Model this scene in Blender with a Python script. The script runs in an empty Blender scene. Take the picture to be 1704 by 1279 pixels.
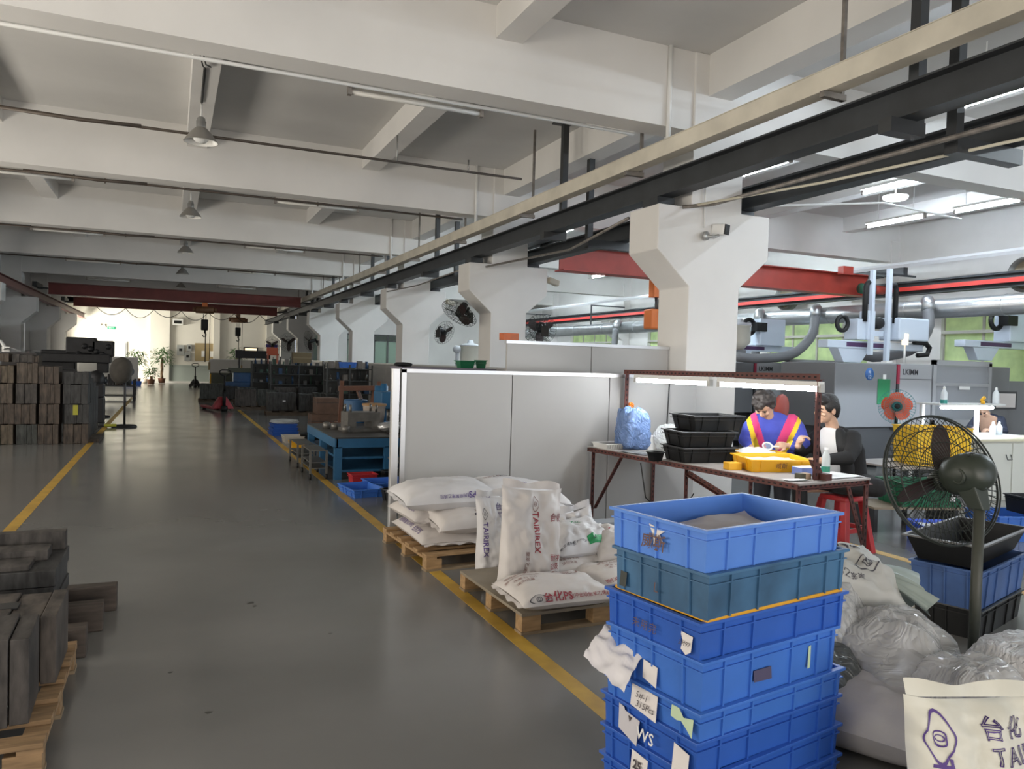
import bpy, bmesh, math, random
from mathutils import Vector, Matrix, Euler, noise
PI = math.pi
S = bpy.context.scene
COL = S.collection
random.seed(7)
# ---------------------------------------------------------------- camera
cam_d = bpy.data.cameras.new('camera')
cam = bpy.data.objects.new('camera', cam_d)
COL.objects.link(cam)
cam_d.sensor_fit = 'HORIZONTAL'
cam_d.sensor_width = 36.0
cam_d.lens = 36.0 * 1270.9 / 1704
cam_d.clip_start = 0.05
cam_d.clip_end = 300
CAM_YAW, CAM_PITCH, CAM_ROLL, CAM_H = 0.419872, -0.026051, 0.0280745, 1.65
def _cam_matrix():
    cy, sy, cp, sp = math.cos(CAM_YAW), math.sin(CAM_YAW), math.cos(CAM_PITCH), math.sin(CAM_PITCH)
    f = Vector((sy*cp, cy*cp, sp)); r = Vector((cy, -sy, 0)); u = r.cross(f)
    cr, sr = math.cos(CAM_ROLL), math.sin(CAM_ROLL)
    r2 = cr*r + sr*u; u2 = -sr*r + cr*u
    m = Matrix((r2, u2, -f)).transposed().to_4x4()
    m.translation = Vector((0, 0, CAM_H))
    return m
cam.matrix_world = _cam_matrix()
S.camera = cam
# ---------------------------------------------------------------- world, exposure, big lights
S.view_settings.view_transform = 'Standard'
S.view_settings.look = 'None'
S.view_settings.exposure = 0.0
S.view_settings.gamma = 1.0
S.view_settings.use_curve_mapping = False
W = bpy.data.worlds.new('daylight'); S.world = W; W.use_nodes = True
W.node_tree.nodes['Background'].inputs[0].default_value = (0.80, 0.88, 1.0, 1)
W.node_tree.nodes['Background'].inputs[1].default_value = 0.55
def area(name, loc, aim, sx, sy, power, col):
    d = bpy.data.lights.new(name, 'AREA'); d.shape = 'RECTANGLE'; d.size = sx; d.size_y = sy
    d.energy = power; d.color = col
    o = bpy.data.objects.new(name, d); COL.objects.link(o)
    o.location = loc
    o.rotation_euler = (Vector(aim) - Vector(loc)).to_track_quat('-Z', 'Y').to_euler()
    return o
# daylight through the open loading end of the hall behind the photographer
area('loading_end_daylight', (1.8, -8.6, 2.0), (2.6, 4, 3.6), 6.5, 3.4, 560, (1.0, 0.91, 0.81))
area('loading_end_daylight_right', (11.0, -8.6, 2.2), (10.5, 6, 3.4), 8.0, 3.2, 330, (0.80, 0.89, 1.0))
# daylight through the windows of the left wall (the lights stand outside the openings)
for _y, _p in ((-1.7, 150), (4.3, 270), (10.3, 200), (16.3, 130), (22.3, 40), (28.3, 8)):
    area('side_window_daylight', (-5.95, _y, 1.9), (1.5, _y+0.3, 4.6), 3.4, 1.8, _p, (1.0, 0.92, 0.80))
for _y, _p in ((34.3, 10), (40.3, 130), (46.3, 1150)):
    area('far_window_daylight', (-5.95, _y, 2.0), (1.5, _y+2.2, 1.4), 3.4, 1.8, _p, (1.0, 0.95, 0.82))
# ---------------------------------------------------------------- helpers: materials
MATS = {}
def mat(name, col, rough=0.6, metal=0.0, var=0.0, scale=8.0, bump=0.0, emit=0.0, alpha=1.0, trans=0.0, col2=None, spec=0.5, stretch=None, detail=4.0, coat=0.0, crease=0.0):
    if name in MATS: return MATS[name]
    m = bpy.data.materials.new(name); m.use_nodes = True
    nt = m.node_tree; b = nt.nodes['Principled BSDF']
    c = (*col, 1) if len(col) == 3 else col
    b.inputs['Base Color'].default_value = c
    b.inputs['Roughness'].default_value = rough
    b.inputs['Metallic'].default_value = metal
    b.inputs['Specular IOR Level'].default_value = spec
    b.inputs['Coat Weight'].default_value = coat
    if trans: b.inputs['Transmission Weight'].default_value = trans
    if alpha < 1: b.inputs['Alpha'].default_value = alpha
    if emit:
        b.inputs['Emission Color'].default_value = c; b.inputs['Emission Strength'].default_value = emit
    if var or bump or col2:
        tc = nt.nodes.new('ShaderNodeTexCoord'); nz = nt.nodes.new('ShaderNodeTexNoise')
        nz.inputs['Scale'].default_value = scale; nz.inputs['Detail'].default_value = detail
        if stretch:
            mp = nt.nodes.new('ShaderNodeMapping'); mp.inputs['Scale'].default_value = stretch
            nt.links.new(tc.outputs['Object'], mp.inputs[0]); nt.links.new(mp.outputs[0], nz.inputs['Vector'])
        else: nt.links.new(tc.outputs['Object'], nz.inputs['Vector'])
        if var or col2:
            rp = nt.nodes.new('ShaderNodeValToRGB')
            a = tuple(max(0, x*(1-var)) for x in c[:3]); d = col2 if col2 else tuple(min(1, x*(1+var)) for x in c[:3])
            rp.color_ramp.elements[0].position = 0.32; rp.color_ramp.elements[1].position = 0.68
            rp.color_ramp.elements[0].color = (*a, 1); rp.color_ramp.elements[1].color = (*d, 1)
            nt.links.new(nz.outputs['Fac'], rp.inputs[0]); nt.links.new(rp.outputs[0], b.inputs['Base Color'])
        if bump:
            bp = nt.nodes.new('ShaderNodeBump'); bp.inputs['Strength'].default_value = bump; bp.inputs['Distance'].default_value = 0.01
            nt.links.new(nz.outputs['Fac'], bp.inputs['Height']); nt.links.new(bp.outputs[0], b.inputs['Normal'])
    if crease:
        tc = nt.nodes.new('ShaderNodeTexCoord'); n1 = nt.nodes.new('ShaderNodeTexNoise'); n1.inputs['Scale'].default_value = 2.6; n1.inputs['Detail'].default_value = 3; n1.inputs['Distortion'].default_value = 1.6
        ab = nt.nodes.new('ShaderNodeMath'); ab.operation = 'SUBTRACT'; ab.inputs[1].default_value = 0.5
        a2 = nt.nodes.new('ShaderNodeMath'); a2.operation = 'ABSOLUTE'
        n2 = nt.nodes.new('ShaderNodeTexVoronoi'); n2.feature = 'DISTANCE_TO_EDGE'; n2.inputs['Scale'].default_value = 7
        mx = nt.nodes.new('ShaderNodeMath'); mx.operation = 'ADD'
        bp = nt.nodes.new('ShaderNodeBump'); bp.inputs['Strength'].default_value = crease; bp.inputs['Distance'].default_value = 0.05
        L = nt.links.new; L(tc.outputs['Object'], n1.inputs['Vector']); L(n1.outputs['Fac'], ab.inputs[0]); L(ab.outputs[0], a2.inputs[0]); L(n1.outputs['Color'], n2.inputs['Vector'])
        L(a2.outputs[0], mx.inputs[0]); L(n2.outputs['Distance'], mx.inputs[1]); L(mx.outputs[0], bp.inputs['Height']); L(bp.outputs[0], b.inputs['Normal'])
    MATS[name] = m
    return m
# ---------------------------------------------------------------- helpers: geometry
class MB:
    """collects boxes, tubes and sheets; build() links them as ONE mesh object"""
    def __init__(s): s.v = []; s.f = []; s.m = []; s.sm = []; s.cur = 0; s.smooth = False
    def add(s, vs, fs, M=None):
        o = len(s.v)
        s.v += [tuple(M @ Vector(p)) for p in vs] if M is not None else [tuple(p) for p in vs]
        for f in fs:
            s.f.append(tuple(i+o for i in f)); s.m.append(s.cur); s.sm.append(s.smooth)
        return s
    def box(s, x0, x1, y0, y1, z0, z1, M=None):
        vs = [(x0,y0,z0),(x1,y0,z0),(x1,y1,z0),(x0,y1,z0),(x0,y0,z1),(x1,y0,z1),(x1,y1,z1),(x0,y1,z1)]
        return s.add(vs, [(0,3,2,1),(4,5,6,7),(0,1,5,4),(1,2,6,5),(2,3,7,6),(3,0,4,7)], M)
    def cbox(s, c, d, rz=0.0, rx=0.0, ry=0.0):
        M = Matrix.Translation(c) @ Euler((rx, ry, rz)).to_matrix().to_4x4()
        return s.box(-d[0]/2, d[0]/2, -d[1]/2, d[1]/2, -d[2]/2, d[2]/2, M)
    def taper(s, b, t, z0, z1, M=None):
        """b, t = (x0,x1,y0,y1) of bottom and top"""
        vs = [(b[0],b[2],z0),(b[1],b[2],z0),(b[1],b[3],z0),(b[0],b[3],z0),(t[0],t[2],z1),(t[1],t[2],z1),(t[1],t[3],z1),(t[0],t[3],z1)]
        return s.add(vs, [(0,3,2,1),(4,5,6,7),(0,1,5,4),(1,2,6,5),(2,3,7,6),(3,0,4,7)], M)
    def bar(s, p, q, w, h=None):
        p, q = Vector(p), Vector(q); h = h or w; d = q-p
        M = Matrix.Translation((p+q)/2) @ d.to_track_quat('Z', 'Y').to_matrix().to_4x4()
        return s.box(-w/2, w/2, -h/2, h/2, -d.length/2, d.length/2, M)
    def tube(s, pts, r, n=8, cap=True, closed=False):
        pts = [Vector(p) for p in pts]; k = len(pts)
        rs = r if isinstance(r, (list, tuple)) else [r]*k
        rings = []; up = None
        for i, p in enumerate(pts):
            a = pts[(i-1) % k] if (i or closed) else p; b = pts[(i+1) % k] if (i < k-1 or closed) else p
            t = (b-a)
            t = t.normalized() if t.length > 1e-9 else Vector((0,0,1))
            if up is None: up = Vector((0,0,1)) if abs(t.z) < 0.9 else Vector((1,0,0))
            x = t.cross(up)
            if x.length < 1e-4: x = t.orthogonal()
            x.normalize(); y = t.cross(x).normalized(); up = -y if (-y).dot(up) > y.dot(up) else y
            x = t.cross(up).normalized(); y = up
            rings.append([p + rs[i]*(math.cos(2*PI*j/n)*x + math.sin(2*PI*j/n)*y) for j in range(n)])
        vs = [v for g in rings for v in g]; fs = []
        for i in range(k if closed else k-1):
            for j in range(n):
                a, b = i*n+j, i*n+(j+1) % n; c, d = ((i+1) % k)*n+(j+1) % n, ((i+1) % k)*n+j
                fs.append((a, b, c, d))
        if cap and not closed: fs += [tuple(range(n))[::-1], tuple(range((k-1)*n, k*n))]
        sm = s.smooth; s.smooth = n > 4; s.add(vs, fs); s.smooth = sm
        return s
    def cyl(s, p, q, r, r2=None, n=16): return s.tube([p, q], [r, r if r2 is None else r2], n)
    def lathe(s, prof, n=24, M=None, a0=0.0, a1=2*PI):
        full = abs(a1-a0-2*PI) < 1e-6; kk = n if full else n+1
        vs = []; fs = []
        for r, z in prof:
            for j in range(kk):
                a = a0+(a1-a0)*j/n; vs.append((r*math.cos(a), r*math.sin(a), z))
        for i in range(len(prof)-1):
            for j in range(n):
                j2 = (j+1) % kk
                fs.append((i*kk+j, i*kk+j2, (i+1)*kk+j2, (i+1)*kk+j))
        sm = s.smooth; s.smooth = True; s.add(vs, fs, M); s.smooth = sm
        return s
    def torus(s, c, R, r, n=40, k=6, M=None):
        pts = [(R*math.cos(2*PI*i/n), R*math.sin(2*PI*i/n), 0) for i in range(n)]
        if M is None: M = Matrix.Translation(c)
        return s.tube([M @ Vector(p) for p in pts], r, k, closed=True)
    def prism(s, poly, z0, z1, M=None):
        n = len(poly)
        vs = [(x, y, z0) for x, y in poly]+[(x, y, z1) for x, y in poly]
        fs = [tuple(range(n))[::-1], tuple(range(n, 2*n))]+[(i, (i+1) % n, n+(i+1) % n, n+i) for i in range(n)]
        return s.add(vs, fs, M)
    def grid(s, fn, nu, nv, closed_u=False, M=None):
        """fn(u,v) -> point, u,v in 0..1"""
        ku = nu if closed_u else nu+1
        vs = [fn(i/nu, j/nv) for j in range(nv+1) for i in range(ku)]; fs = []
        for j in range(nv):
            for i in range(nu):
                i2 = (i+1) % ku if closed_u else i+1
                fs.append((j*ku+i, j*ku+i2, (j+1)*ku+i2, (j+1)*ku+i))
        sm = s.smooth; s.smooth = True; s.add(vs, fs, M); s.smooth = sm
        return s
    def build(s, name, mats, parent=None, bevel=0.0, loc=None, rz=None):
        me = bpy.data.meshes.new(name); me.from_pydata(s.v, [], s.f)
        if not isinstance(mats, (list, tuple)): mats = [mats]
        for m in mats: me.materials.append(m)
        me.polygons.foreach_set('material_index', s.m); me.polygons.foreach_set('use_smooth', s.sm)
        me.update()
        o = bpy.data.objects.new(name, me); COL.objects.link(o)
        if parent is not None: o.parent = parent
        if loc is not None: o.location = loc
        if rz is not None: o.rotation_euler = (0, 0, rz)
        if bevel:
            b = o.modifiers.new('bevel', 'BEVEL'); b.width = bevel; b.segments = 2; b.limit_method = 'ANGLE'; b.angle_limit = math.radians(40)
        return o
def tag(o, label=None, cat=None, group=None, kind=None):
    if label: o['label'] = label
    if cat: o['category'] = cat
    if group: o['group'] = group
    if kind: o['kind'] = kind
    return o
def thing(name, label, cat, loc=(0,0,0), rz=0.0, group=None, rx=0.0, ry=0.0):
    o = bpy.data.objects.new(name, None); COL.objects.link(o); o.empty_display_size = 0.1
    o.location = loc; o.rotation_euler = (rx, ry, rz)
    return tag(o, label, cat, group)
def struct(o): o['kind'] = 'structure'; return o
def dup(root, loc, rz=0.0, label=None, group=None):
    r = root.copy(); COL.objects.link(r); r.location = loc; r.rotation_euler = (root.rotation_euler[0], root.rotation_euler[1], rz)
    if label: r['label'] = label
    if group: r['group'] = group
    for ch in list(root.children):
        c = ch.copy(); COL.objects.link(c); c.parent = r
        for g in list(ch.children):
            d = g.copy(); COL.objects.link(d); d.parent = c
    return r
def text_mesh(body, size, shear=0.0, outline=False, space=1.0, bold=0.0, sub=0.0):
    """flat lettering as (verts, faces) centred on the origin"""
    cu = bpy.data.curves.new('lettering', 'FONT'); cu.body = body; cu.size = size; cu.align_x = 'CENTER'; cu.align_y = 'CENTER'
    cu.resolution_u = 2; cu.shear = shear; cu.space_character = space; cu.offset = bold
    if outline: cu.fill_mode = 'NONE'; cu.bevel_depth = size*0.022; cu.bevel_resolution = 0
    o = bpy.data.objects.new('lettering', cu); COL.objects.link(o)
    dg = bpy.context.evaluated_depsgraph_get(); dg.update()
    me = bpy.data.meshes.new_from_object(o.evaluated_get(dg))
    vs = [v.co.copy() for v in me.vertices]; fs = [tuple(p.vertices) for p in me.polygons]
    if sub:
        bm = bmesh.new(); bm.from_mesh(me); bmesh.ops.triangulate(bm, faces=bm.faces[:])
        for _ in range(4):
            lg = [e for e in bm.edges if e.calc_length() > sub]
            if not lg: break
            bmesh.ops.subdivide_edges(bm, edges=lg, cuts=1); bmesh.ops.triangulate(bm, faces=[f for f in bm.faces if len(f.verts) > 3])
        vs = [v.co.copy() for v in bm.verts]; bm.verts.index_update(); fs = [tuple(v.index for v in f.verts) for f in bm.faces]; bm.free()
    bpy.data.objects.remove(o); bpy.data.curves.remove(cu); bpy.data.meshes.remove(me)
    return vs, fs
def text_part(body, size, mm, parent, M, name='lettering', **kw):
    vs, fs = text_mesh(body, size, **kw)
    b = MB(); b.add(vs, fs, M); return b.build(name, mm, parent)
def face_M(c, right, up):
    """matrix taking a flat x,y sheet to centre c with axes right, up"""
    r = Vector(right).normalized(); u = Vector(up); u = (u - u.dot(r)*r).normalized(); n = r.cross(u)
    M = Matrix((r, u, n)).transposed().to_4x4(); M.translation = Vector(c); return M
def I(x): return Matrix.Identity(4)

def pieces(name, m, parent, boxes, bevel=0.0):
    for q in boxes:
        b = MB(); b.box(*q); b.build(name, m, parent, bevel=bevel)
ORD = ['first', 'second', 'third', 'fourth', 'fifth', 'sixth', 'seventh', 'eighth', 'ninth', 'tenth', 'eleventh', 'twelfth', 'thirteenth', 'fourteenth', 'fifteenth', 'sixteenth']
# ================================================================ materials used widely
def floor_mat():
    m = mat('epoxy_floor', (0.175, 0.172, 0.163), 0.3, var=0.12, scale=0.6, detail=6, spec=0.8)
    nt = m.node_tree; b = nt.nodes['Principled BSDF']
    tc = nt.nodes.new('ShaderNodeTexCoord'); n1 = nt.nodes.new('ShaderNodeTexNoise'); n1.inputs['Scale'].default_value = 1.3; n1.inputs['Detail'].default_value = 8
    mr = nt.nodes.new('ShaderNodeMapRange'); mr.inputs['To Min'].default_value = 0.12; mr.inputs['To Max'].default_value = 0.27
    nt.links.new(tc.outputs['Object'], n1.inputs['Vector']); nt.links.new(n1.outputs['Fac'], mr.inputs['Value']); nt.links.new(mr.outputs[0], b.inputs['Roughness'])
    n2 = nt.nodes.new('ShaderNodeTexNoise'); n2.inputs['Scale'].default_value = 3.0; n2.inputs['Detail'].default_value = 3
    bp = nt.nodes.new('ShaderNodeBump'); bp.inputs['Strength'].default_value = 0.05; bp.inputs['Distance'].default_value = 0.02
    nt.links.new(tc.outputs['Object'], n2.inputs['Vector']); nt.links.new(n2.outputs['Fac'], bp.inputs['Height']); nt.links.new(bp.outputs[0], b.inputs['Normal'])
    return m
FLOOR = floor_mat()
WHITE = mat('white_paint', (0.70, 0.685, 0.66), 0.75, var=0.04, scale=1.2)
SLAB = mat('ceiling_paint', (0.60, 0.59, 0.57), 0.85, var=0.05, scale=0.8)
CREAM = mat('cream_wall', (0.76, 0.73, 0.66), 0.8, var=0.03, scale=0.7)
YELLOW = mat('yellow_line_paint', (0.50, 0.30, 0.045), 0.5, var=0.22, scale=5, col2=(0.56, 0.34, 0.05))
PANEL = mat('partition_panel', (0.40, 0.395, 0.385), 0.42, var=0.02, scale=1.0)
ALU = mat('aluminium', (0.62, 0.62, 0.62), 0.38, 0.75)
DSTEEL = mat('dark_painted_steel', (0.030, 0.034, 0.038), 0.5, var=0.2, scale=3)
GALV = mat('galvanised_steel', (0.42, 0.42, 0.41), 0.42, 0.7, var=0.2, scale=6)
DULL = mat('dull_conduit', (0.22, 0.20, 0.18), 0.5, 0.4, var=0.3, scale=9)
REDP = mat('crane_red', (0.36, 0.045, 0.03), 0.5, var=0.12, scale=3)
BLACKP = mat('black_plastic', (0.008, 0.0085, 0.009), 0.5, spec=0.35)
RUBBER = mat('black_rubber', (0.015, 0.015, 0.015), 0.7)
WPLAST = mat('white_plastic', (0.75, 0.75, 0.73), 0.4)
CORDM = mat('black_cord', (0.02, 0.02, 0.02), 0.6)
GLASSG = mat('greenish_glass', (0.55, 0.75, 0.6), 0.08, alpha=0.35)
# ================================================================ floor, ceiling, walls
b = MB(); b.box(-6.2, 17.0, -9, 50.0, -0.2, 0); struct(b.build('floor', FLOOR))
b = MB(); b.box(-6.2, 17.0, -9, 50.0, 5.3, 5.5); struct(b.build('ceiling', SLAB))
def line(x0, x1, y0, y1):
    b = MB(); b.box(x0, x1, y0, y1, 0.0, 0.002); o = b.build('floor_line', YELLOW); struct(o)
line(-1.385, -1.28, -3, 34.5); line(1.875, 1.975, -3, 26.0); line(5.98, 6.09, 2.6, 8.6)
STAIN = mat('floor_stain', (0.07, 0.068, 0.06), 0.6)
for (x, y, r, n) in ((0.515, 5.35, 0.035, 7), (0.53, 5.28, 0.025, 6), (0.02, 4.3, 0.014, 6), (0.18, 3.75, 0.02, 7), (0.4, 6.9, 0.015, 6), (0.9, 4.6, 0.012, 6), (1.3, 5.6, 0.015, 5)):
    b = MB(); b.prism([(x+r*(0.7+0.3*math.sin(k*2.3+x*9))*math.cos(2*PI*k/n), y+r*1.3*(0.7+0.3*math.cos(k*1.7))*math.sin(2*PI*k/n)) for k in range(n)], 0, 0.0012); struct(b.build('floor_stain', STAIN))
BAYS = [7.3+6*k for k in range(7)]
for y in [-4.7, 1.3]+BAYS+[49.3]:
    b = MB(); b.box(-6.2, 17.0, y, y+0.35, 4.4, 5.31); struct(b.build('ceiling_beam', WHITE))
for x in (-5.3, -2.6, 0.17, 2.97, 8.7, 11.5, 14.3):
    b = MB(); b.box(x, x+0.3, -8.9, 49.6, 4.97, 5.305); struct(b.build('ceiling_joist', WHITE))
b = MB(); b.box(5.64, 5.97, -8.9, 49.6, 4.82, 5.31); struct(b.build('ceiling_beam', WHITE))
prof = [(5.45, 0), (6.18, 0), (6.18, 2.63), (6.61, 3.0), (6.61, 3.52), (6.18, 3.52), (6.18, 5.3), (5.45, 5.3), (5.45, 3.52), (5.0, 3.52), (5.0, 3.01), (5.45, 2.61)]
MXZ = Matrix(((1,0,0,0),(0,0,-1,0),(0,1,0,0),(0,0,0,1)))   # prism x,y -> x,z ; depth -> -y
for y in BAYS:
    b = MB(); b.prism(prof, -0.57, 0.03, Matrix.Translation((0, y, 0)) @ MXZ); struct(b.build('column', WHITE, bevel=0.012))
profl = [(-5.45, 0), (-4.8, 0), (-4.8, 2.63), (-4.35, 3.05), (-4.35, 3.55), (-4.8, 3.55), (-4.8, 4.9), (-5.45, 4.9)]
for y in BAYS[2:]:
    b = MB(); b.prism(profl, -0.57, 0.03, Matrix.Translation((0, y, 0)) @ MXZ); struct(b.build('column', WHITE, bevel=0.012))
profr = [(16.25, 0), (15.9, 0), (15.9, 2.7), (15.3, 3.1), (15.3, 3.45), (15.9, 3.45), (15.9, 4.9), (16.25, 4.9)]
for y in BAYS[:5]:
    b = MB(); b.prism(profr, -0.57, 0.03, Matrix.Translation((0, y, 0)) @ MXZ); struct(b.build('column', WHITE, bevel=0.012))
# left wall: piers between the windows
def wall_with_holes(name, x0, x1, ya, yb, ztop, holes, m):
    """wall along Y with rectangular openings (y0,y1,z0,z1)"""
    b = MB(); holes = sorted(holes); y = ya
    for (h0, h1, z0, z1) in holes:
        b.box(x0, x1, y, h0, 0, ztop); b.box(x0, x1, h0, h1, 0, z0); b.box(x0, x1, h0, h1, z1, ztop); y = h1
    b.box(x0, x1, y, yb, 0, ztop); return struct(b.build(name, m))
LW = [(y+1.2, y+4.8, 1.05, 2.9) for y in (-4.7, 1.3, 7.3, 13.3, 19.3, 25.3, 31.3, 37.3, 43.3)]
wall_with_holes('wall_left', -5.7, -5.4, -9, 50, 5.3, LW, WHITE)
FRAME = mat('window_frame_dark', (0.06, 0.065, 0.06), 0.5)
def window_y(n, x, y0, y1, z0, z1, nv, fm, gm, side=1):
    fr = MB()
    fr.box(x-0.03, x+0.03, y0, y1, z0, z0+0.06); fr.box(x-0.03, x+0.03, y0, y1, z1-0.06, z1)
    for i in range(nv+1):
        yy = y0+(y1-y0)*i/nv; fr.box(x-0.03, x+0.03, max(y0, yy-0.03), min(y1, yy+0.03), z0, z1)
    o = struct(fr.build('window_%d' % n, fm))
    for i in range(nv):
        a = y0+(y1-y0)*i/nv+0.03; c = y0+(y1-y0)*(i+1)/nv-0.03
        p = MB(); p.box(x-0.004, x+0.004, a, c, z0+0.06, z1-0.06); p.build('pane', gm, o)
    return o
CLEARG = mat('clear_window_glass', (0.9, 0.95, 0.92), 0.02, alpha=0.12)
for i, h in enumerate(LW[5:]):
    window_y(i+1, -5.55, h[0], h[1], h[2], h[3], 3, FRAME, CLEARG)
# back wall of the left aisle, with pilasters, a shallow recess, green-grey dado and a door
b = MB(); b.box(-6, 6.3, 49.3, 49.6, 0, 5.3); struct(b.build('wall_back', CREAM))
for x0, x1 in ((-1.15, -0.12), (2.27, 2.62), (5.3, 6.2)):
    b = MB(); b.box(x0, x1, 49.05, 49.32, 0, 4.95); struct(b.build('trim_1', CREAM))
DADO = mat('green_grey_dado', (0.34, 0.38, 0.35), 0.6)
b = MB(); b.box(-0.12, 2.27, 49.2, 49.31, 0.12, 1.02); b.box(-0.12, 2.27, 49.18, 49.31, 1.02, 1.08); struct(b.build('trim_2', DADO))
b = MB(); b.box(-6, 5.3, 49.0, 49.31, 0, 0.12); struct(b.build('baseboard_back', mat('pale_tile', (0.72, 0.70, 0.66), 0.4)))
DOORM = mat('pale_grey_door', (0.62, 0.63, 0.62), 0.5)
d1 = struct((lambda b: (b.box(-3.42, -2.36, 49.22, 49.32, 0.0, 2.34), b.build('door_1', DOORM))[1])(MB()))
b = MB(); b.box(-3.36, -2.96, 49.19, 49.23, 0.05, 2.28); b.build('door_leaf', DOORM, d1)
b = MB(); b.box(-2.93, -2.42, 49.19, 49.23, 0.05, 2.28); b.build('door_leaf', DOORM, d1)
b = MB(); b.box(-3.03, -2.99, 49.14, 49.2, 1.0, 1.18); b.build('door_handle', ALU, d1)
# end wall of the right aisle with an interior window
b = MB()
b.box(6.15, 6.9, 33, 33.25, 0, 5.3); b.box(6.9, 9.9, 33, 33.25, 0, 1.35); b.box(6.9, 9.9, 33, 33.25, 2.8, 5.3); b.box(9.9, 16.5, 33, 33.25, 0, 5.3)
struct(b.build('wall_end', WHITE))
def window_x(n, y, x0, x1, z0, z1, nv, fm, gm):
    fr = MB(); fr.box(x0, x1, y-0.04, y+0.04, z0, z0+0.07); fr.box(x0, x1, y-0.04, y+0.04, z1-0.07, z1); fr.box(x0, x1, y-0.04, y+0.04, z1-0.3, z1-0.25)
    for i in range(nv+1):
        xx = x0+(x1-x0)*i/nv; fr.box(max(x0, xx-0.04), min(x1, xx+0.04), y-0.04, y+0.04, z0, z1)
    o = struct(fr.build('window_%d' % n, fm))
    for i in range(nv):
        a = x0+(x1-x0)*i/nv+0.04; c = x0+(x1-x0)*(i+1)/nv-0.04
        p = MB(); p.box(a, c, y-0.004, y+0.004, z0+0.07, z1-0.3); p.build('pane', gm, o)
window_x(9, 33.1, 6.9, 9.9, 1.35, 2.8, 5, FRAME, GLASSG)
b = MB(); b.box(6.2, 12, 38, 38.2, 0, 4); struct(b.build('wall_office', mat('office_wall', (0.55, 0.66, 0.58), 0.7)))
# right wall; the green daylight glow is put into its window panes
RW = [(y0, y1, 1.45, 3.25) for (y0, y1) in ((8.3, 12.1), (14.1, 17.7), (20.3, 24.0), (26.2, 30.0))]
wall_with_holes('wall_right', 16.2, 16.5, -9, 33.2, 5.3, RW, WHITE)
WFR = mat('window_frame_beige', (0.42, 0.41, 0.36), 0.5)
GREENW = mat('glowing_green_pane', (0.50, 0.64, 0.30), 0.5, emit=0.2, col2=(0.24, 0.34, 0.16), scale=2.2, var=0.05)
for i, h in enumerate(RW):
    o = window_y(10+i, 16.32, h[0], h[1], h[2], h[3], 4, WFR, GREENW)
    t = MB(); t.box(16.2, 16.36, h[0], h[1], 2.63, 2.7); t.build('rail', WFR, o)
# ================================================================ partitions
def panels(x0, x1, y, ztop, n, label, post=0.05):
    t = thing('partition_wall', label, 'partition', ((x0+x1)/2, y, 0))
    w = (x1-x0)/n; c = (x0+x1)/2
    for i in range(n):
        p = MB(); p.box(x0+i*w+0.004-c, x0+(i+1)*w-0.004-c, -0.022, 0.022, 0.04, ztop-0.035); p.build('panel', PANEL, t, bevel=0.004)
    p = MB(); p.box(x0-c-0.01, x1-c+0.01, -0.03, 0.03, ztop-0.035, ztop); p.build('top_rail', ALU, t)
    p = MB(); p.box(x0-c-0.01, x1-c+0.01, -0.028, 0.028, 0, 0.045); p.build('bottom_rail', ALU, t)
    return t
fp = panels(1.98, 5.36, 6.97, 1.583, 3, 'long grey partition of flat panels with aluminium end posts behind the sacks')
p = MB(); p.box(-1.79, -1.72, -0.035, 0.035, 0, 1.585); p.build('post', ALU, fp, bevel=0.006)
p = MB(); p.box(-1.70, -1.655, -0.03, -0.005, 0, 1.58); p.build('post', ALU, fp)
panels(3.32, 5.43, 7.62, 1.915, 2, 'taller grey partition panel standing behind the long front partition')
panels(-5.3, -1.6, 44.9, 1.48, 4, 'low grey partition in front of the bright back wall at the far left')
PANELD = mat('shaded_partition_panel', (0.27, 0.265, 0.26), 0.45, var=0.05)  # darker copy of the panel grey, shade behind the racks put into the colour
fpr = thing('partition_wall', 'low grey partition running beside the far columns behind the dark shelves', 'partition', (5.3, 8.2, 0))
for i in range(18):
    p = MB(); p.box(-0.02, 0.02, i*2.0+0.005, i*2.0+1.995, 0.03, 1.56); p.build('panel', PANELD, fpr)
p = MB(); p.box(-0.03, 0.03, 0, 36, 1.56, 1.59); p.build('top_rail', ALU, fpr)
# ================================================================ overhead steelwork: runways, cable tray, hangers
def ibeam_y(b, x, y0, y1, z0, z1, w=0.18, t=0.016):
    b.box(x-w/2, x+w/2, y0, y1, z0, z0+t); b.box(x-w/2, x+w/2, y0, y1, z1-t, z1); b.box(x-0.008, x+0.008, y0, y1, z0+t, z1-t)
def runway(name_label, x, y0, y1, z0, z1, m, conductor=None, rail=True):
    t = thing('crane_runway', name_label, 'runway', (x, y0, z0))
    b = MB(); ibeam_y(b, 0, 0, y1-y0, 0, z1-z0, 0.2); b.build('girder', m, t)
    if rail:
        b = MB(); b.box(-0.02, 0.02, 0, y1-y0, z1-z0, z1-z0+0.035); b.build('rail', DSTEEL, t)
    if conductor:
        b = MB(); b.box(-0.16, -0.13, 0, y1-y0, 0.08, 0.17); b.build('conductor_bar', conductor, t)
        pieces('bracket', DSTEEL, t, [(-0.13, -0.01, i*3+0.5, i*3+0.54, 0.11, 0.14) for i in range(int((y1-y0)/3))])
    return t
runway('long dark steel runway girder along the left side of the column heads', 5.2, -6, 48.9, 3.64, 3.90, DSTEEL)
runway('dark steel runway girder on the right ends of the column heads', 6.38, -6, 32.9, 3.60, 3.86, DSTEEL)
runway('dark runway girder with a red conductor bar high along the right wall', 15.15, -6, 32.8, 3.46, 3.74, DSTEEL, mat('conductor_red', (0.62, 0.05, 0.04), 0.4))
runway('runway girder with reddish rail along the left wall columns', -4.5, 14, 48.9, 3.56, 3.82, mat('dull_red_steel', (0.16, 0.07, 0.06), 0.5), mat('pale_conductor', (0.42, 0.30, 0.27), 0.5))
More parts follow.
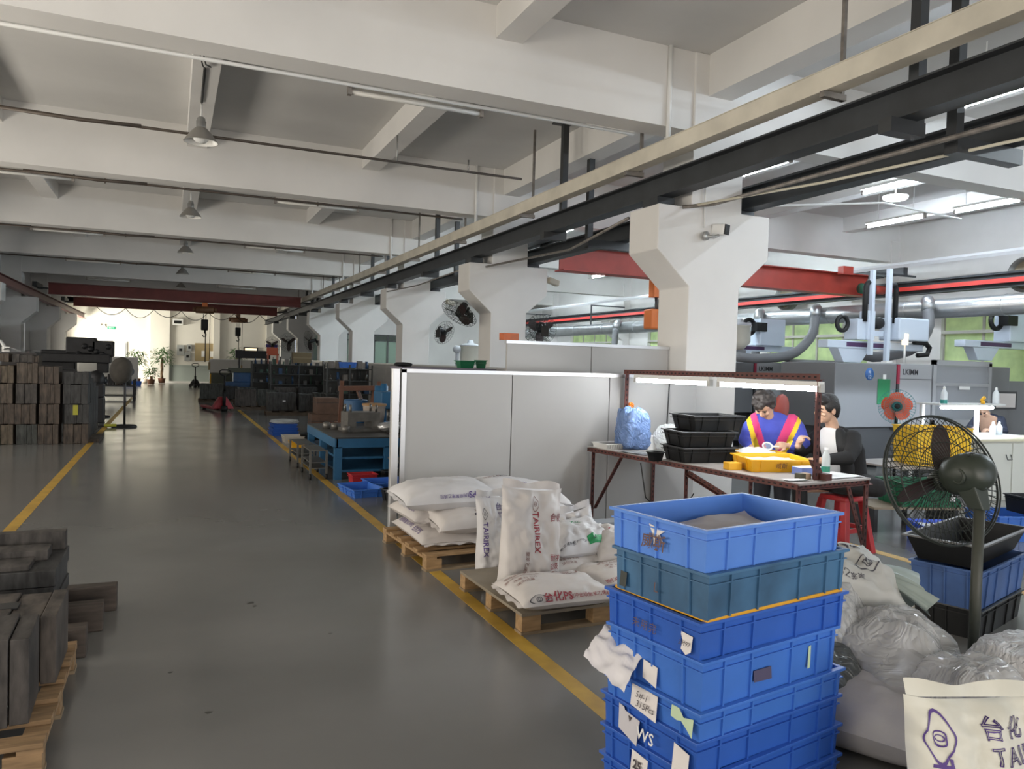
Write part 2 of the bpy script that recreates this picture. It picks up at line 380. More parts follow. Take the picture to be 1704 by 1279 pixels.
# pads under the runways on the corbels
for y in BAYS:
    for x, lb in ((5.2, 'left'), (6.38, 'right')):
        if x > 6 and y > 31: continue
        b = MB(); b.cbox((x, y+0.27, 3.58 if x < 6 else 3.56), (0.24, 0.3, 0.112 if x < 6 else 0.076)); tag(b.build('bearing_pad', DSTEEL), 'dark steel bearing pad under the %s runway on the %s column head' % (lb, ORD[BAYS.index(y)]), 'pad', 'runway bearing pads')
# twin hanger posts in the middle of each bay
HANGM = mat('weathered_hanger_steel', (0.032, 0.034, 0.036), 0.5)
for k in range(6):
    y = 4.3+6*k
    t = thing('hanger_frame', 'twin dark steel hanger posts with arms under the runways, %s bay from the camera' % ['first', 'second', 'third', 'fourth', 'fifth', 'sixth'][k], 'hanger', (0, y, 0), group='runway hanger frames')
    for x in (5.36, 5.82):
        b = MB(); b.box(x-0.045, x+0.045, -0.045, 0.045, 3.56, 5.3 if x < 5.6 else 4.85); b.build('post', HANGM, t)
    b = MB(); b.box(5.02, 5.4, -0.06, 0.06, 3.53, 3.64); b.build('arm', HANGM, t)
    b = MB(); b.box(5.78, 6.6, -0.06, 0.06, 3.47, 3.60); b.build('arm', HANGM, t)
    b = MB(); b.box(5.18, 5.46, -0.1, 0.1, 5.28, 5.3); b.build('top_plate', HANGM, t)
# cable tray
TRAY = mat('cream_cable_tray', (0.60, 0.56, 0.47), 0.55, var=0.12, scale=2.5)
t = thing('cable_tray', 'long cream cable tray hung from the ceiling beside the dark runway', 'cable tray', (4.98, -6, 3.99))
b = MB(); b.box(-0.08, 0.08, 0, 48, 0, 0.17); b.build('channel', TRAY, t, bevel=0.004)
b = MB(); b.box(-0.085, 0.085, 0, 48, 0.17, 0.177); b.build('tray_cover', TRAY, t)
for k in range(16):
    y = 4.8+3*k-6
    if 4.6 < 0: break
    h = thing('tray_hanger', '%s thin steel rod and crossbar carrying the cream cable tray, counted from the camera' % ORD[k], 'hanger', (4.98, y, 3.93), group='cable tray hangers')
    ztop = 1.36
    for s in (1,):
        b = MB(); b.box(0.11*s-0.016, 0.11*s+0.016, -0.016, 0.016, 0, ztop); b.build('rod', GALV if s < 0 else DULL, h)
    b = MB(); b.box(-0.11, 0.14, -0.025, 0.025, 0, 0.05); b.build('crossbar', DULL, h)
# round conduits running along the runway
def pipe(label, pts, r, m, name='conduit_pipe', cat='pipe', group=None, n=8):
    b = MB(); b.tube(pts, r, n); o = b.build(name, m); tag(o, label, cat, group); return o
pipe('grey conduit running between the two dark runways past the columns', [(5.55, 1.0, 3.52), (5.55, 7.0, 3.52), (5.3, 7.24, 3.5)], 0.022, DULL)
pipe('pale bent conduit crossing in front of the right runway', [(6.0, 3.6, 3.5), (5.75, 5.6, 3.5), (5.4, 7.2, 3.52)], 0.014, mat('cream_conduit', (0.62, 0.58, 0.46), 0.5))
pipe('grey conduit beside the runway beyond the first column', [(5.0, 7.9, 3.45), (5.6, 10.5, 3.45), (5.3, 13.2, 3.45)], 0.02, DULL)
pipe('thin sagging cable along the far part of the runway', [(5.0, 13.9, 3.42), (5.0, 16.5, 3.36), (5.0, 19.2, 3.42)], 0.015, DULL)
# ceiling conduits across the left aisle
CONDB = mat('brown_conduit', (0.10, 0.08, 0.065), 0.5, 0.3)
for i, (y, z) in enumerate(((11.05, 4.575), (13.72, 4.375), (19.72, 4.375), (25.72, 4.375))):
    x0 = -5.3
    t = thing('ceiling_conduit', ['brown conduit past the nearest hanging lamp', 'brown conduit under the second ceiling beam', 'brown conduit under the third ceiling beam', 'brown conduit under the fourth ceiling beam'][i]+' across the left aisle', 'pipe', (0, y, z))
    b = MB(); b.tube([(x0, 0, 0), (5.0, 0, 0)], 0.019, 8); b.build('tube', CONDB, t)
    b = MB(); b.tube([(-2.1, 0, 0.012), (-1.1, 0, -0.008), (-0.4, 0, 0.01)], 0.026, 8); b.build('tape_wrap', CONDB, t)
    if i == 0:
        for x in (2.98, 4.1): b = MB(); b.tube([(x, 0, 0), (x, 0, 0.18 if x > 4 else 0.39)], 0.013, 6); b.build('hanger_rod', GALV, t)
    else:
        for x in (-1.0, 2.3): b = MB(); b.tube([(x, 0, -0.05), (x, 0, 0.025)], 0.012, 6); b.build('clip', CONDB, t)
pipe('thin white conduit along the lower edge of the nearest ceiling beam', [(-5, 7.69, 4.385), (4.9, 7.69, 4.385)], 0.02, WPLAST)
for y in BAYS[:5]:
    pipe('white conduit running down the beam face beside the %s column' % ORD[BAYS.index(y)], [(5.1, y-0.02, 5.3), (5.1, y-0.02, 4.2)], 0.028, WPLAST, group='white conduits beside the columns')
# dark (unlit) fluorescent fittings under the main beams
TUBEOFF = mat('unlit_tube', (0.55, 0.54, 0.51), 0.3)
def fitting(x, y, z, L, label, group, lit=None, along='x'):
    t = thing('tube_light', label, 'lamp', (x, y, z), 0 if along == 'x' else PI/2, group)
    b = MB(); w_ = 0.085 if lit else 0.035; b.box(-L/2, L/2, -w_, w_, 0.02, 0.06); b.build('batten', mat('batten_paint', (0.50, 0.48, 0.44), 0.5), t)
    for s in (-1, 1):
        b = MB(); b.box(s*L/2-0.02, s*L/2+0.02, -0.028, 0.028, -0.055, 0.06); b.build('end_cap', DULL, t)
    b = MB(); b.tube([(-L/2+0.02, 0, -0.022), (L/2-0.02, 0, -0.022)], 0.024, 10); b.build('tube', lit or TUBEOFF, t)
    return t
ords = ['nearest', 'second', 'third', 'fourth', 'fifth', 'sixth']
for k, y in enumerate(BAYS[:6]):
    for x, sd in ((-2.15, 'left'), (2.3, 'middle')):
        if k == 0 and x < 0: continue
        f = fitting(x, y+0.46, 4.36, 1.42, 'unlit tube light under the %s ceiling beam, %s of the aisle' % (ords[k], 'left side' if x < 0 else 'middle'), 'unlit tube lights in the left aisle')
        pieces('hanger_rod', GALV, f, [(s-0.008, s+0.008, -0.008, 0.008, 0.06, 0.95) for s in (-0.62, 0.62)])
# high-bay lamps
SHADE = mat('grey_enamel_shade', (0.30, 0.285, 0.26), 0.4, 0.2); INNER = mat('white_enamel_inside', (0.85, 0.84, 0.80), 0.3); BULB = mat('white_bulb', (0.78, 0.78, 0.76), 0.25)
def highbay():
    t = thing('pendant_lamp', 'grey bell-shaped high-bay lamp', 'lamp', (0, 0, 0))
    b = MB(); b.lathe([(0.215, 0.0), (0.205, 0.012), (0.175, 0.06), (0.13, 0.12), (0.085, 0.17), (0.06, 0.19)], 28); b.build('shade', SHADE, t)
    b = MB(); b.lathe([(0.211, 0.0), (0.17, 0.056), (0.125, 0.115), (0.08, 0.165), (0.0, 0.185)], 28); b.build('reflector', INNER, t)
    b = MB(); b.lathe([(0.06, 0.188), (0.062, 0.27), (0.05, 0.28), (0.05, 0.31), (0.03, 0.33), (0.0, 0.33)], 18); b.build('socket', GALV, t)
    b = MB(); b.lathe([(0.0, -0.012), (0.06, -0.004), (0.095, 0.03), (0.10, 0.06), (0.06, 0.12), (0.0, 0.16)], 20); b.build('bulb', BULB, t)
    b = MB(); b.cyl((0, 0, 0.33), (0, 0, 0.50), 0.012, n=8); b.build('rod', WPLAST, t)
    return t
lamps = ['largest grey high-bay lamp, hanging nearest the camera', 'second grey high-bay lamp down the aisle', 'third grey high-bay lamp down the aisle', 'fourth high-bay lamp, above the near red crane', 'farthest high-bay lamp, just above the red crane girder']
hb = highbay()
for k in range(5):
    o = hb if k == 0 else dup(hb, (0, 0, 0))
    o.location = (0.31, 11.0+6*k, 4.47); o['label'] = lamps[k]; o['group'] = 'high-bay lamps of the left aisle'
b = MB()
b.tube([(0.24, 9.2, 4.95), (0.27, 9.35, 4.9), (0.30, 9.6, 4.955)], 0.008, 6); b.tube([(0.24, 8.9, 4.955), (0.3, 9.3, 4.9), (0.36, 9.5, 4.95)], 0.008, 6); b.tube([(0.3, 9.6, 4.955), (0.31, 10.9, 4.96)], 0.016, 6)
tag(b.build('loose_cable', CORDM), 'tangle of loose wires under the joist above the nearest lamp', 'wires')
# lit tubes in the right aisle
LIT = mat('lit_tube', (0.78, 0.88, 1.0), 0.3, emit=190)
def hang(f):
    pieces('hanger_rod', WPLAST, f, [(s-0.006, s+0.006, -0.006, 0.006, 0.06, 5.3-f.location.z) for s in (-0.4, 0.4)]); return f
LITS = [((8.03, 8.95, 4.7), 1.0, 'y'), ((8.03, 5.2, 4.7), 1.3, 'y'), ((10.6, 8.9, 4.72), 1.1, 'y'), ((13.0, 10.8, 4.7), 1.3, 'y'), ((13.1, 9.0, 4.7), 1.2, 'y')]
LABS = ['lit tube light seen just under the long dark runway near the first column', 'brightest lit tube light nearest the right edge under the runway', 'lit tube light high above the first grey machine beside the round lamp', 'long lit tube light over the first grey machine robot', 'lit tube light near the right wall beam']
LIT2 = mat('lit_tube_far', (0.80, 0.92, 1.0), 0.3, emit=420)
for (p, L, al), lb in zip(LITS, LABS): hang(fitting(*p, L, lb, 'lit tube lights in the right aisle', LIT, al))
for j, (x, y) in enumerate(((8.03, 14.6), (10.6, 15.2), (13.0, 16.2), (8.03, 20.6), (10.6, 21.2), (13.0, 22.0), (8.03, 26.4), (10.6, 27.2), (13.0, 28.0), (10.6, 2.6), (13.1, 3.6))):
    hang(fitting(x, y, 4.7, 1.3, 'lit tube light of the %s far row over the right aisle, %s' % (ORD[j//3], ['left', 'centre', 'right'][j % 3]) if y > 10 else 'lit tube light over the front of the right aisle, %s' % ['left', 'centre', 'right'][j % 3], 'lit tube lights in the right aisle beyond the first beam' if y > 10 else 'lit tube lights at the front of the right aisle', LIT2, 'y'))
t = thing('round_lamp', 'round white lit ceiling lamp among the tube lights of the right aisle', 'lamp', (11.3, 9.4, 4.66))
b = MB(); b.lathe([(0, 0), (0.17, 0.0), (0.2, 0.03), (0.2, 0.06), (0, 0.06)], 28); b.build('diffuser', mat('lit_disc', (0.95, 0.98, 1), 0.3, emit=9), t)
b = MB(); b.cyl((0, 0, 0.06), (0, 0, 0.62), 0.012, n=8); b.build('rod', WPLAST, t)
# thin suspended pipe frame in the right aisle
pipe('thin white suspended pipe across the right aisle ceiling', [(6.5, 7.9, 3.75), (9.6, 8.2, 4.2), (11.6, 8.4, 4.2)], 0.016, WPLAST)
pipe('white trunking along the right wall above the red conductor', [(15.05, -4, 4.15), (15.05, 32, 4.15)], 0.06, mat('white_trunking', (0.68, 0.69, 0.70), 0.5), n=4)
# ================================================================ overhead cranes
REDD = mat('crane_dark_red', (0.15, 0.026, 0.022), 0.5, var=0.12, scale=3)
def crane(label, x0, x1, y, z, h, w, rz, m, endm=DSTEEL):
    """x0, x1 = runway centres; girder between them, end trucks riding on the rails at height rz"""
    t = thing('overhead_crane', label, 'crane', ((x0+x1)/2, y, z))
    L = (x1-x0)/2; g = L-0.34; r = rz-z
    b = MB(); b.box(-g, g, -w/2, w/2, 0, 0.02); b.box(-g, g, -w/2, w/2, h-0.02, h); b.box(-g, g, -0.02, 0.02, 0.02, h-0.02)
    b.build('girder', m, t)
    for s in (-1, 1):
        b = MB(); b.box(s*L-0.07, s*L+0.07, -0.75, 0.75, r+0.03, r+0.2)
        b.box(min(s*g, s*L), max(s*g, s*L), -w/2, w/2, r+0.005, r+0.045); b.build('end_truck', endm, t, bevel=0.004)
    return t
c1 = crane('nearer dark red overhead crane girder across the left aisle', -4.5, 5.2, 32.6, 3.76, 0.42, 0.3, 3.94, REDD)
c2 = crane('farther dark red overhead crane girder across the left aisle', -4.5, 5.2, 40.4, 3.78, 0.42, 0.3, 3.94, REDD)
c3 = crane('bright red overhead crane girder across the right aisle behind the first column', 6.38, 15.15, 13.0, 3.46, 0.48, 0.36, 3.9, REDP)
b = MB(); b.box(2.9, 3.2, -0.36, -0.2, 0.42, 0.6); b.cyl((3.7, -0.45, 0.12), (4.05, -0.45, 0.12), 0.1, n=16); b.build('drive_motor', REDP, c3)
b = MB(); b.cyl((3.35, -0.45, 0.12), (3.7, -0.45, 0.12), 0.12, n=16); b.build('gearbox', mat('dark_green_enamel', (0.02, 0.10, 0.06), 0.45), c3)
ORANGE = mat('orange_hoist_paint', (0.62, 0.16, 0.03), 0.5)
HB = mat('hoist_brown', (0.20, 0.10, 0.05), 0.5, var=0.2)
def hoist(label, x, y, z, drop, r):
    t = thing('electric_hoist', label, 'hoist', (x, y, z))
    b = MB(); b.cyl((-0.42*r, 0, -0.05), (0.42*r, 0, -0.05), 0.17*r, n=18); b.build('drum', HB, t)
    b = MB(); b.box(-0.12*r, 0.12*r, -0.12, 0.12, 0.08, 0.24); b.build('trolley', ORANGE if y < 35 else HB, t)
    for s in (-1, 1):
        b = MB(); b.cyl((s*0.42*r, 0, -0.05), (s*0.55*r, 0, -0.05), 0.12*r, n=14); b.build('motor', HB, t)
    for s in (-0.05, 0.05):
        b = MB(); b.cyl((s, 0, -0.2), (s, 0, -0.45), 0.012, n=6); b.build('wire_rope', DSTEEL, t)
    b = MB(); b.box(-0.13, 0.13, -0.07, 0.07, -0.85, -0.42); b.build('hook_block', BLACKP, t, bevel=0.03)
    b = MB(); b.tube([(0, 0, -0.85), (0, 0, -0.95), (0.06, 0, -1.0), (0.05, 0, -1.08), (-0.03, 0, -1.1), (-0.07, 0, -1.04)], 0.022, 8); b.build('hook', DSTEEL, t)
    for xx, rr, z0 in ((0.04, 0.022, -0.85), (0.2, 0.012, -0.1)):
        b = MB(); b.cyl((xx, 0, z0), (xx, 0, -drop), rr, n=6); b.build('chain', mat('dull_chain', (0.12, 0.10, 0.08), 0.5, 0.5), t)
    b = MB(); b.box(0.16, 0.24, -0.04, 0.04, -drop-0.3, -drop); b.build('pendant_control', mat('dull_pendant', (0.3, 0.22, 0.1), 0.5), t)
    return t
hoist('brown electric hoist with orange trolley and black hook block on the nearer red crane', 1.17, 32.6, 3.51, 2.1, 0.8)
hoist('smaller brown electric hoist on the farther red crane', 3.0, 40.4, 3.53, 2.3, 0.8)
b = MB()
for i in range(9):
    xa = -3.2+i*1.2; pts = [(xa+1.2*u, 40.2, 3.78-0.42*(1-(2*u-1)**2)*(1.0 if i % 2 else 0.8)) for u in [q/10 for q in range(11)]]
    if i < 7: b.tube(pts, 0.016, 6)
tag(b.build('festoon_cable', CORDM), 'black festoon cable looping under the far red crane in front of the bright back wall', 'cable')
t = thing('chain_hoist', 'small orange chain hoist hanging under the red crane beside the first column', 'hoist', (8.9, 12.93, 3.06))
b = MB(); b.box(-0.12, 0.12, -0.1, 0.1, 0.02, 0.38); b.build('trolley', ORANGE, t, bevel=0.01)
b = MB(); b.box(-0.2, 0.16, -0.14, 0.14, -0.62, -0.22); b.build('body', ORANGE, t, bevel=0.03)
b = MB(); b.tube([(0, 0, 0.02), (0.02, 0, -0.22)], 0.03, 6); b.build('suspension', DSTEEL, t)
b = MB(); b.tube([(0.3, 0, 0.0), (0.36, 0.0, -0.8), (0.55, 0, -1.5), (0.62, 0, -2.0)], 0.02, 6); b.build('cable', CORDM, t)
# ================================================================ pallets
PINE = mat('pine_wood', (0.36, 0.22, 0.10), 0.7, var=0.25, scale=6, stretch=(1, 6, 6), bump=0.15, col2=(0.46, 0.29, 0.14))
DPINE = mat('dusty_pine', (0.26, 0.19, 0.115), 0.75, var=0.25, scale=5, stretch=(1.2, 7, 7), bump=0.15)
PLY = mat('dusty_plywood', (0.25, 0.21, 0.155), 0.75, var=0.15, scale=3)
def pallet(label, loc, Lx, Ly, rz=0.0, ply=False, h=0.135, nb=6, m=PINE, bottom=True):
    t = thing('pallet', label, 'pallet', loc, rz)
    zt = 0.02
    if ply:
        b = MB(); b.box(0, Lx, 0, Ly, h-zt, h); b.build('deck_board', PLY, t, bevel=0.002)
    else:
        w = 0.098; st = (Ly-w)/(nb-1)
        for i in range(nb):
            b = MB(); b.box(0, Lx, i*st, i*st+w, h-zt, h); b.build('deck_board', m, t, bevel=0.002)
        for x in (0, (Lx-0.09)/2, Lx-0.09):
            b = MB(); b.box(x, x+0.09, 0.0, Ly, h-2*zt, h-zt); b.build('stringer_board', m, t)
    for x in (0, (Lx-0.14)/2, Lx-0.14):
        for y in (0, (Ly-0.1)/2, Ly-0.1):
            b = MB(); b.box(x+0.004, x+0.136, y+0.004, y+0.096, 0.018 if bottom else 0, h-zt-(0 if ply else zt)); b.build('block', m, t, bevel=0.003)
    if bottom:
        for y in (0, (Ly-0.1)/2, Ly-0.1):
            b = MB(); b.box(0.0, Lx, y, y+0.1, 0.0, 0.018); b.build('base_board', DPINE, t)
    return t
pallet('pine pallet under the piled white sacks against the long grey partition', (1.85, 5.70, 0), 1.15, 1.1, 0.06)
pallet('plywood-topped block pallet in front, under the flat red-lettered sacks', (1.97, 4.17, 0), 1.15, 1.04, 0.02, ply=True)
# ================================================================ woven sacks
SACKM = mat('white_woven_sack', (0.64, 0.60, 0.575), 0.5, var=0.04, scale=5, bump=0.06)
SACKW = mat('white_woven_sack_bluish', (0.66, 0.65, 0.66), 0.42, var=0.04, scale=5, bump=0.06)
INKP = mat('purple_ink', (0.10, 0.055, 0.24), 0.6); INKR = mat('red_ink', (0.34, 0.04, 0.055), 0.6); INKK = mat('black_ink', (0.05, 0.045, 0.06), 0.6); INKB = mat('brown_ink', (0.26, 0.13, 0.11), 0.6)
GREENL = mat('green_print', (0.02, 0.30, 0.10), 0.5)
def nz(x, y, z, s): return noise.noise(Vector((x*s, y*s, z*s)))
class Sack:
    """filled pillow-shaped sack: local x = length, y = width, resting near z = 0"""
    def __init__(s, L, Wd, T, seed, wr=1.0, bend=0.0, fill=None, sag=0.0):
        s.L, s.W, s.T, s.seed, s.wr, s.bend, s.fill, s.sag = L, Wd, T, seed, wr, bend, fill, sag
    def thick(s, u, v):
        a = max(0, 1-abs(u)**3.6)**0.5; c = max(0, 1-abs(v)**3.0)**0.5
        h = s.T*a*c
        if s.fill: h *= s.fill(u, v)
        return h
    def wrk(s, u, v):
        e = max(abs(u), abs(v))
        q = s.seed*13.1
        w = 0.010*nz(u*1.3+q, v*1.3, 0, 1.7) + 0.0055*(1-abs(nz(u*2+q, v*2, 3, 2.2))*2)
        w += 0.010*abs(u)**3*math.sin(v*9+q)*0.6 + 0.006*abs(v)**4*math.sin(u*14+q)
        return w*s.wr
    def pt(s, u, v, top):
        x = u*s.L/2*(1-0.05*(1-v*v)*abs(u)**2 + 0.03*abs(v)**4); y = v*s.W/2*(1-0.055*(1-u*u)*abs(v)**2 + 0.02*abs(u)**4)
        h = s.thick(u, v); z0 = s.T*0.42*(1.0)
        k = min(1, 6*(1-max(abs(u), abs(v))))
        if top: z = z0 + h*0.58 + s.wrk(u, v)*k
        else: z = z0 - h*0.42
        z0b = -s.bend*(u*u)*s.L*0.5 + s.sag*nz(u+s.seed, v, 1, 1.1)*0.03
        return Vector((x, y, z + z0b))
    def mesh(s, n=34, m=24):
        b = MB()
        b.grid(lambda a, c: s.pt(2*a-1, 2*c-1, True), n, m)
        b.grid(lambda a, c: s.pt(1-2*a, 2*c-1, False), n, m)
        return b
    def surf(s, x, y):
        if not hasattr(s, 'arc'):           # y is measured along the curved cloth, so print on a slope keeps its height
            s.arc = [0.0]; q = None
            for i in range(0, 61):
                v = i/60; p = (v*s.W/2*(1-0.055*v*v), s.T*0.58*max(0, 1-v**3)**0.5)
                if q: s.arc.append(s.arc[-1]+math.hypot(p[0]-q[0], p[1]-q[1]))
                q = p
        u = max(-0.98, min(0.98, x/(s.L/2))); a = abs(y); i = 0
        while i < 59 and s.arc[i+1] < a: i += 1
        v = math.copysign(min(0.985, (i+(a-s.arc[i])/max(1e-6, s.arc[i+1]-s.arc[i]))/60), y)
        for _ in range(2):
            p = s.pt(u, v, True); u = max(-.98, min(.98, u+(x-p.x)/(s.L/2)))
        p = s.pt(u, v, True); e = 0.01
        du = s.pt(u+e if u < .9 else u-e, v, True)-p; dv = s.pt(u, v+e if v < .9 else v-e, True)-p
        if u >= .9: du = -du
        if v >= .9: dv = -dv
        n = du.cross(dv).normalized()
        return p + n*0.0032
    def printed(s, body, size, x, y, rot, m, parent, name='lettering', **kw):
        vs, fs = text_mesh(body, size, sub=max(0.012, size*0.22), **kw)
        s.lay([(v.x, v.y) for v in vs], fs, x, y, rot, m, parent, name)
    def lay(s, vs, fs, x, y, rot, m, parent, name):
        c, d = math.cos(rot), math.sin(rot); b = MB()
        b.add([s.surf(x+c*vx-d*vy, y+d*vx+c*vy) for vx, vy in vs], fs); return b.build(name, m, parent)
    def emblem(s, size, x, y, rot, m, parent):
        vs = []; fs = []
        def ring(fn, n, w):
            o = len(vs)
            for i in range(n):
                a = 2*PI*i/n; px, py = fn(a); vs.append((px*size, py*size)); vs.append((px*size*(1-w), py*size*(1-w)))
            for i in range(n):
                j = (i+1) % n; fs.append((o+2*i, o+2*j, o+2*j+1, o+2*i+1))
        ring(lambda a: ((0.5+0.42*max(0, abs(math.cos(a))-0.55)**1.5*3)*math.cos(a), 0.5*math.sin(a)), 36, 0.12)
        ring(lambda a: (0.26*math.cos(a), 0.26*math.sin(a)*(1+0.2*math.cos(2*a))), 22, 0.2)
        ring(lambda a: (0.12*math.cos(a), 0.16*math.sin(a)), 14, 0.3)
        s.lay(vs, fs, x, y, rot, m, parent, 'emblem')
def sack(label, loc, L, Wd, T, seed, rz=0.0, rx=0.0, ry=0.0, m=SACKM, group=None, name='sack', **kw):
    t = thing(name, label, 'sack', loc, rz, group, rx, ry)
    s = Sack(L, Wd, T, seed, **kw); s.mesh().build('bag', m, t)
    b = MB(); e = L/2*0.985
    for q in (-1, 1):
        b.grid(lambda a, c, q=q: Vector((q*(e+0.028*c+0.006*math.sin(a*15+seed)*c), (a-0.5)*Wd*0.95, T*0.42-(s.bend*s.L*0.5)+0.008*math.sin(a*23+seed)*c-0.01*c)), 22, 2)
    b.build('sewn_end', m, t)
    return t, s
small1 = '通用级聚苯乙烯粒'
# lower layer on the back pallet
t, s = sack('bottom left white sack on the back pallet, purple print on its side edge', (2.12, 6.24, 0.137), 0.9, 0.56, 0.15, 1, PI/2, group='sacks on the back pallet')
s.printed('台化PS', 0.07, -0.15, 0.235, PI, INKP, t); s.printed(small1, 0.045, 0.16, 0.235, PI, INKP, t)
t, s = sack('bottom right white sack on the back pallet, mostly hidden behind the standing sacks', (2.66, 6.28, 0.137), 0.9, 0.54, 0.15, 2, PI/2, group='sacks on the back pallet')
t, s = sack('white sack of the middle layer at the left end of the back pallet', (2.06, 6.32, 0.287), 0.72, 0.50, 0.15, 3, PI/2+0.05, group='sacks on the back pallet')
s.printed('聚苯乙烯树脂 净重25公斤', 0.032, -0.22, 0.0, -PI/2, INKK, t); s.printed('POLYSTYRENE RESIN', 0.026, -0.17, 0.0, -PI/2, INKK, t); s.printed('TAIRIREX', 0.055, -0.1, 0.2, PI, INKP, t)
t, s = sack('white sack with upside-down grey print lying across the front of the pile', (2.36, 5.96, 0.275), 0.84, 0.46, 0.2, 4, 0.10, rx=0.16, group='sacks on the back pallet')
s.printed('POLYSTYRENE', 0.034, 0.02, -0.115, PI, INKB, t); s.printed('GENERAL PURPOSE ■', 0.03, 0.04, -0.165, PI, INKK, t); s.printed('X', 0.085, 0.23, -0.13, PI, INKP, t)
t, s = sack('middle white sack wedged under the top pair of the pile', (2.62, 6.36, 0.285), 0.86, 0.5, 0.16, 5, 0.0, group='sacks on the back pallet')
t, s = sack('topmost left white sack, its large purple name printed upside down', (2.12, 6.08, 0.442), 0.84, 0.5, 0.225, 6, 0.05, rx=0.1, m=SACKW, group='sacks on the back pallet', wr=1.3)
s.printed('台化PS', 0.068, 0.22, -0.245, PI, INKP, t, bold=0.001); s.printed(small1, 0.034, 0.0, -0.248, PI, INKP, t)
t, s = sack('topmost right white sack beside it, purple letters on its front', (2.80, 6.16, 0.42), 0.9, 0.5, 0.22, 7, -0.10, ry=0.12, m=SACKW, group='sacks on the back pallet', wr=1.3, bend=0.05)
s.printed('TAIRIREX', 0.062, 0.05, -0.16, -0.05, INKP, t); s.printed('聚苯乙烯', 0.045, -0.22, 0.05, 0.3, INKB, t); s.emblem(0.1, -0.14, 0.03, 0.4, INKK, t); s.printed('POLYSTYRENE', 0.035, 0.28, -0.15, -0.05, INKP, t)
t, s = sack('white sack sliding off the right end of the pile towards the table', (3.22, 5.98, 0.16), 0.75, 0.5, 0.2, 8, -0.1, ry=0.62, m=SACKW, group='sacks on the back pallet')
s.printed('聚苯乙烯粒', 0.055, 0.18, -0.17, 0, INKP, t)
# standing half-empty sacks
def standing(label, loc, Wd, Ht, T, seed, rz, lean=0.0, m=SACKM, group=None, fillk=0.7, roll=0.0, wr=2.0):
    """a sack on end: its length is vertical; narrow and crumpled at the mouth"""
    f = lambda u, v: max(0.12, (1-fillk*max(0, u*0.5+0.5)**1.3))
    t = thing('sack', label, 'sack', loc, rz, group, lean, roll)
    s = Sack(Ht, Wd, T, seed, wr=wr, fill=f, sag=1.0)
    R_ = Matrix(((0, 1, 0, 0), (0, 0, -1, 0), (-1, 0, 0, 0), (0, 0, 0, 1)))   # x->-z, y->x, z->-y
    R_ = Matrix(((0, -1, 0, 0), (0, 0, -1, 0), (1, 0, 0, 0), (0, 0, 0, 1)))  # x->z (up), y->-x, z->-y (faces the camera)
    R_ = Matrix.Translation((0, T*0.42, Ht/2)) @ R_
    b = s.mesh(44, 30)
    b.v = [tuple(R_ @ Vector(p)) for p in b.v]; b.build('bag', m, t)
    s.R = R_; old = s.surf
    s.surf = lambda x, y: R_ @ old(x, y)
    b = MB(); b.grid(lambda a, c: R_ @ Vector((Ht/2*0.985+0.05*c+0.012*math.sin(a*9+seed)*c, (a-0.5)*Wd*0.96, T*0.42+0.02*math.sin(a*11+seed)*c)), 26, 3); b.build('open_mouth', m, t)
    return t, s
UP = 0.0      # text running up the bag
t, s = standing('narrow upright sack with purple letters running down its left edge', (2.30, 5.36, 0.0), 0.34, 0.64, 0.2, 11, 0.02, lean=-0.06, m=SACKW, group='standing sacks')
s.printed('TAIRIREX', 0.062, 0.0, 0.118, PI, INKP, t, bold=0.001); s.emblem(0.05, 0.19, 0.118, 0, INKK, t)
s.printed('台化', 0.055, 0.235, -0.03, -PI/2, INKP, t, outline=True); s.printed('TAIRI', 0.05, 0.175, -0.05, -PI/2, INKP, t, outline=True)
t, s = standing('big slumped upright sack with red letters down its front on the plywood pallet', (2.27, 4.74, 0.135), 0.48, 0.66, 0.24, 12, 0.06, lean=-0.12, roll=0.10, group='standing sacks', wr=2.6)
s.printed('TAIRIREX', 0.066, 0.03, 0.0, PI, INKR, t, bold=0.001); s.emblem(0.062, 0.22, 0.0, 0.05, INKB, t)
s.printed('台化', 0.06, 0.13, -0.17, -PI/2, INKR, t, outline=True); s.printed('耐冲', 0.05, -0.14, -0.15, -PI/2, INKR, t); s.printed('击级', 0.05, -0.2, -0.15, -PI/2, INKR, t); s.printed('聚苯乙烯树脂', 0.034, -0.2, 0.08, PI, INKB, t)
# flat sacks on the plywood pallet
def backprint(s, t, x, y, ink):
    s.printed('使用说明 本品为', 0.03, x, y+0.05, 0.0, ink, t); s.printed('聚苯乙烯树脂粒料', 0.03, x, y, 0.0, ink, t); s.printed('净重 25 公斤', 0.03, x, y-0.05, 0.0, ink, t); s.printed('请勿受潮', 0.03, x-0.02, y-0.1, 0.0, ink, t)
t, s = sack('front flat white sack with a large red name along its front edge', (2.29, 4.35, 0.137), 0.66, 0.54, 0.145, 21, -0.03, group='flat sacks on the plywood pallet', wr=1.2)
s.printed('台化PS', 0.068, -0.095, -0.25, 0.0, INKR, t, bold=0.0012); s.printed('耐冲击级聚苯乙烯粒', 0.032, 0.125, -0.252, 0.0, INKR, t); s.emblem(0.075, -0.225, -0.25, 0, INKK, t)
backprint(s, t, -0.19, 0.1, INKB); s.printed('耐冲击级聚苯乙烯粒', 0.034, 0.0, 0.13, -0.35, INKB, t); s.emblem(0.1, 0.12, 0.12, -0.2, INKB, t)
t, s = sack('flat white sack at the right end of the plywood pallet, half behind the blue crates', (2.93, 4.47, 0.137), 0.66, 0.54, 0.145, 22, -0.10, group='flat sacks on the plywood pallet', wr=1.2)
backprint(s, t, -0.1, 0.06, INKB); s.printed('耐冲击级聚苯乙烯粒', 0.05, -0.05, -0.21, 0.0, INKR, t)
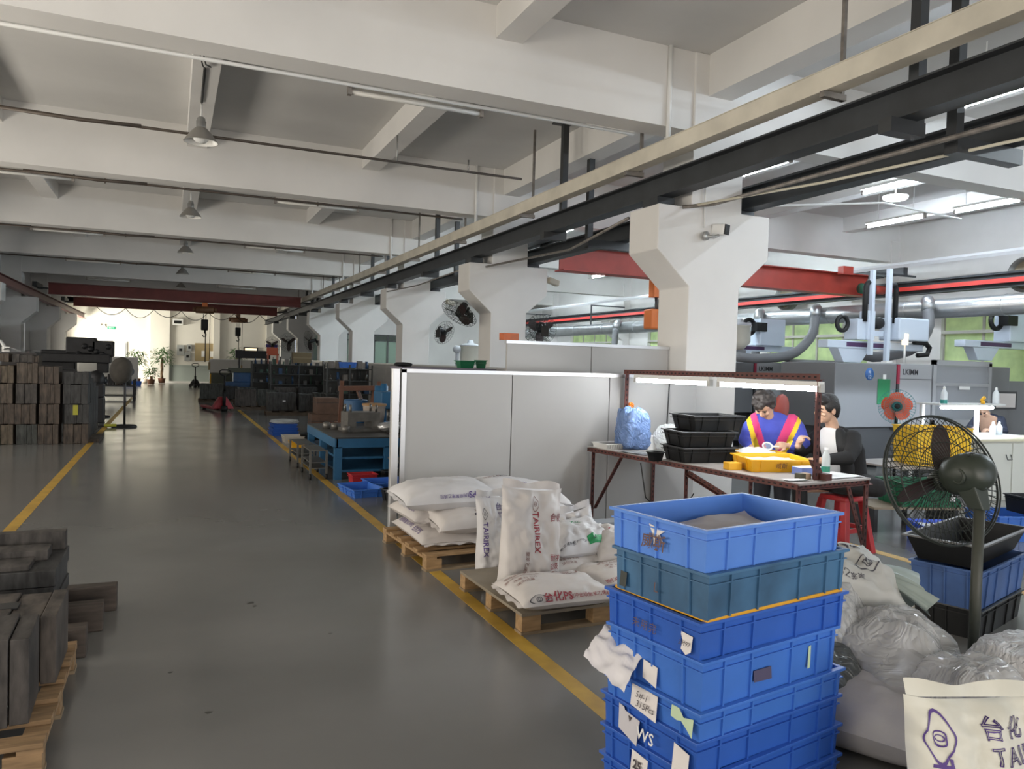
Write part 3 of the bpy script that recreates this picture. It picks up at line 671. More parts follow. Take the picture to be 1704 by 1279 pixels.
t, s = sack('flat white sack at the back of the plywood pallet under the green-labelled one', (2.72, 4.93, 0.137), 0.68, 0.5, 0.14, 23, 0.0, group='flat sacks on the plywood pallet', wr=1.2)
backprint(s, t, -0.1, -0.1, INKB)
t, s = sack('crumpled white sack with a green label band on top of the flat sacks', (2.80, 5.0, 0.27), 0.52, 0.42, 0.2, 24, 0.05, rx=0.25, m=SACKW, wr=3.0)
q = [(-0.1, -0.045), (0.12, -0.045), (0.12, 0.045), (-0.1, 0.045)]
vs = [(-0.1+0.22*i/10, -0.035+0.07*j/4) for j in range(5) for i in range(11)]; fs = [(j*11+i, j*11+i+1, (j+1)*11+i+1, (j+1)*11+i) for j in range(4) for i in range(10)]
s.lay(vs, fs, 0.08, -0.16, 0.05, GREENL, t, 'green_label'); s.printed('台化', 0.05, -0.02, 0.06, 0.1, GREENL, t); s.printed('聚苯乙烯树脂 POLYSTYRENE', 0.026, -0.12, -0.17, 0.05, INKK, t)
t, s = sack('white sack with red letters leaning behind the top of the blue crate stack', (3.12, 4.86, 0.24), 0.5, 0.42, 0.2, 25, -0.25, rx=0.3, m=SACKM, wr=2.0)
s.printed('TAIRIREX', 0.075, 0.08, -0.02, -0.25, INKR, t); s.emblem(0.07, -0.17, 0.05, 0, INKR, t)
t, s = standing('crumpled open-mouthed white bag behind the green-labelled sack', (2.98, 5.2, 0.12), 0.3, 0.42, 0.16, 26, -0.1, m=SACKW, wr=3.2, roll=-0.25)
# ================================================================ inspection table with slotted-angle frame
ANGLE = mat('red_brown_angle_iron', (0.11, 0.036, 0.03), 0.55, 0.2, var=0.25, scale=7)
TOPM = mat('scuffed_grey_tabletop', (0.36, 0.33, 0.31), 0.45, var=0.12, scale=3)
HOLE = mat('slot_hole', (0.012, 0.01, 0.01), 0.8)
TX, TY, TR, TH = 4.27, 4.28, 0.121, 0.826
def TL(x, y, z=0): return Vector((TX+x*math.cos(TR)-y*math.sin(TR), TY+x*math.sin(TR)+y*math.cos(TR), TH+z))
tb = thing('inspection_table', 'long grey-topped inspection table on a red-brown slotted angle frame', 'table', (TX, TY, 0), TR)
b = MB(); b.box(0, 0.86, 0, 2.6, TH-0.018, TH); b.build('tabletop', TOPM, tb, bevel=0.003)
def angle(name, p, q, w=0.04, flip=1):
    b = MB(); p = Vector(p); q = Vector(q); d = (q-p); n = d.normalized()
    a = Vector((0, 0, 1)) if abs(n.z) < 0.7 else Vector((0, 1, 0)); c = n.cross(a).normalized(); a = c.cross(n).normalized()
    M = Matrix((c, a, n)).transposed().to_4x4(); M.translation = p
    L = d.length
    b.box(-w/2, w/2, -0.0025, 0.0025, 0, L, M); b.box(-w/2*1-0.0025, -w/2+0.0025, 0, w, 0, L, M)
    b.cur = 1; k = int(L/0.055)
    for i in range(k):
        z = 0.03+i*0.055
        if z+0.025 > L: break
        b.box(-0.006, 0.006, -0.0036, 0.0036, z, z+0.024, M); b.box(-w/2-0.0036, -w/2+0.0036, 0.014, 0.026, z, z+0.024, M)
    return b.build(name, [ANGLE, HOLE], tb)
for x, y in ((0.02, 0.02), (0.84, 0.02), (0.02, 1.2), (0.84, 1.2), (0.02, 2.55), (0.84, 2.55)): angle('leg', (x, y, 0), (x, y, TH-0.02))
angle('side_rail', (0.0, 0.0, TH-0.045), (0.0, 2.6, TH-0.045)); angle('side_rail', (0.86, 0.0, TH-0.045), (0.86, 2.6, TH-0.045)); angle('end_rail', (0.0, 0.0, TH-0.05), (0.86, 0.0, TH-0.05))
angle('brace', (0.84, 0.02, 0.25), (0.60, 0.02, TH-0.05)); angle('brace', (0.02, 1.2, TH-0.1), (0.02, 0.7, TH-0.25)); angle('brace', (0.02, 2.5, 0.2), (0.02, 2.1, TH-0.06))
angle('post', (0.29, 0.08, TH), (0.29, 0.08, 1.60), 0.05); angle('post', (0.44, 2.56, TH), (0.44, 2.56, 1.585), 0.05)
angle('top_bar', (0.29, 0.06, 1.6), (0.44, 2.58, 1.585), 0.045); angle('brace', (0.29, 0.1, 0.99), (0.40, 0.1, TH))
b = MB(); b.box(0.33, 0.4, 0.02, 0.1, TH, TH+0.05); b.build('foot_block', ANGLE, tb)
LITT = mat('lit_work_tube', (0.95, 0.98, 1.0), 0.3, emit=70)
for i, (yy, lb) in enumerate(((0.62, 'lit tube light under the table frame bar above the two workers'), (1.85, 'lit tube light under the table frame bar nearest the partition'))):
    xx = 0.29+0.15*yy/2.5; p = TL(xx, yy, 1.545-TH)
    t = thing('work_light', lb, 'lamp', p, TR+PI/2-0.06, 'work lights on the table frame')
    b = MB(); b.box(-0.56, 0.56, -0.028, 0.028, 0.005, 0.04); b.build('batten', WPLAST, t)
    b = MB(); b.tube([(-0.53, 0, -0.018), (0.53, 0, -0.018)], 0.02, 10); b.build('tube', LITT, t)
    for s_ in (-1, 1):
        b = MB(); b.box(s_*0.55-0.02, s_*0.55+0.02, -0.022, 0.022, -0.042, 0.02); b.build('end_cap', mat('tube_cap', (0.5, 0.5, 0.48), 0.5), t)
def onT(x, y): # world -> height of table top
    return TH+0.001
# ---------------------------------------------------------------- trays and crates
def tray_mb(L, Wd, H, tp, wall, floor=0.012):
    """open-topped tapered box, origin at centre of its base; tp = inset of the base on each side"""
    b = MB(); a, c = L/2, Wd/2
    o = [(-a+tp, -c+tp, 0), (a-tp, -c+tp, 0), (a-tp, c-tp, 0), (-a+tp, c-tp, 0), (-a, -c, H), (a, -c, H), (a, c, H), (-a, c, H)]
    w = wall
    i = [(-a+w, -c+w, H), (a-w, -c+w, H), (a-w, c-w, H), (-a+w, c-w, H), (-a+tp+w, -c+tp+w, floor), (a-tp-w, -c+tp+w, floor), (a-tp-w, c-tp-w, floor), (-a+tp+w, c-tp-w, floor)]
    f = [(0, 3, 2, 1)]+[(k, (k+1) % 4, 4+(k+1) % 4, 4+k) for k in range(4)]+[(4+k, 4+(k+1) % 4, 8+(k+1) % 4, 8+k) for k in range(4)]+[(8+k, 8+(k+1) % 4, 12+(k+1) % 4, 12+k) for k in range(4)]+[(12, 13, 14, 15)]
    b.add(o+i, f); return b
def rim_mb(L, Wd, z0, z1, out, inn=0.004):
    b = MB(); a, c = L/2, Wd/2
    for (x0, x1, y0, y1) in ((-a-out, a+out, -c-out, -c+inn), (-a-out, a+out, c-inn, c+out), (-a-out, -a+inn, -c+inn, c-inn), (a-inn, a+out, -c+inn, c-inn)):
        b.box(x0, x1, y0, y1, z0, z1)
    return b
def frame_mb(L, Wd, z0, z1, out, inn):
    """closed rectangular ring as one piece"""
    b = MB(); a, c = L/2, Wd/2
    r = lambda q, z: [(-a-q, -c-q, z), (a+q, -c-q, z), (a+q, c+q, z), (-a-q, c+q, z)]
    vs = r(out, z0)+r(out, z1)+r(-inn, z1)+r(-inn, z0); fs = []
    for k in range(4):
        for j in range(4): fs.append((4*k+j, 4*k+(j+1) % 4, 4*((k+1) % 4)+(j+1) % 4, 4*((k+1) % 4)+j))
    return b.add(vs, fs)
def crate(label, loc, L, Wd, H, m, rz=0.0, group=None, tp=0.018, wall=0.006, ribs=(5, 4), lip=0.012, name='crate', band=True, rimm=None, rx=0.0, ry=0.0, cat='crate'):
    t = thing(name, label, cat, loc, rz, group, rx, ry)
    l2, w2 = L-2*lip, Wd-2*lip
    tray_mb(l2, w2, H, tp, wall).build('shell', m, t)
    frame_mb(l2, w2, H-0.012, H, lip, 0.002).build('rim', rimm or m, t, bevel=0.002)
    if band: frame_mb(l2-0.006, w2-0.006, H-0.042, H-0.037, lip*0.7, 0.0).build('band', m, t)
    if ribs:
        d = min(0.009, lip*0.8); top = H-0.012
        nx, ny = ribs
        for sgn in (-1, 1):
            for k in range(nx):
                x = (-0.5+(k+0.5)/nx)*l2*1.0 if nx < 4 else [-0.36, -0.17, 0.13, 0.34, 0.46][k % 5]*l2
                b = MB(); y1 = sgn*w2/2; y0 = sgn*(w2/2-tp)
                b.taper((x-0.004, x+0.004, min(y0-0.002*sgn, y0+sgn*d), max(y0-0.002*sgn, y0+sgn*d)), (x-0.004, x+0.004, min(y1-0.002*sgn, y1+sgn*d), max(y1-0.002*sgn, y1+sgn*d)), 0.004, top); b.build('rib', m, t)
            for k in range(ny):
                y = (-0.5+(k+0.5)/ny)*w2 if ny < 3 else [-0.32, 0.0, 0.2, 0.4][k % 4]*w2
                b = MB(); x1 = sgn*l2/2; x0 = sgn*(l2/2-tp)
                b.taper((min(x0-0.002*sgn, x0+sgn*d), max(x0-0.002*sgn, x0+sgn*d), y-0.004, y+0.004), (min(x1-0.002*sgn, x1+sgn*d), max(x1-0.002*sgn, x1+sgn*d), y-0.004, y+0.004), 0.004, top); b.build('rib', m, t)
    return t
BLUE = mat('blue_crate_plastic', (0.05, 0.17, 0.58), 0.38, var=0.1, scale=3)
BLUE2 = mat('blue_crate_plastic_deep', (0.028, 0.11, 0.47), 0.38, var=0.1, scale=3)
TEAL = mat('dirty_teal_crate_plastic', (0.045, 0.125, 0.235), 0.5, var=0.35, scale=4)
STICK = mat('paper_sticker', (0.72, 0.68, 0.66), 0.7, var=0.05, scale=9); GREY_ST = mat('grey_paper', (0.55, 0.53, 0.56), 0.7); GRN_ST = mat('pale_green_paper', (0.50, 0.62, 0.42), 0.7); PEN = mat('pen_ink', (0.06, 0.045, 0.05), 0.6); CHAR = mat('brown_stencil', (0.10, 0.05, 0.05), 0.6)
SA = 0.1652; SNX, SNY = 1.677, 2.089
def stackpt(x, y): return (SNX+x*math.cos(SA)-y*math.sin(SA), SNY+x*math.sin(SA)+y*math.cos(SA))
rims = [1.10, 0.950, 0.779, 0.644, 0.468, 0.363, 0.237, 0.118]
PALEB = mat('pale_blue_crate_plastic', (0.10, 0.25, 0.70), 0.38, var=0.08, scale=3)
cols = [PALEB, TEAL, BLUE2, BLUE, BLUE, BLUE2, BLUE2, BLUE2]
offs = [(0.0, 0.0, 0.79, 0.51), (0.006, -0.006, 0.825, 0.5), (-0.004, 0.002, 0.845, 0.515), (-0.002, 0.0, 0.80, 0.505), (-0.008, -0.004, 0.845, 0.515), (-0.004, 0.002, 0.83, 0.52), (-0.004, 0.0, 0.845, 0.52), (-0.004, 0.0, 0.845, 0.52)]
clabs = ['topmost blue crate of the near stack, holding a grey rag', 'dirty teal-blue crate, second from the top of the near stack', 'blue crate under the yellow tray edge, third in the near stack', 'blue crate with a square white end sticker, fourth in the near stack', 'shallow blue crate with a handwritten paper label, fifth in the near stack', 'deep blue crate with white letters and a long grey paper, sixth in the near stack', 'deep blue crate with a numbered white label, second from the bottom of the near stack', 'bottom blue crate of the near stack standing on the floor']
crates = []
for i in range(8):
    zb = (rims[i+1]-0.008) if i < 7 else 0.0
    x, y, L, Wd = offs[i]; cx, cy = stackpt(x+L/2, y+Wd/2)
    if i == 1: zb = rims[2]+0.004
    crates.append(crate(clabs[i], (cx, cy, zb), L, Wd, rims[i]-zb, cols[i], SA+(0.012*math.sin(i*2.3) if i else 0), 'blue crates in the near stack', lip=0.014, tp=0.005))
YT = mat('yellow_tray_plastic', (0.72, 0.36, 0.02), 0.45)
cx, cy = stackpt(0.42, 0.25)
t = thing('yellow_tray', 'thin yellow tray whose edge shows between the second and third crates of the near stack', 'tray', (cx, cy, 0.772), SA)
b = tray_mb(0.76, 0.455, 0.012, 0.0, 0.012, 0.004); b.build('sheet', YT, t)
frame_mb(0.77, 0.465, 0.004, 0.018, 0.008, 0.004).build('rolled_edge', YT, t, bevel=0.003)
def on_end(ci, body, size, y, z, m, **kw):      # print on the short end (x = 0 side)
    c = crates[ci]; L = offs[ci][2]; H = c.dimensions.z
    return text_part(body, size, m, c, face_M((-L/2+0.0005+kw.pop('dx', 0), y, z), (0, -1, 0), (0.1, 0, 1)), **kw)
def sheet_on(ci, poly, m, side='end', name='sticker', dx=0.0):
    c = crates[ci]; L, Wd = offs[ci][2], offs[ci][3]
    b = MB()
    if side == 'end': M = face_M((-L/2-0.0005+dx, 0, 0), (0, -1, 0), (0.1, 0, 1))
    else: M = face_M((0, -Wd/2-0.0005+dx, 0), (1, 0, 0), (0, 0.1, 1))
    b.prism(poly, -0.0006, 0.0006, M); return b.build(name, m, c)
E1 = 0.004
sheet_on(0, [(-0.04, 0.13), (0.045, 0.115), (0.02, 0.10), (0.04, 0.075), (0.01, 0.09), (-0.005, 0.055), (-0.012, 0.09)], STICK)
on_end(0, '威斯', 0.062, 0.0, 0.065, CHAR, dx=-0.003, bold=0.001)
sheet_on(1, [(-0.20, 0.02), (-0.165, 0.02), (-0.165, 0.075), (-0.2, 0.078)], mat('dark_patch', (0.05, 0.055, 0.05), 0.8), name='dirt_patch')
on_end(1, 'L', 0.05, 0.0, 0.06, CHAR, dx=-0.003)
on_end(2, '未用完', 0.04, 0.02, 0.055, CHAR, dx=-0.003, space=1.25)
sheet_on(2, [(0.155, 0.09), (0.215, 0.085), (0.212, 0.03), (0.19, 0.015), (0.165, 0.03), (0.17, 0.06)], STICK); on_end(2, '3M97', 0.024, -0.185, 0.055, PEN, dx=-0.006, shear=0.3)
sheet_on(3, [(-0.045, 0.10), (0.03, 0.092), (0.032, 0.018), (-0.04, 0.035)], STICK)
sheet_on(3, [(-0.12, 0.10), (-0.02, 0.10), (-0.02, 0.055), (-0.12, 0.06)], mat('brown_smear', (0.07, 0.06, 0.12), 0.7), 'side', 'smear')
sheet_on(3, [(0.21, 0.13), (0.225, 0.132), (0.21, 0.05), (0.195, 0.048)], GRN_ST, 'side', 'tape')
sheet_on(4, [(-0.085, 0.105), (0.05, 0.098), (0.052, 0.004), (-0.085, 0.022)], STICK, name='paper', dx=-0.006)
on_end(4, '5#-1', 0.034, 0.022, 0.075, PEN, dx=-0.010, shear=0.2); on_end(4, '315Pcs', 0.034, 0.005, 0.04, PEN, dx=-0.010, shear=0.2)
sheet_on(4, [(0.12, 0.10), (0.155, 0.10), (0.18, 0.075), (0.225, 0.085), (0.225, 0.02), (0.2, 0.04), (0.17, 0.06), (0.15, 0.055), (0.12, 0.06)], GRN_ST, dx=-0.006)
sheet_on(5, [(-0.15, 0.12), (-0.12, 0.115), (-0.115, 0.105), (-0.03, 0.095), (-0.035, 0.0), (-0.14, 0.03)], GREY_ST, name='paper', dx=-0.006)
on_end(5, 'WS', 0.062, 0.0-0.01, 0.055, WPLAST, dx=-0.008, bold=0.0008); sheet_on(5, [(-0.09, 0.095), (-0.07, 0.093), (-0.081, 0.075)], PEN, dx=-0.009, name='mark')
sheet_on(5, [(0.15, 0.095), (0.225, 0.08), (0.225, -0.02), (0.15, -0.005)], STICK, name='paper', dx=-0.006)
sheet_on(6, [(-0.075, 0.095), (0.01, 0.085), (0.01, 0.0), (-0.075, 0.01)], STICK, name='paper', dx=-0.006); on_end(6, '25', 0.045, 0.035, 0.05, PEN, dx=-0.010, bold=0.0015)
# grey rag in the top crate
t = thing('rag', 'grey crumpled cloth lying in the topmost blue crate', 'cloth', (*stackpt(0.46, 0.27), 1.0), SA)
b = MB(); b.grid(lambda a, c: Vector(((a-0.5)*0.52+0.03*math.sin(c*7), (c-0.5)*0.36, 0.012+0.035*(1-abs(2*a-1))*(1-abs(2*c-1))**0.5+0.05*max(0, c-0.6)*a+0.014*nz(a*4, c*4, 2, 1.0))), 26, 20)
b.build('fold', mat('grey_cloth', (0.50, 0.47, 0.48), 0.9, var=0.04), t)
# pale plastic film poking out between crates
t = thing('plastic_film', 'crumpled pale plastic film sticking out on the left between stacked blue crates', 'film', (*stackpt(-0.02, 0.44), 0.52), SA)
b = MB(); b.grid(lambda a, c: Vector((0.08-0.15*a, 0.12-0.24*c-0.03*a, 0.05+0.04*(1-a)*(1-c)-0.12*a*a*(0.5+0.5*c)+0.02*nz(a*5, c*5, 1, 1.2))), 18, 18); b.build('sheet', mat('pale_film', (0.68, 0.66, 0.68), 0.3, var=0.04), t)
# ================================================================ things on the inspection table
def blacktray(label, loc, rz, group='black trays stacked on the table'):
    return crate(label, loc, 0.56, 0.42, 0.138, BLACKP, rz, group, tp=0.03, ribs=(3, 2), lip=0.016, name='black_tray', rimm=mat('black_rim', (0.03, 0.031, 0.033), 0.35), cat='tray')
blacktray('bottom black tray of the three stacked on the inspection table', (4.38, 5.62, TH+0.001), -0.10)
blacktray('middle black tray of the three stacked on the table, shifted left', (4.41, 5.66, TH+0.138), -0.16)
blacktray('topmost black tray of the three on the table, beside the woman', (4.56, 5.74, TH+0.275), -0.06)
bw = thing('small_bowl', 'small black bowl on the table left of the black trays', 'bowl', (3.95, 5.67, TH))
b = MB(); b.lathe([(0, 0.004), (0.05, 0.004), (0.058, 0.01), (0.078, 0.085), (0.088, 0.088), (0.088, 0.082), (0.075, 0.08), (0.055, 0.004), (0.0, 0.0)], 28); b.build('bowl', BLACKP, bw)
# blue bag, orange tie, clear bags
BAGB = mat('blue_film_bag', (0.20, 0.32, 0.62), 0.2, var=0.12, scale=7, crease=0.8)
CLEARP = mat('clear_plastic_bag', (0.80, 0.84, 0.84), 0.18, var=0.05, scale=6, alpha=0.55, crease=0.8)
GREYP = mat('grey_translucent_bag', (0.52, 0.52, 0.51), 0.2, var=0.10, scale=5, alpha=0.85, crease=0.5)
def bagblob(label, loc, sx, sy, sz, seed, m, rz=0.0, neck=0.0, name='plastic_bag', cat='bag', group=None, rough=1.0, box=3.0, n=44):
    t = thing(name, label, cat, loc, rz, group)
    def f(a, c):
        th = 2*PI*a; ph = PI*(c-0.5)
        cx, cy, cz = math.cos(th)*math.cos(ph), math.sin(th)*math.cos(ph), math.sin(ph)
        k = (abs(cx)**box+abs(cy)**box+abs(cz)**box)**(-1/box)
        p = Vector((cx, cy, cz))*k
        r = 1+rough*(0.12*nz(cx*1.2+seed, cy*1.2, cz*1.2, 1.6)+0.13*(0.3-abs(nz(cx+seed, cy, cz, 2.6)))+0.07*(0.3-abs(nz(cx, cy+seed, cz, 6.0))))
        p *= r
        z = p.z*sz/2+sz/2
        tpz = 1-neck*max(0, (z/sz-0.55))**1.0*1.6
        return Vector((p.x*sx/2*max(0.12, tpz), p.y*sy/2*max(0.12, tpz), max(0.0, z)))
    b = MB(); b.grid(f, n, n//2+6, closed_u=True); b.build('film', m, t)
    return t
bagblob('blue plastic bag of goods standing on the table against the partition', (4.31, 6.60, TH), 0.29, 0.26, 0.40, 3, BAGB, neck=0.25, box=6, rough=1.7)
ot = thing('orange_tie', 'small orange flower-shaped tag on the far post above the blue bag', 'tag', TL(0.47, 2.52, 0.43))
b = MB()
for k in range(5): b.tube([(0, 0, 0), (0.028*math.cos(k*1.257), -0.01, 0.028*math.sin(k*1.257))], [0.006, 0.018], 8)
b.build('petal', mat('orange_plastic', (0.75, 0.2, 0.02), 0.4), ot)
bagblob('clear plastic bag on the table right of the blue bag', (4.64, 6.42, TH), 0.30, 0.3, 0.26, 5, CLEARP, neck=0.4)
bagblob('clear plastic bag of parts behind the black trays', (4.85, 6.25, TH), 0.3, 0.28, 0.3, 8, CLEARP, neck=0.3)
t = thing('plastic_basket', 'white slotted plastic basket at the far left corner of the table', 'basket', (4.14, 6.70, TH), 0.1)
tray_mb(0.34, 0.24, 0.055, 0.012, 0.005).build('shell', WPLAST, t); frame_mb(0.34, 0.24, 0.047, 0.056, 0.008, 0.002).build('rim', WPLAST, t)
for k in range(11):
    b = MB(); x = -0.15+k*0.03; b.box(x-0.004, x+0.004, -0.125, -0.108, 0.008, 0.044); b.build('slot_shade', mat('basket_shadow', (0.4, 0.4, 0.38), 0.5), t)  # grey strips painted for the shade inside the basket slots
b = MB(); b.box(-0.12, 0.11, -0.07, 0.07, 0.012, 0.05); b.build('contents', mat('grey_parts', (0.30, 0.30, 0.30), 0.5), t)
def flat(name, label, cat, loc, sx, sy, th, m, rz=0.0, group=None):
    t = thing(name, label, cat, loc, rz, group); b = MB(); b.grid(lambda a, c: Vector(((a-0.5)*sx, (c-0.5)*sy, th+0.004*nz(a*3, c*3, sx*9, 1.3)+0.003)), 8, 8); b.grid(lambda a, c: Vector(((0.5-a)*sx, (c-0.5)*sy, 0.0)), 8, 8); b.build('sheet', m, t); return t
PAPER = mat('white_paper', (0.78, 0.78, 0.77), 0.6)
flat('paper_sheet', 'dark printed card lying on the table between the basket and the bowl', 'paper', (4.16, 6.22, TH), 0.22, 0.36, 0.004, mat('dark_card', (0.10, 0.10, 0.09), 0.5, col2=(0.3, 0.3, 0.28), scale=12, var=0.2), 0.2)
flat('paper_sheet', 'white slip of paper at the far left corner of the table edge', 'paper', (3.98, 6.80, TH), 0.14, 0.09, 0.003, PAPER, 0.5)
t = bagblob('dark foam pad beside the basket on the table', (4.40, 6.74, TH), 0.2, 0.12, 0.085, 2, BLACKP, name='foam_pad', cat='pad', rough=0.3)
t = thing('white_carton', 'small white box between the blue bag and the clear bag', 'box', (4.47, 6.52, TH)); b = MB(); b.box(-0.05, 0.05, -0.04, 0.04, 0, 0.14); b.build('carton', PAPER, t, bevel=0.003)
YEL = mat('yellow_tray', (0.80, 0.42, 0.015), 0.4)
t1 = crate('yellow tray of small white parts in front of the two workers', (4.64, 4.98, TH+0.005), 0.56, 0.40, 0.105, YEL, -0.28, None, tp=0.02, ribs=(3, 2), lip=0.014, name='parts_tray', band=False, cat='tray', rx=0.03)
b = MB(); b.grid(lambda a, c: Vector(((a-0.5)*0.47, (c-0.5)*0.31, 0.075+0.02*nz(a*3, c*3, 5, 1.5))), 14, 12); o = b.build('white_parts', mat('pale_parts', (0.80, 0.78, 0.66), 0.5, bump=0.4, scale=60), t1)
text_part('威斯', 0.05, CHAR, t1, face_M((0.0, -0.186, 0.05), (1, 0, 0), (0, -0.15, 1)))
t2 = crate('yellow tray beside the black trays behind the near yellow tray', (4.86, 5.42, TH+0.003), 0.46, 0.34, 0.10, YEL, -0.2, None, tp=0.02, ribs=(2, 2), lip=0.012, name='parts_tray', band=False, cat='tray')
b = MB(); b.grid(lambda a, c: Vector(((a-0.5)*0.40, (c-0.5)*0.28, 0.085+0.05*max(0, 1-((a-0.5)**2+(c-0.5)**2)*5)+0.02*nz(a*4, c*4, 1, 1.5))), 14, 12); b.build('white_parts', PAPER, t2)
t = thing('yellow_box', 'small yellow block at the front edge of the table left of the yellow tray', 'box', (4.30, 5.06, TH), -0.2); b = MB(); b.box(-0.06, 0.06, -0.05, 0.05, 0, 0.06); b.build('block', YEL, t, bevel=0.004)
t = thing('blue_carton', 'blue and white carton on the table beside the near post', 'box', (4.74, 4.66, TH), -0.05); b = MB(); b.box(-0.12, 0.12, -0.06, 0.06, 0, 0.06); b.build('carton', mat('blue_carton', (0.16, 0.22, 0.52), 0.5), t, bevel=0.003)
b = MB(); b.box(-0.118, 0.118, -0.058, 0.058, 0.06, 0.064); b.build('lid', PAPER, t)
t = thing('small_carton', 'small dark and tan carton at the foot of the near post', 'box', (4.49, 4.47, TH)); b = MB(); b.box(-0.055, 0.0, -0.03, 0.03, 0, 0.045); b.build('dark_half', mat('dark_olive', (0.07, 0.065, 0.04), 0.6), t); b = MB(); b.box(0.0, 0.055, -0.03, 0.03, 0, 0.045); b.build('tan_half', mat('tan_card', (0.42, 0.32, 0.22), 0.7), t)
flat('paper_sheet', 'white leaflet hanging over the front edge of the table', 'paper', (4.37, 4.42, TH), 0.20, 0.10, 0.004, PAPER, -0.1)
flat('paper_sheet', 'large white sheet covering the near right end of the table', 'paper', (4.90, 4.56, TH), 0.40, 0.30, 0.002, PAPER, TR)
t = thing('water_bottle', 'clear water bottle with a green label behind the near post', 'bottle', (4.82, 4.56, TH+0.004))
b = MB(); b.lathe([(0, 0), (0.03, 0), (0.033, 0.01), (0.033, 0.14), (0.028, 0.165), (0.014, 0.195), (0.013, 0.21)], 20); b.build('body', mat('clear_bottle', (0.82, 0.88, 0.88), 0.1, alpha=0.5), t)
b = MB(); b.lathe([(0.0335, 0.03), (0.0335, 0.075)], 20); b.build('label', mat('green_label', (0.02, 0.22, 0.14), 0.4), t)
b = MB(); b.lathe([(0.0145, 0.205), (0.0145, 0.225), (0, 0.225)], 16); b.build('cap', WPLAST, t)
pipe('black cable drooping under the table from the partition', [(3.95, 5.9, 0.78), (4.05, 5.95, 0.45), (4.25, 6.0, 0.30), (4.35, 5.8, 0.32), (4.25, 5.5, 0.55)], 0.006, CORDM, 'cable', 'cable')
pipe('black cable hanging down the lit partition behind the trays', [(4.98, 6.93, 1.5), (4.97, 6.93, 1.2), (4.96, 6.93, 0.9)], 0.007, CORDM, 'cable', 'cable')
# ================================================================ people
SKIN = mat('skin', (0.58, 0.36, 0.25), 0.5, var=0.05, scale=9)
HAIR = mat('black_hair', (0.014, 0.012, 0.011), 0.5, bump=0.6, scale=70)
HAIRC = mat('dark_curly_hair', (0.028, 0.022, 0.02), 0.6, bump=0.9, scale=45)
EYE = mat('eye_dark', (0.02, 0.015, 0.012), 0.3); LIP = mat('lips', (0.42, 0.18, 0.14), 0.5)
def solid(name, mb, mats, parent, voxel=0.008, smooth=4, cls=None):
    """fuse overlapping closed tubes into ONE continuous surface"""
    o = mb.build(name, mats if isinstance(mats, list) else [mats], None)
    r = o.modifiers.new('fuse', 'REMESH'); r.mode = 'VOXEL'; r.voxel_size = voxel; r.use_smooth_shade = True
    s = o.modifiers.new('soft', 'SMOOTH'); s.factor = 0.5; s.iterations = smooth
    dg = bpy.context.evaluated_depsgraph_get(); dg.update()
    me = bpy.data.meshes.new_from_object(o.evaluated_get(dg)); old = o.data
    o.modifiers.clear(); o.data = me; bpy.data.meshes.remove(old); me.name = name
    me.materials.clear()
    for m in (mats if isinstance(mats, list) else [mats]): me.materials.append(m)
    for p in me.polygons:
        p.use_smooth = True
        p.material_index = cls(p.center) if cls else 0
    o.parent = parent; return o
def limb(b, pts, rs, n=14):
    """closed tube with rounded ends"""
    P = [Vector(p) for p in pts]; d0 = (P[0]-P[1]).normalized(); d1 = (P[-1]-P[-2]).normalized()
    pp = [P[0]+d0*rs[0]*0.85, P[0]+d0*rs[0]*0.5]+P+[P[-1]+d1*rs[-1]*0.5, P[-1]+d1*rs[-1]*0.85]
    rr = [rs[0]*0.3, rs[0]*0.8]+list(rs)+[rs[-1]*0.8, rs[-1]*0.3]
    b.tube(pp, rr, n)
def ell(b, c, r, rot=None, n=18):
    M = Matrix.Translation(c) @ (rot.to_4x4() if rot else Matrix.Identity(4)) @ Matrix.Diagonal((*r, 1))
    b.lathe([(math.sin(PI*i/n), -math.cos(PI*i/n)) if 0 < i < n else (0.02, -1 if i == 0 else 1) for i in range(n+1)], n+4, M)
    k = n+4; o = len(b.v)-k*(n+1)
    b.f.append(tuple(range(o+k-1, o-1, -1))); b.m.append(b.cur); b.sm.append(True)
    b.f.append(tuple(range(o+k*n, o+k*(n+1)))); b.m.append(b.cur); b.sm.append(True)
def loft(b, rings, n=22):
    """rings: (centre, half width, half depth, tilt about x) torso cross-sections"""
    vs = []
    for c, w, d, tl in rings:
        for i in range(n):
            a = 2*PI*i/n; q = 0.9
            x = w*math.copysign(abs(math.cos(a))**q, math.cos(a)); y = d*math.copysign(abs(math.sin(a))**q, math.sin(a))
            vs.append(Vector(c)+Vector((x, y*math.cos(tl), y*math.sin(tl))))
    fs = [(i*n+j, i*n+(j+1) % n, (i+1)*n+(j+1) % n, (i+1)*n+j) for i in range(len(rings)-1) for j in range(n)]
    fs += [tuple(range(n))[::-1], tuple(range((len(rings)-1)*n, len(rings)*n))]
    b.add(vs, fs)
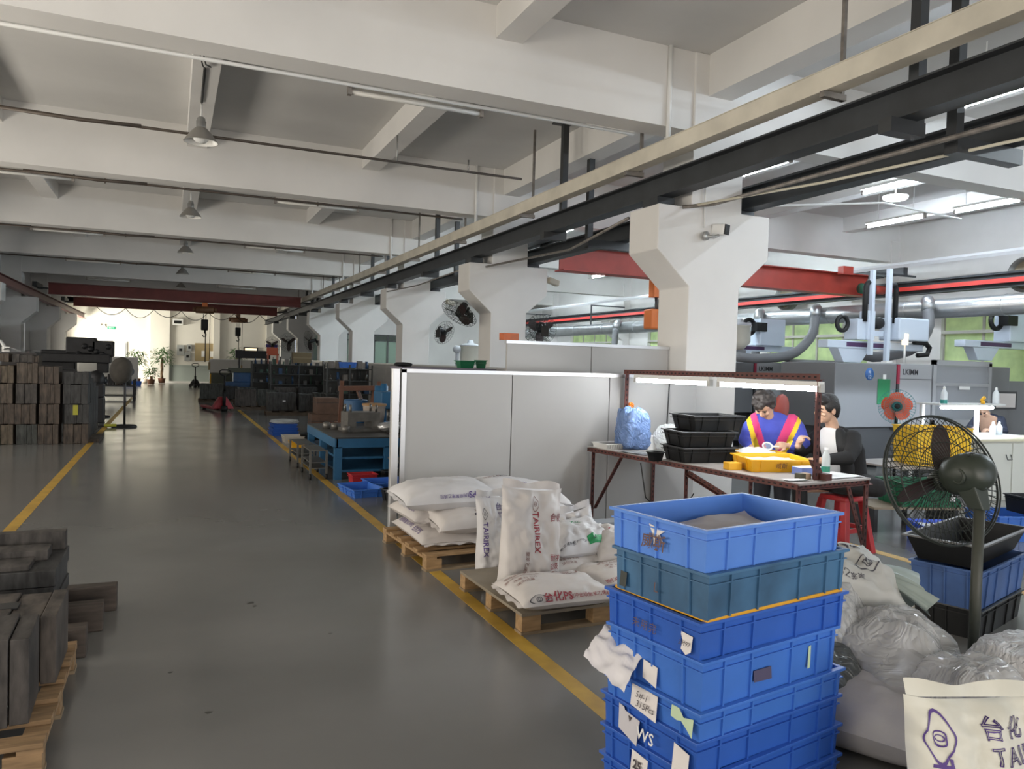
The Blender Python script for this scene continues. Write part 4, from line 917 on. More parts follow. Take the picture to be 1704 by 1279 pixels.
def hand(b, wrist, d, up, s=1.0, curl=0.5, thumb=1):
    """palm with four curled fingers of unequal length and a thumb from its side; d = direction of the fingers, up = back of the hand"""
    d = Vector(d).normalized(); up = Vector(up); up = (up-up.dot(d)*d).normalized(); x = d.cross(up)*thumb
    w = Vector(wrist)
    limb(b, [w, w+d*0.03*s, w+d*0.065*s], [0.023*s, 0.03*s, 0.03*s]); limb(b, [w+d*0.03*s-x*0.02*s, w+d*0.075*s-x*0.02*s], [0.018*s, 0.017*s]); limb(b, [w+d*0.03*s+x*0.02*s, w+d*0.075*s+x*0.02*s], [0.018*s, 0.017*s])
    for k, (off, ln) in enumerate(((0.028, 0.066), (0.010, 0.076), (-0.009, 0.07), (-0.027, 0.055))):
        p = w+d*0.075*s+x*off*s; a = 0.25
        pts = [p-d*0.02*s, p]
        for seg in (0.42, 0.33, 0.25):
            a += curl*0.8; pts.append(pts[-1]+(d*math.cos(a)-up*math.sin(a))*ln*seg*s)
        limb(b, pts, [0.0095*s, 0.0098*s, 0.0092*s, 0.0084*s, 0.0075*s], 10)
    t0 = w+d*0.025*s+x*0.028*s
    limb(b, [t0-x*0.01*s, t0+(d*0.4+x*0.5).normalized()*0.025*s, t0+(d*0.75+x*0.45-up*0.3).normalized()*0.055*s], [0.012*s, 0.011*s, 0.0085*s], 10)
def head(b, c, R, s=1.0):
    """c = head centre, R = rotation (face towards local -y)"""
    T = lambda p: Vector(c)+R @ (Vector(p)*s)
    ell(b, T((0, 0.012, 0.025)), (0.073*s, 0.092*s, 0.088*s), R)
    ell(b, T((0, -0.018, -0.045)), (0.055*s, 0.066*s, 0.068*s), R)
    ell(b, T((0, -0.055, -0.088)), (0.026*s, 0.024*s, 0.02*s), R)
    limb(b, [T((0, -0.083, 0.0)), T((0, -0.098, -0.03))], [0.010*s, 0.0145*s], 10)
    for q in (-1, 1):
        ell(b, T((q*0.012, -0.092, -0.034)), (0.009*s, 0.009*s, 0.007*s), R, 8); ell(b, T((q*0.042, -0.066, -0.025)), (0.024*s, 0.02*s, 0.018*s), R, 10)
        ell(b, T((q*0.076, 0.012, -0.012)), (0.010*s, 0.02*s, 0.033*s), R, 10)
    ell(b, T((0, -0.078, -0.062)), (0.021*s, 0.010*s, 0.008*s), R, 10)
    return T
def face_bits(T, R, parent, s=1.0):
    for q in (-1, 1):
        b = MB(); ell(b, T((q*0.031, -0.079, -0.001)), (0.0125*s, 0.006*s, 0.0055*s), R, 8); b.build('eye', EYE, parent)
        b = MB(); limb(b, [T((q*0.016, -0.087, 0.022)), T((q*0.034, -0.086, 0.027)), T((q*0.05, -0.074, 0.022))], [0.004*s, 0.0045*s, 0.003*s], 8); b.build('eyebrow', HAIR, parent)
    b = MB(); ell(b, T((0, -0.0865, -0.063)), (0.021*s, 0.006*s, 0.0055*s), R, 8); b.build('mouth', LIP, parent)
def Rz(rx, ry, rz): return Euler((rx, ry, rz)).to_matrix()
# ---- woman standing, stooped over the trays
wo = thing('person', 'person standing bent over the table in a blue sweater with pink and yellow stripes', 'person', (5.30, 5.66, 0), -0.75)
Hc = Vector((-0.10, -0.20, 1.335)); HR = Rz(0.92, 0.08, -0.30)
b = MB()
T = head(b, Hc, HR, 1.02)
limb(b, [(-0.02, -0.05, 1.17), (-0.06, -0.12, 1.25), tuple(Hc+Vector((0.02, 0.04, -0.03)))], [0.056, 0.05, 0.052])
loft(b, [((0, 0.09, 0.80), 0.15, 0.10, 0), ((0, 0.05, 0.98), 0.135, 0.09, 0), ((0, -0.01, 1.12), 0.15, 0.09, -.2), ((-0.01, -0.05, 1.2), 0.12, 0.07, -.3)])
for q in (-1, 1):
    limb(b, [(q*0.08, 0.10, 0.82), (q*0.09, 0.09, 0.45), (q*0.09, 0.12, 0.10)], [0.085, 0.06, 0.042]); limb(b, [(q*0.09, 0.12, 0.05), (q*0.10, -0.03, 0.035)], [0.04, 0.035])
ar = [(0.17, -0.03, 1.19), (0.24, -0.10, 0.99), (0.13, -0.26, 0.975)]; al = [(-0.19, -0.04, 1.18), (-0.245, -0.14, 0.99), (-0.20, -0.30, 0.94)]
limb(b, ar, [0.048, 0.04, 0.028]); limb(b, al, [0.048, 0.04, 0.028])
hand(b, (0.115, -0.275, 0.975), (-0.8, -0.45, 0.05), (0.1, -0.75, 0.6), 0.98, 0.85, thumb=-1)
hand(b, (-0.195, -0.315, 0.935), (0.15, -0.7, -0.55), (0.0, -0.5, 0.8), 0.98, 0.5, thumb=-1)
solid('body', b, SKIN, wo, 0.006, 3)
face_bits(T, HR, wo, 1.02)
b = MB()
for i in range(75):
    a = random.random()*2*PI; h = random.random()
    d = Vector((math.cos(a)*math.sqrt(max(0, 1-(h*1.5-0.5)**2)), math.sin(a)*math.sqrt(max(0, 1-(h*1.5-0.5)**2)), h*1.5-0.5))
    if d.y < -0.42 and d.z < 0.12: continue
    ell(b, T((d.x*0.085, 0.02+d.y*0.102, 0.034+d.z*0.10)), (0.027, 0.027, 0.025), None, 7)
ell(b, T((0, 0.03, 0.045)), (0.088, 0.098, 0.098), HR)
solid('hair', b, HAIRC, wo, 0.008, 2)
SWB = mat('blue_sweater', (0.055, 0.075, 0.42), 0.85, var=0.1, scale=14); SWP = mat('pink_stripe', (0.66, 0.055, 0.20), 0.85); SWY = mat('yellow_stripe', (0.80, 0.55, 0.03), 0.85)
def sw(p):
    if p.z < 0.80 and p.y > -0.2: return 1 if p.x > 0.06 else 0
    if p.x > 0.02:
        d = (p.x-0.165)*0.93-(p.z-1.26)*0.37
        return 1 if -0.035 < d < 0.05 else 2 if 0.05 <= d < 0.09 else 0
    d = (-p.x-0.19)*0.95-(p.z-1.25)*0.30
    return 1 if -0.02 < d < 0.04 else 2 if 0.04 <= d < 0.085 else 0
b = MB()
loft(b, [((0, 0.09, 0.76), 0.19, 0.14, 0), ((0.0, 0.06, 0.92), 0.20, 0.145, 0), ((0, 0.0, 1.06), 0.20, 0.135, -.15), ((0, -0.035, 1.16), 0.195, 0.115, -.25), ((-0.01, -0.05, 1.225), 0.15, 0.085, -.3), ((-0.03, -0.075, 1.255), 0.085, 0.07, -.4)])
limb(b, [(0.15, -0.035, 1.19), (0.20, -0.055, 1.12), (0.255, -0.10, 0.985), (0.20, -0.19, 0.965), (0.15, -0.245, 0.975)], [0.075, 0.078, 0.072, 0.062, 0.045])
limb(b, [(-0.16, -0.04, 1.19), (-0.215, -0.07, 1.11), (-0.255, -0.14, 0.985), (-0.215, -0.27, 0.95)], [0.075, 0.078, 0.07, 0.046])
solid('sweater', b, [SWB, SWP, SWY], wo, 0.009, 4, sw)
TROU = mat('dark_trousers', (0.03, 0.032, 0.04), 0.85)
b = MB(); loft(b, [((0, 0.10, 0.74), 0.165, 0.125, 0), ((0, 0.09, 0.86), 0.16, 0.115, 0)])
for q in (-1, 1): limb(b, [(q*0.085, 0.10, 0.80), (q*0.095, 0.09, 0.45), (q*0.095, 0.12, 0.09)], [0.10, 0.078, 0.062])
solid('trousers', b, TROU, wo, 0.01, 3)
b = MB()
for q in (-1, 1): limb(b, [(q*0.095, 0.14, 0.045), (q*0.10, -0.05, 0.04)], [0.048, 0.042])
solid('shoes', b, BLACKP, wo, 0.009, 2)
mg = thing('magnifier', 'white ring magnifying glass held in the hand of the person in the striped sweater', 'magnifier', tuple(wo.matrix_basis @ Vector((-0.055, -0.335, 0.965))), -0.75)
b = MB(); b.torus((0, 0, 0), 0.042, 0.008, 30, 8, Euler((0.75, 0.25, 0)).to_matrix().to_4x4()); b.build('ring', WPLAST, mg)
b = MB(); b.lathe([(0, 0), (0.038, 0)], 24, Euler((0.75, 0.25, 0)).to_matrix().to_4x4()); b.build('lens', mat('lens_glass', (0.75, 0.85, 0.85), 0.05, alpha=0.3), mg)
b = MB(); b.tube([(0.042, 0, 0), (0.10, 0.012, 0.0)], 0.009, 8); b.build('handle', WPLAST, mg)
# ---- man seated at the right end of the table
ma = thing('person', 'person seated at the table end in a black jacket over a white shirt', 'person', (5.74, 5.22, 0), -1.52)
Hc = Vector((0.02, -0.285, 1.325)); HR = Rz(0.22, 0.06, -0.10)
b = MB(); T = head(b, Hc, HR, 1.08)
limb(b, [(0.01, -0.16, 1.10), (0.015, -0.20, 1.20), tuple(Hc+Vector((0, 0.02, -0.03)))], [0.066, 0.056, 0.058])
loft(b, [((0, 0.02, 0.60), 0.15, 0.11, 0), ((0, -0.03, 0.78), 0.14, 0.10, 0), ((0, -0.10, 0.97), 0.165, 0.10, -.2), ((0, -0.15, 1.08), 0.16, 0.08, -.3)])
limb(b, [(0.08, 0.0, 0.62), (0.42, -0.06, 0.655)], [0.085, 0.06]); limb(b, [(0.42, -0.06, 0.655), (0.02, -0.38, 0.665)], [0.06, 0.042]); limb(b, [(0.0, -0.40, 0.66), (-0.10, -0.50, 0.64)], [0.04, 0.036])
limb(b, [(-0.08, 0.0, 0.62), (-0.14, -0.40, 0.60)], [0.085, 0.06]); limb(b, [(-0.14, -0.40, 0.60), (-0.14, -0.36, 0.08)], [0.06, 0.042]); limb(b, [(-0.14, -0.33, 0.045), (-0.14, -0.47, 0.04)], [0.04, 0.036])
limb(b, [(0.19, -0.13, 1.07), (0.25, -0.24, 0.90), (0.15, -0.50, 0.875)], [0.05, 0.043, 0.03]); limb(b, [(-0.19, -0.13, 1.07), (-0.24, -0.30, 0.90), (-0.12, -0.47, 0.98)], [0.05, 0.043, 0.03])
hand(b, (0.14, -0.52, 0.873), (-0.35, -0.9, -0.05), (0, 0, 1), 1.05, 0.45, thumb=1)
hand(b, (-0.12, -0.47, 0.99), (0.35, 0.25, 0.85), (-0.6, -0.7, 0.2), 1.05, 0.8, thumb=1)
solid('body', b, SKIN, ma, 0.006, 3)
face_bits(T, HR, ma, 1.08)
b = MB()
for (c, r) in (((0, 0.025, 0.045), (0.083, 0.098, 0.088)), ((0, 0.06, 0.0), (0.078, 0.07, 0.09)), ((0, -0.03, 0.085), (0.07, 0.062, 0.045)), ((0.05, 0.02, 0.03), (0.035, 0.075, 0.06)), ((-0.05, 0.02, 0.03), (0.035, 0.075, 0.06)), ((0, 0.075, -0.05), (0.055, 0.045, 0.06))):
    ell(b, T(c), tuple(x*1.08 for x in r), HR)
solid('hair', b, HAIR, ma, 0.007, 3)
b = MB(); loft(b, [((0, -0.02, 0.66), 0.165, 0.12, 0), ((0, -0.06, 0.8), 0.15, 0.115, 0), ((0, -0.13, 0.98), 0.165, 0.115, -.2), ((0.0, -0.17, 1.09), 0.13, 0.085, -.3), ((0.01, -0.185, 1.14), 0.075, 0.07, -.3)])
solid('shirt', b, mat('white_shirt', (0.74, 0.74, 0.74), 0.85), ma, 0.009, 3)
JK = mat('black_jacket', (0.012, 0.012, 0.013), 0.8, bump=0.2, scale=8)
b = MB()
loft(b, [((0, 0.06, 0.58), 0.20, 0.13, 0), ((0, 0.04, 0.78), 0.19, 0.13, 0), ((0, -0.02, 0.98), 0.215, 0.125, -.2), ((0, -0.075, 1.10), 0.195, 0.09, -.3), ((0, -0.12, 1.16), 0.11, 0.06, -.4)])
for q in (-1, 1): limb(b, [(q*0.15, -0.12, 0.62), (q*0.15, -0.13, 0.80), (q*0.145, -0.19, 1.0), (q*0.10, -0.19, 1.12)], [0.06, 0.06, 0.06, 0.045])
limb(b, [(0.17, -0.10, 1.08), (0.23, -0.17, 0.98), (0.26, -0.26, 0.905), (0.17, -0.45, 0.885)], [0.075, 0.075, 0.068, 0.048])
limb(b, [(-0.17, -0.10, 1.08), (-0.23, -0.19, 0.98), (-0.245, -0.30, 0.91), (-0.14, -0.44, 0.96)], [0.075, 0.075, 0.066, 0.048])
solid('jacket', b, JK, ma, 0.009, 4)
b = MB(); loft(b, [((0, 0.03, 0.54), 0.18, 0.14, 0), ((0, 0.03, 0.68), 0.18, 0.13, 0)])
limb(b, [(0.06, 0.02, 0.63), (0.25, -0.02, 0.65), (0.42, -0.06, 0.655)], [0.115, 0.1, 0.085]); limb(b, [(0.42, -0.06, 0.655), (0.04, -0.365, 0.668)], [0.085, 0.06]); limb(b, [(-0.08, 0.02, 0.63), (-0.14, -0.41, 0.615), (-0.14, -0.36, 0.10)], [0.105, 0.082, 0.06])
solid('trousers', b, mat('black_trousers', (0.013, 0.013, 0.014), 0.85), ma, 0.01, 3)
b = MB(); limb(b, [(0.0, -0.39, 0.655), (-0.13, -0.53, 0.635)], [0.048, 0.042]); b2 = MB(); limb(b2, [(-0.14, -0.31, 0.045), (-0.14, -0.50, 0.04)], [0.048, 0.042])
solid('shoe', b, BLACKP, ma, 0.009, 2); solid('shoe', b2, BLACKP, ma, 0.009, 2)
REDPL = mat('red_plastic', (0.42, 0.025, 0.03), 0.4)
st = thing('stool', 'red plastic stool under the person in the black jacket', 'stool', (5.74, 5.22, 0), 0.1)
b = MB(); b.taper((-0.15, 0.15, -0.15, 0.15), (-0.14, 0.14, -0.14, 0.14), 0.48, 0.525); b.build('seat', REDPL, st, bevel=0.012)
for sx in (-1, 1):
    for sy in (-1, 1):
        b = MB(); b.taper((sx*0.19-0.03, sx*0.19+0.03, sy*0.19-0.03, sy*0.19+0.03), (sx*0.12-0.03, sx*0.12+0.03, sy*0.12-0.03, sy*0.12+0.03), 0, 0.49); b.build('leg', REDPL, st, bevel=0.006)
for sgn, ax in ((-1, 0), (1, 0), (-1, 1), (1, 1)):
    b = MB()
    if ax: b.box(-0.16, 0.16, sgn*0.165-0.01, sgn*0.165+0.01, 0.2, 0.24)
    else: b.box(sgn*0.165-0.01, sgn*0.165+0.01, -0.16, 0.16, 0.2, 0.24)
    b.build('stretcher', REDPL, st)
# ---- third person at the far bench
p3 = thing('person', 'person in a dark jacket bent over the white bench at the far right', 'person', (12.75, 8.5, 0), -1.3)
Hc = Vector((-0.02, -0.36, 1.13)); HR = Rz(1.1, 0, 0)
b = MB(); T = head(b, Hc, HR, 1.02); limb(b, [(0, -0.2, 1.0), tuple(Hc+Vector((0, 0.03, -0.03)))], [0.06, 0.055])
loft(b, [((0, 0.02, 0.45), 0.15, 0.11, 0), ((0, -0.05, 0.68), 0.15, 0.11, 0), ((0, -0.17, 0.92), 0.17, 0.10, -.4), ((0, -0.22, 1.0), 0.14, 0.08, -.5)])
for q in (-1, 1):
    limb(b, [(q*0.18, -0.18, 0.95), (q*0.25, -0.25, 0.78), (q*0.12, -0.48, 0.80)], [0.05, 0.042, 0.03]); hand(b, (q*0.11, -0.50, 0.80), (-q*0.3, -0.9, 0), (0, 0, 1), 1.0, 0.5, thumb=-q)
    limb(b, [(q*0.09, 0.0, 0.47), (q*0.12, -0.4, 0.47), (q*0.12, -0.38, 0.06)], [0.085, 0.06, 0.042])
solid('body', b, SKIN, p3, 0.008, 3); face_bits(T, HR, p3)
b = MB(); ell(b, T((0, 0.03, 0.045)), (0.086, 0.1, 0.09), HR); ell(b, T((0, 0.06, -0.02)), (0.08, 0.07, 0.09), HR); solid('hair', b, HAIR, p3, 0.01, 2)
b = MB(); loft(b, [((0, 0.05, 0.42), 0.21, 0.15, 0), ((0, 0.0, 0.68), 0.20, 0.15, 0), ((0, -0.13, 0.93), 0.215, 0.125, -.4), ((0, -0.2, 1.03), 0.15, 0.085, -.5)])
for q in (-1, 1): limb(b, [(q*0.17, -0.16, 0.96), (q*0.26, -0.25, 0.78), (q*0.14, -0.44, 0.80)], [0.075, 0.068, 0.048])
solid('jacket', b, mat('navy_jacket', (0.018, 0.024, 0.045), 0.8), p3, 0.012, 3)
b = MB()
for q in (-1, 1): limb(b, [(q*0.09, 0.02, 0.47), (q*0.12, -0.40, 0.48), (q*0.12, -0.38, 0.04)], [0.11, 0.08, 0.06])
solid('trousers', b, TROU, p3, 0.012, 2)
t = thing('stool', 'dark stool under the person at the far right bench', 'stool', (12.75, 8.5, 0)); b = MB(); b.cyl((0, 0, 0.34), (0, 0, 0.38), 0.17, n=20); b.build('seat', BLACKP, t)
for k in range(4):
    b = MB(); a = k*PI/2+0.4; b.cyl((0.12*math.cos(a), 0.12*math.sin(a), 0.34), (0.18*math.cos(a), 0.18*math.sin(a), 0), 0.014, n=8); b.build('leg', DSTEEL, t)
# ================================================================ right foreground: fan, crates, bags
FANG = mat('dark_green_fan_enamel', (0.030, 0.038, 0.028), 0.42); WIREM = mat('dark_fan_wire', (0.03, 0.035, 0.03), 0.45, 0.3)
def cage(R, rings, spokes, depth, wire=0.0022):
    """spherical-ish wire guard, axis along +y (front at y = +depth)"""
    b = MB(); M = Matrix.Rotation(-PI/2, 4, 'X')
    prof = lambda t, sgn: (R*t, sgn*depth*(1-t**2.6)**0.9)
    for sgn in (-1, 1):
        for k in range(spokes):
            a = 2*PI*k/spokes+(0.06 if sgn > 0 else 0)
            pts = []
            for i in range(7):
                t = 0.16+0.84*i/6; r, z = prof(t, sgn); aa = a+0.35*t*sgn
                pts.append(M @ Vector((r*math.cos(aa), r*math.sin(aa), z)))
            b.tube(pts, wire, 4, cap=False)
        for t in rings:
            r, z = prof(t, sgn); b.torus(None, r, wire*1.2, 40, 4, M @ Matrix.Translation((0, 0, z)))
    return b
def blades(n, R, rh, wide, tilt, pitch=0.45):
    out = []
    for k in range(n):
        a = 2*PI*k/n+tilt; b = MB()
        def f(u, v, a=a):
            r = rh+(R-rh)*u; w = wide*(0.45+0.9*math.sin(PI*min(1, 0.12+0.8*u))**0.8)*(1 if u < 0.85 else max(0.3, 1-((u-0.85)/0.15)**2*0.7)); s_ = (v-0.5)*w
            x, z = r, s_; return Vector((x*math.cos(a)-z*math.sin(a)*math.cos(pitch), s_*math.sin(pitch), x*math.sin(a)+z*math.cos(a)*math.cos(pitch)))
        b.grid(f, 10, 6); b2 = MB(); b.grid(lambda u, v: f(u, 1-v)+Vector((0, -0.004, 0)), 10, 6); out.append(b)
    return out
fan = thing('pedestal_fan', 'large dark green industrial pedestal fan standing behind the blue crate stack', 'fan', (3.71, 2.52, 0))
HUB = Vector((0.0, 0.0, 1.185))
hd = bpy.data.objects.new('fan_head', None); COL.objects.link(hd); hd.parent = fan; hd.location = HUB; hd.rotation_euler = (-0.32, 0.0, -0.2); hd.empty_display_size = 0.1
FY = 0.27
b = cage(0.345, (0.3, 0.55, 0.8), 60, 0.085); b.v = [(x-0.0, y+FY, z) for x, y, z in b.v]; o = b.build('wire_guard', WIREM, hd); o['kind'] = 'stuff'
b = MB(); M = Matrix.Translation((0, FY, 0)) @ Matrix.Rotation(-PI/2, 4, 'X'); b.torus(None, 0.347, 0.006, 60, 8, M); b.build('guard_rim', WIREM, hd)
b = MB()
b.torus(None, 0.347, 0.005, 60, 6, Matrix.Translation((0, FY-0.02, 0)) @ Matrix.Rotation(-PI/2, 4, 'X')); b.build('guard_rim', WIREM, hd)
BL = mat('dark_maroon_blade', (0.035, 0.02, 0.02), 0.4)
for q in blades(3, 0.31, 0.05, 0.068, PI/2-0.2):
    q.v = [(x, y+FY-0.0, z) for x, y, z in q.v]; q.build('blade', BL, hd)
b = MB(); b.lathe([(0, 0.05), (0.05, 0.045), (0.06, 0.0), (0.06, -0.05), (0, -0.05)], 24, Matrix.Translation((0, FY, 0)) @ Matrix.Rotation(-PI/2, 4, 'X')); b.build('hub', FANG, hd)
b = MB(); b.lathe([(0, 0.13), (0.075, 0.125), (0.10, 0.10), (0.108, 0.03), (0.104, -0.03), (0.085, -0.08), (0.05, -0.105), (0, -0.108)], 32, Matrix.Translation((0, 0.07, 0)) @ Matrix.Rotation(-PI/2, 4, 'X')); b.build('motor_housing', FANG, hd)
b = MB(); b.torus(None, 0.035, 0.008, 24, 8, Matrix.Translation((-0.094, 0.05, -0.02)) @ Matrix.Rotation(PI/2, 4, 'Y')); b.build('knob_ring', FANG, hd)
for k in range(9):
    a = k*0.16-0.64
    b = MB(); b.tube([(0.085*math.sin(a), 0.0, 0.085*math.cos(a)+0.005), (0.092*math.sin(a), 0.05, 0.092*math.cos(a)+0.006)], 0.003, 5); b.build('vent_slot', BLACKP, hd)
b = MB(); b.cyl((0, 0, 0.04), (0, 0, 1.02), 0.026, n=18); b.build('pole', mat('olive_pole', (0.045, 0.048, 0.036), 0.5), fan)
b = MB(); b.taper((-0.03, 0.03, -0.04, 0.04), (-0.055, 0.055, 0.0, 0.13), 0.99, 1.12); b.build('yoke', FANG, fan, bevel=0.008)
b = MB(); b.lathe([(0, 0.05), (0.05, 0.05), (0.2, 0.03), (0.23, 0.012), (0.23, 0), (0, 0)], 36); b.build('base', FANG, fan)
b = MB(); b.tube([(0.03, 0.02, 1.0), (0.06, 0.03, 0.8), (0.035, 0.0, 0.6), (0.03, -0.01, 0.3), (0.12, -0.05, 0.06)], 0.006, 6); b.build('power_cord', CORDM, fan)
# black and blue crates behind the fan
DBLUE = mat('dusty_dark_blue_crate', (0.045, 0.10, 0.26), 0.5, var=0.25, scale=4)
crate('black crate on the floor under the dusty blue crate behind the fan', (4.97, 3.42, 0.0), 0.86, 0.42, 0.195, BLACKP, 0.30, 'crates behind the fan', ribs=(4, 3), rimm=MATS['black_rim'])
crate('dusty dark blue crate between two black ones behind the fan', (4.96, 3.42, 0.196), 0.92, 0.44, 0.25, DBLUE, 0.30, 'crates behind the fan', ribs=(4, 3))
crate('large flared black tray on top of the dusty blue crate behind the fan', (4.99, 3.46, 0.447), 1.02, 0.48, 0.16, BLACKP, 0.31, 'crates behind the fan', tp=0.06, ribs=None, lip=0.02, rimm=mat('worn_black_rim', (0.10, 0.10, 0.10), 0.4), band=False)
# blue crates on the floor beyond the fan
BRBLUE = mat('bright_blue_crate', (0.03, 0.10, 0.62), 0.38)
c_ = crate('bright blue crate with white parts on the floor beyond the fan', (7.05, 5.05, 0.0), 0.72, 0.5, 0.2, BRBLUE, -0.45, None, ribs=(4, 3))
b = MB(); b.grid(lambda a, c: Vector(((a-0.5)*0.62, (c-0.5)*0.42, 0.165+0.02*nz(a*4, c*4, 3, 1.5))), 12, 10); b.build('white_parts', PAPER, c_)
crate('blue crate right of the bright blue one in front of the white cabinet', (8.05, 5.1, 0.0), 0.75, 0.52, 0.26, BLUE, -0.3, None, ribs=(4, 3))
crate('small black bin on the blue crate in front of the white cabinet', (8.2, 5.0, 0.262), 0.42, 0.34, 0.18, BLACKP, -0.3, None, ribs=None, rimm=MATS['black_rim'])
# yellow and green crates seen through the fan guard
YC = mat('bright_yellow_crate', (0.85, 0.55, 0.015), 0.4); GC = mat('dark_green_crate', (0.008, 0.13, 0.055), 0.4)
sd = thing('side_table', 'grey side table behind the fan carrying the yellow crates', 'table', (8.1, 6.35, 0))
b = MB(); b.box(-0.62, 0.62, -0.42, 0.42, 0.595, 0.615); b.build('tabletop', TOPM, sd)
for x in (-0.58, 0.58):
    for y in (-0.38, 0.38): b = MB(); b.box(x-0.02, x+0.02, y-0.02, y+0.02, 0, 0.595); b.build('leg', DSTEEL, sd)
crate('upper bright yellow crate of the pair seen through the fan guard', (8.22, 6.2, 0.836), 0.70, 0.5, 0.225, YC, -0.32, 'yellow crates seen through the fan guard', ribs=(4, 3), tp=0.01)
crate('lower bright yellow crate of the pair seen through the fan guard', (8.22, 6.2, 0.617), 0.69, 0.49, 0.222, YC, -0.32, 'yellow crates seen through the fan guard', ribs=(4, 3), tp=0.01)
t = crate('dark green crate below the yellow ones, with a white tag', (7.42, 5.72, 0.27), 0.72, 0.5, 0.255, GC, -0.32, None, ribs=(4, 2), tp=0.02)
b = MB(); b.prism([(-0.03, -0.05), (0.025, -0.055), (0.03, 0.02), (0.0, 0.06), (-0.025, 0.03)], -0.001, 0.001, face_M((0.22, -0.245, 0.12), (1, 0, 0), (0, -0.08, 1))); b.build('white_tag', PAPER, t)
t = thing('low_bench', 'low dark bench under the green crate', 'bench', (7.28, 5.80, 0), -0.32); b = MB(); b.box(-0.5, 0.5, -0.28, 0.28, 0.245, 0.268); b.build('board', mat('dull_board', (0.25, 0.2, 0.14), 0.7), t)
for x in (-0.45, 0.45):
    b = MB(); b.box(x-0.02, x+0.02, -0.24, 0.24, 0, 0.245); b.build('leg', DSTEEL, t)
# orange-bladed fan behind the yellow crates
f2 = thing('desk_fan', 'fan with orange blades behind the yellow crates', 'fan', (9.15, 7.45, 0)); h2 = bpy.data.objects.new('fan_head', None); COL.objects.link(h2); h2.parent = f2; h2.location = (0, 0, 1.22); h2.rotation_euler = (0.1, 0, 2.35)
OB = mat('orange_blade', (0.72, 0.10, 0.04), 0.4)
for q in blades(5, 0.20, 0.05, 0.15, 0.3, 0.35): q.build('blade', OB, h2)
b = MB(); b.lathe([(0, 0.07), (0.06, 0.06), (0.07, 0.0), (0.07, -0.1), (0, -0.12)], 24, Matrix.Rotation(-PI/2, 4, 'X')); b.build('motor', BLACKP, h2)
o = cage(0.235, (0.4, 0.7, 1.0), 36, 0.07, 0.002).build('wire_guard', mat('teal_wire', (0.05, 0.25, 0.25), 0.4), h2); o['kind'] = 'stuff'
b = MB(); b.cyl((0, 0, 0.03), (0, 0, 1.15), 0.02, n=12); b.build('pole', BLACKP, f2)
b = MB(); b.lathe([(0, 0.03), (0.2, 0.02), (0.22, 0), (0, 0)], 28); b.build('base', BLACKP, f2)
# ---------------------------------------------------------------- bags in the right foreground
t, s = standing('upright cream sack with purple characters at the bottom right corner', (2.55, 1.69, 0.0), 0.50, 0.545, 0.22, 31, -0.35, lean=-0.10, m=mat('cream_sack', (0.66, 0.65, 0.57), 0.55, var=0.04, bump=0.08), fillk=0.75, wr=2.4)
s.printed('TAIRIREX', 0.09, -0.10, 0.16, PI, INKP, t, bold=0.001); s.emblem(0.10, 0.15, 0.16, 0.0, INKP, t)
s.printed('台化', 0.075, 0.175, -0.07, -PI/2, INKP, t, outline=True, space=1.4); s.printed('TAIRI', 0.075, 0.095, -0.105, -PI/2, INKP, t, outline=True, space=1.1)
t, s = sack('round-ended full white sack on the floor right of the blue crate stack', (2.86, 2.42, 0.0), 0.70, 0.48, 0.30, 32, -1.1, m=mat('greyish_white_sack', (0.52, 0.50, 0.50), 0.4, bump=0.15, scale=30), wr=2.0)
bagblob('grey translucent bag of parts behind the white sack, against the crates', (2.95, 2.85, 0.0), 0.62, 0.55, 0.62, 11, GREYP, 0.3, neck=0.25)
bagblob('dark filled plastic bag low between the crates and the pile', (2.72, 2.62, 0.0), 0.36, 0.4, 0.42, 12, mat('dark_bag', (0.10, 0.11, 0.11), 0.3, crease=0.6), 0.1)
t, s = sack('tied white sack with black letters lying on top of the bag pile', (3.20, 2.98, 0.47), 0.60, 0.42, 0.26, 33, -0.35, rx=0.35, ry=0.12, m=mat('dull_white_sack', (0.46, 0.46, 0.43), 0.55, bump=0.1), wr=3.2)
s.printed('TAIRIREX', 0.075, -0.06, 0.05, PI+0.1, INKK, t, bold=0.001); s.emblem(0.09, 0.1, -0.06, 0.4, INKK, t); s.printed('聚苯乙烯', 0.04, -0.02, -0.15, PI, INKK, t)
tk = thing('sack_neck', 'twisted grey-green sack mouth at the right end of the pile', 'bag', (3.45, 2.86, 0.58), -0.5)
b = MB(); b.grid(lambda a, c: Vector((-0.10+0.26*c+0.03*math.sin(5*2*PI*a)*c, (0.03+0.20*c)*math.cos(2*PI*a)*(1+0.12*math.sin(11*2*PI*a)*c), (0.025+0.045*c)*math.sin(2*PI*a)+0.03*math.sin(9*2*PI*a)*c-0.10*c*c+0.03)), 40, 12, closed_u=True)
b.build('mouth', mat('grey_green_sack', (0.34, 0.40, 0.37), 0.5, bump=0.1), tk)
GREYC = mat('grey_clear_film', (0.66, 0.66, 0.65), 0.12, var=0.10, scale=6, alpha=0.62, crease=0.5)
bagblob('glossy clear bag with a knotted top in the middle of the bag pile', (3.14, 2.56, 0.0), 0.64, 0.6, 0.52, 13, GREYC, 0.2, neck=0.35, rough=1.5)
bagblob('glossy clear bag behind the cream sack', (3.10, 2.12, 0.0), 0.56, 0.5, 0.44, 14, GREYC, 0.5, neck=0.3, rough=1.5)
bagblob('pale bulging bag behind the clear bags by the fan pole', (3.42, 3.04, 0.0), 0.46, 0.44, 0.52, 15, mat('pale_bag', (0.50, 0.48, 0.47), 0.35, crease=0.6), 0.1, neck=0.4)
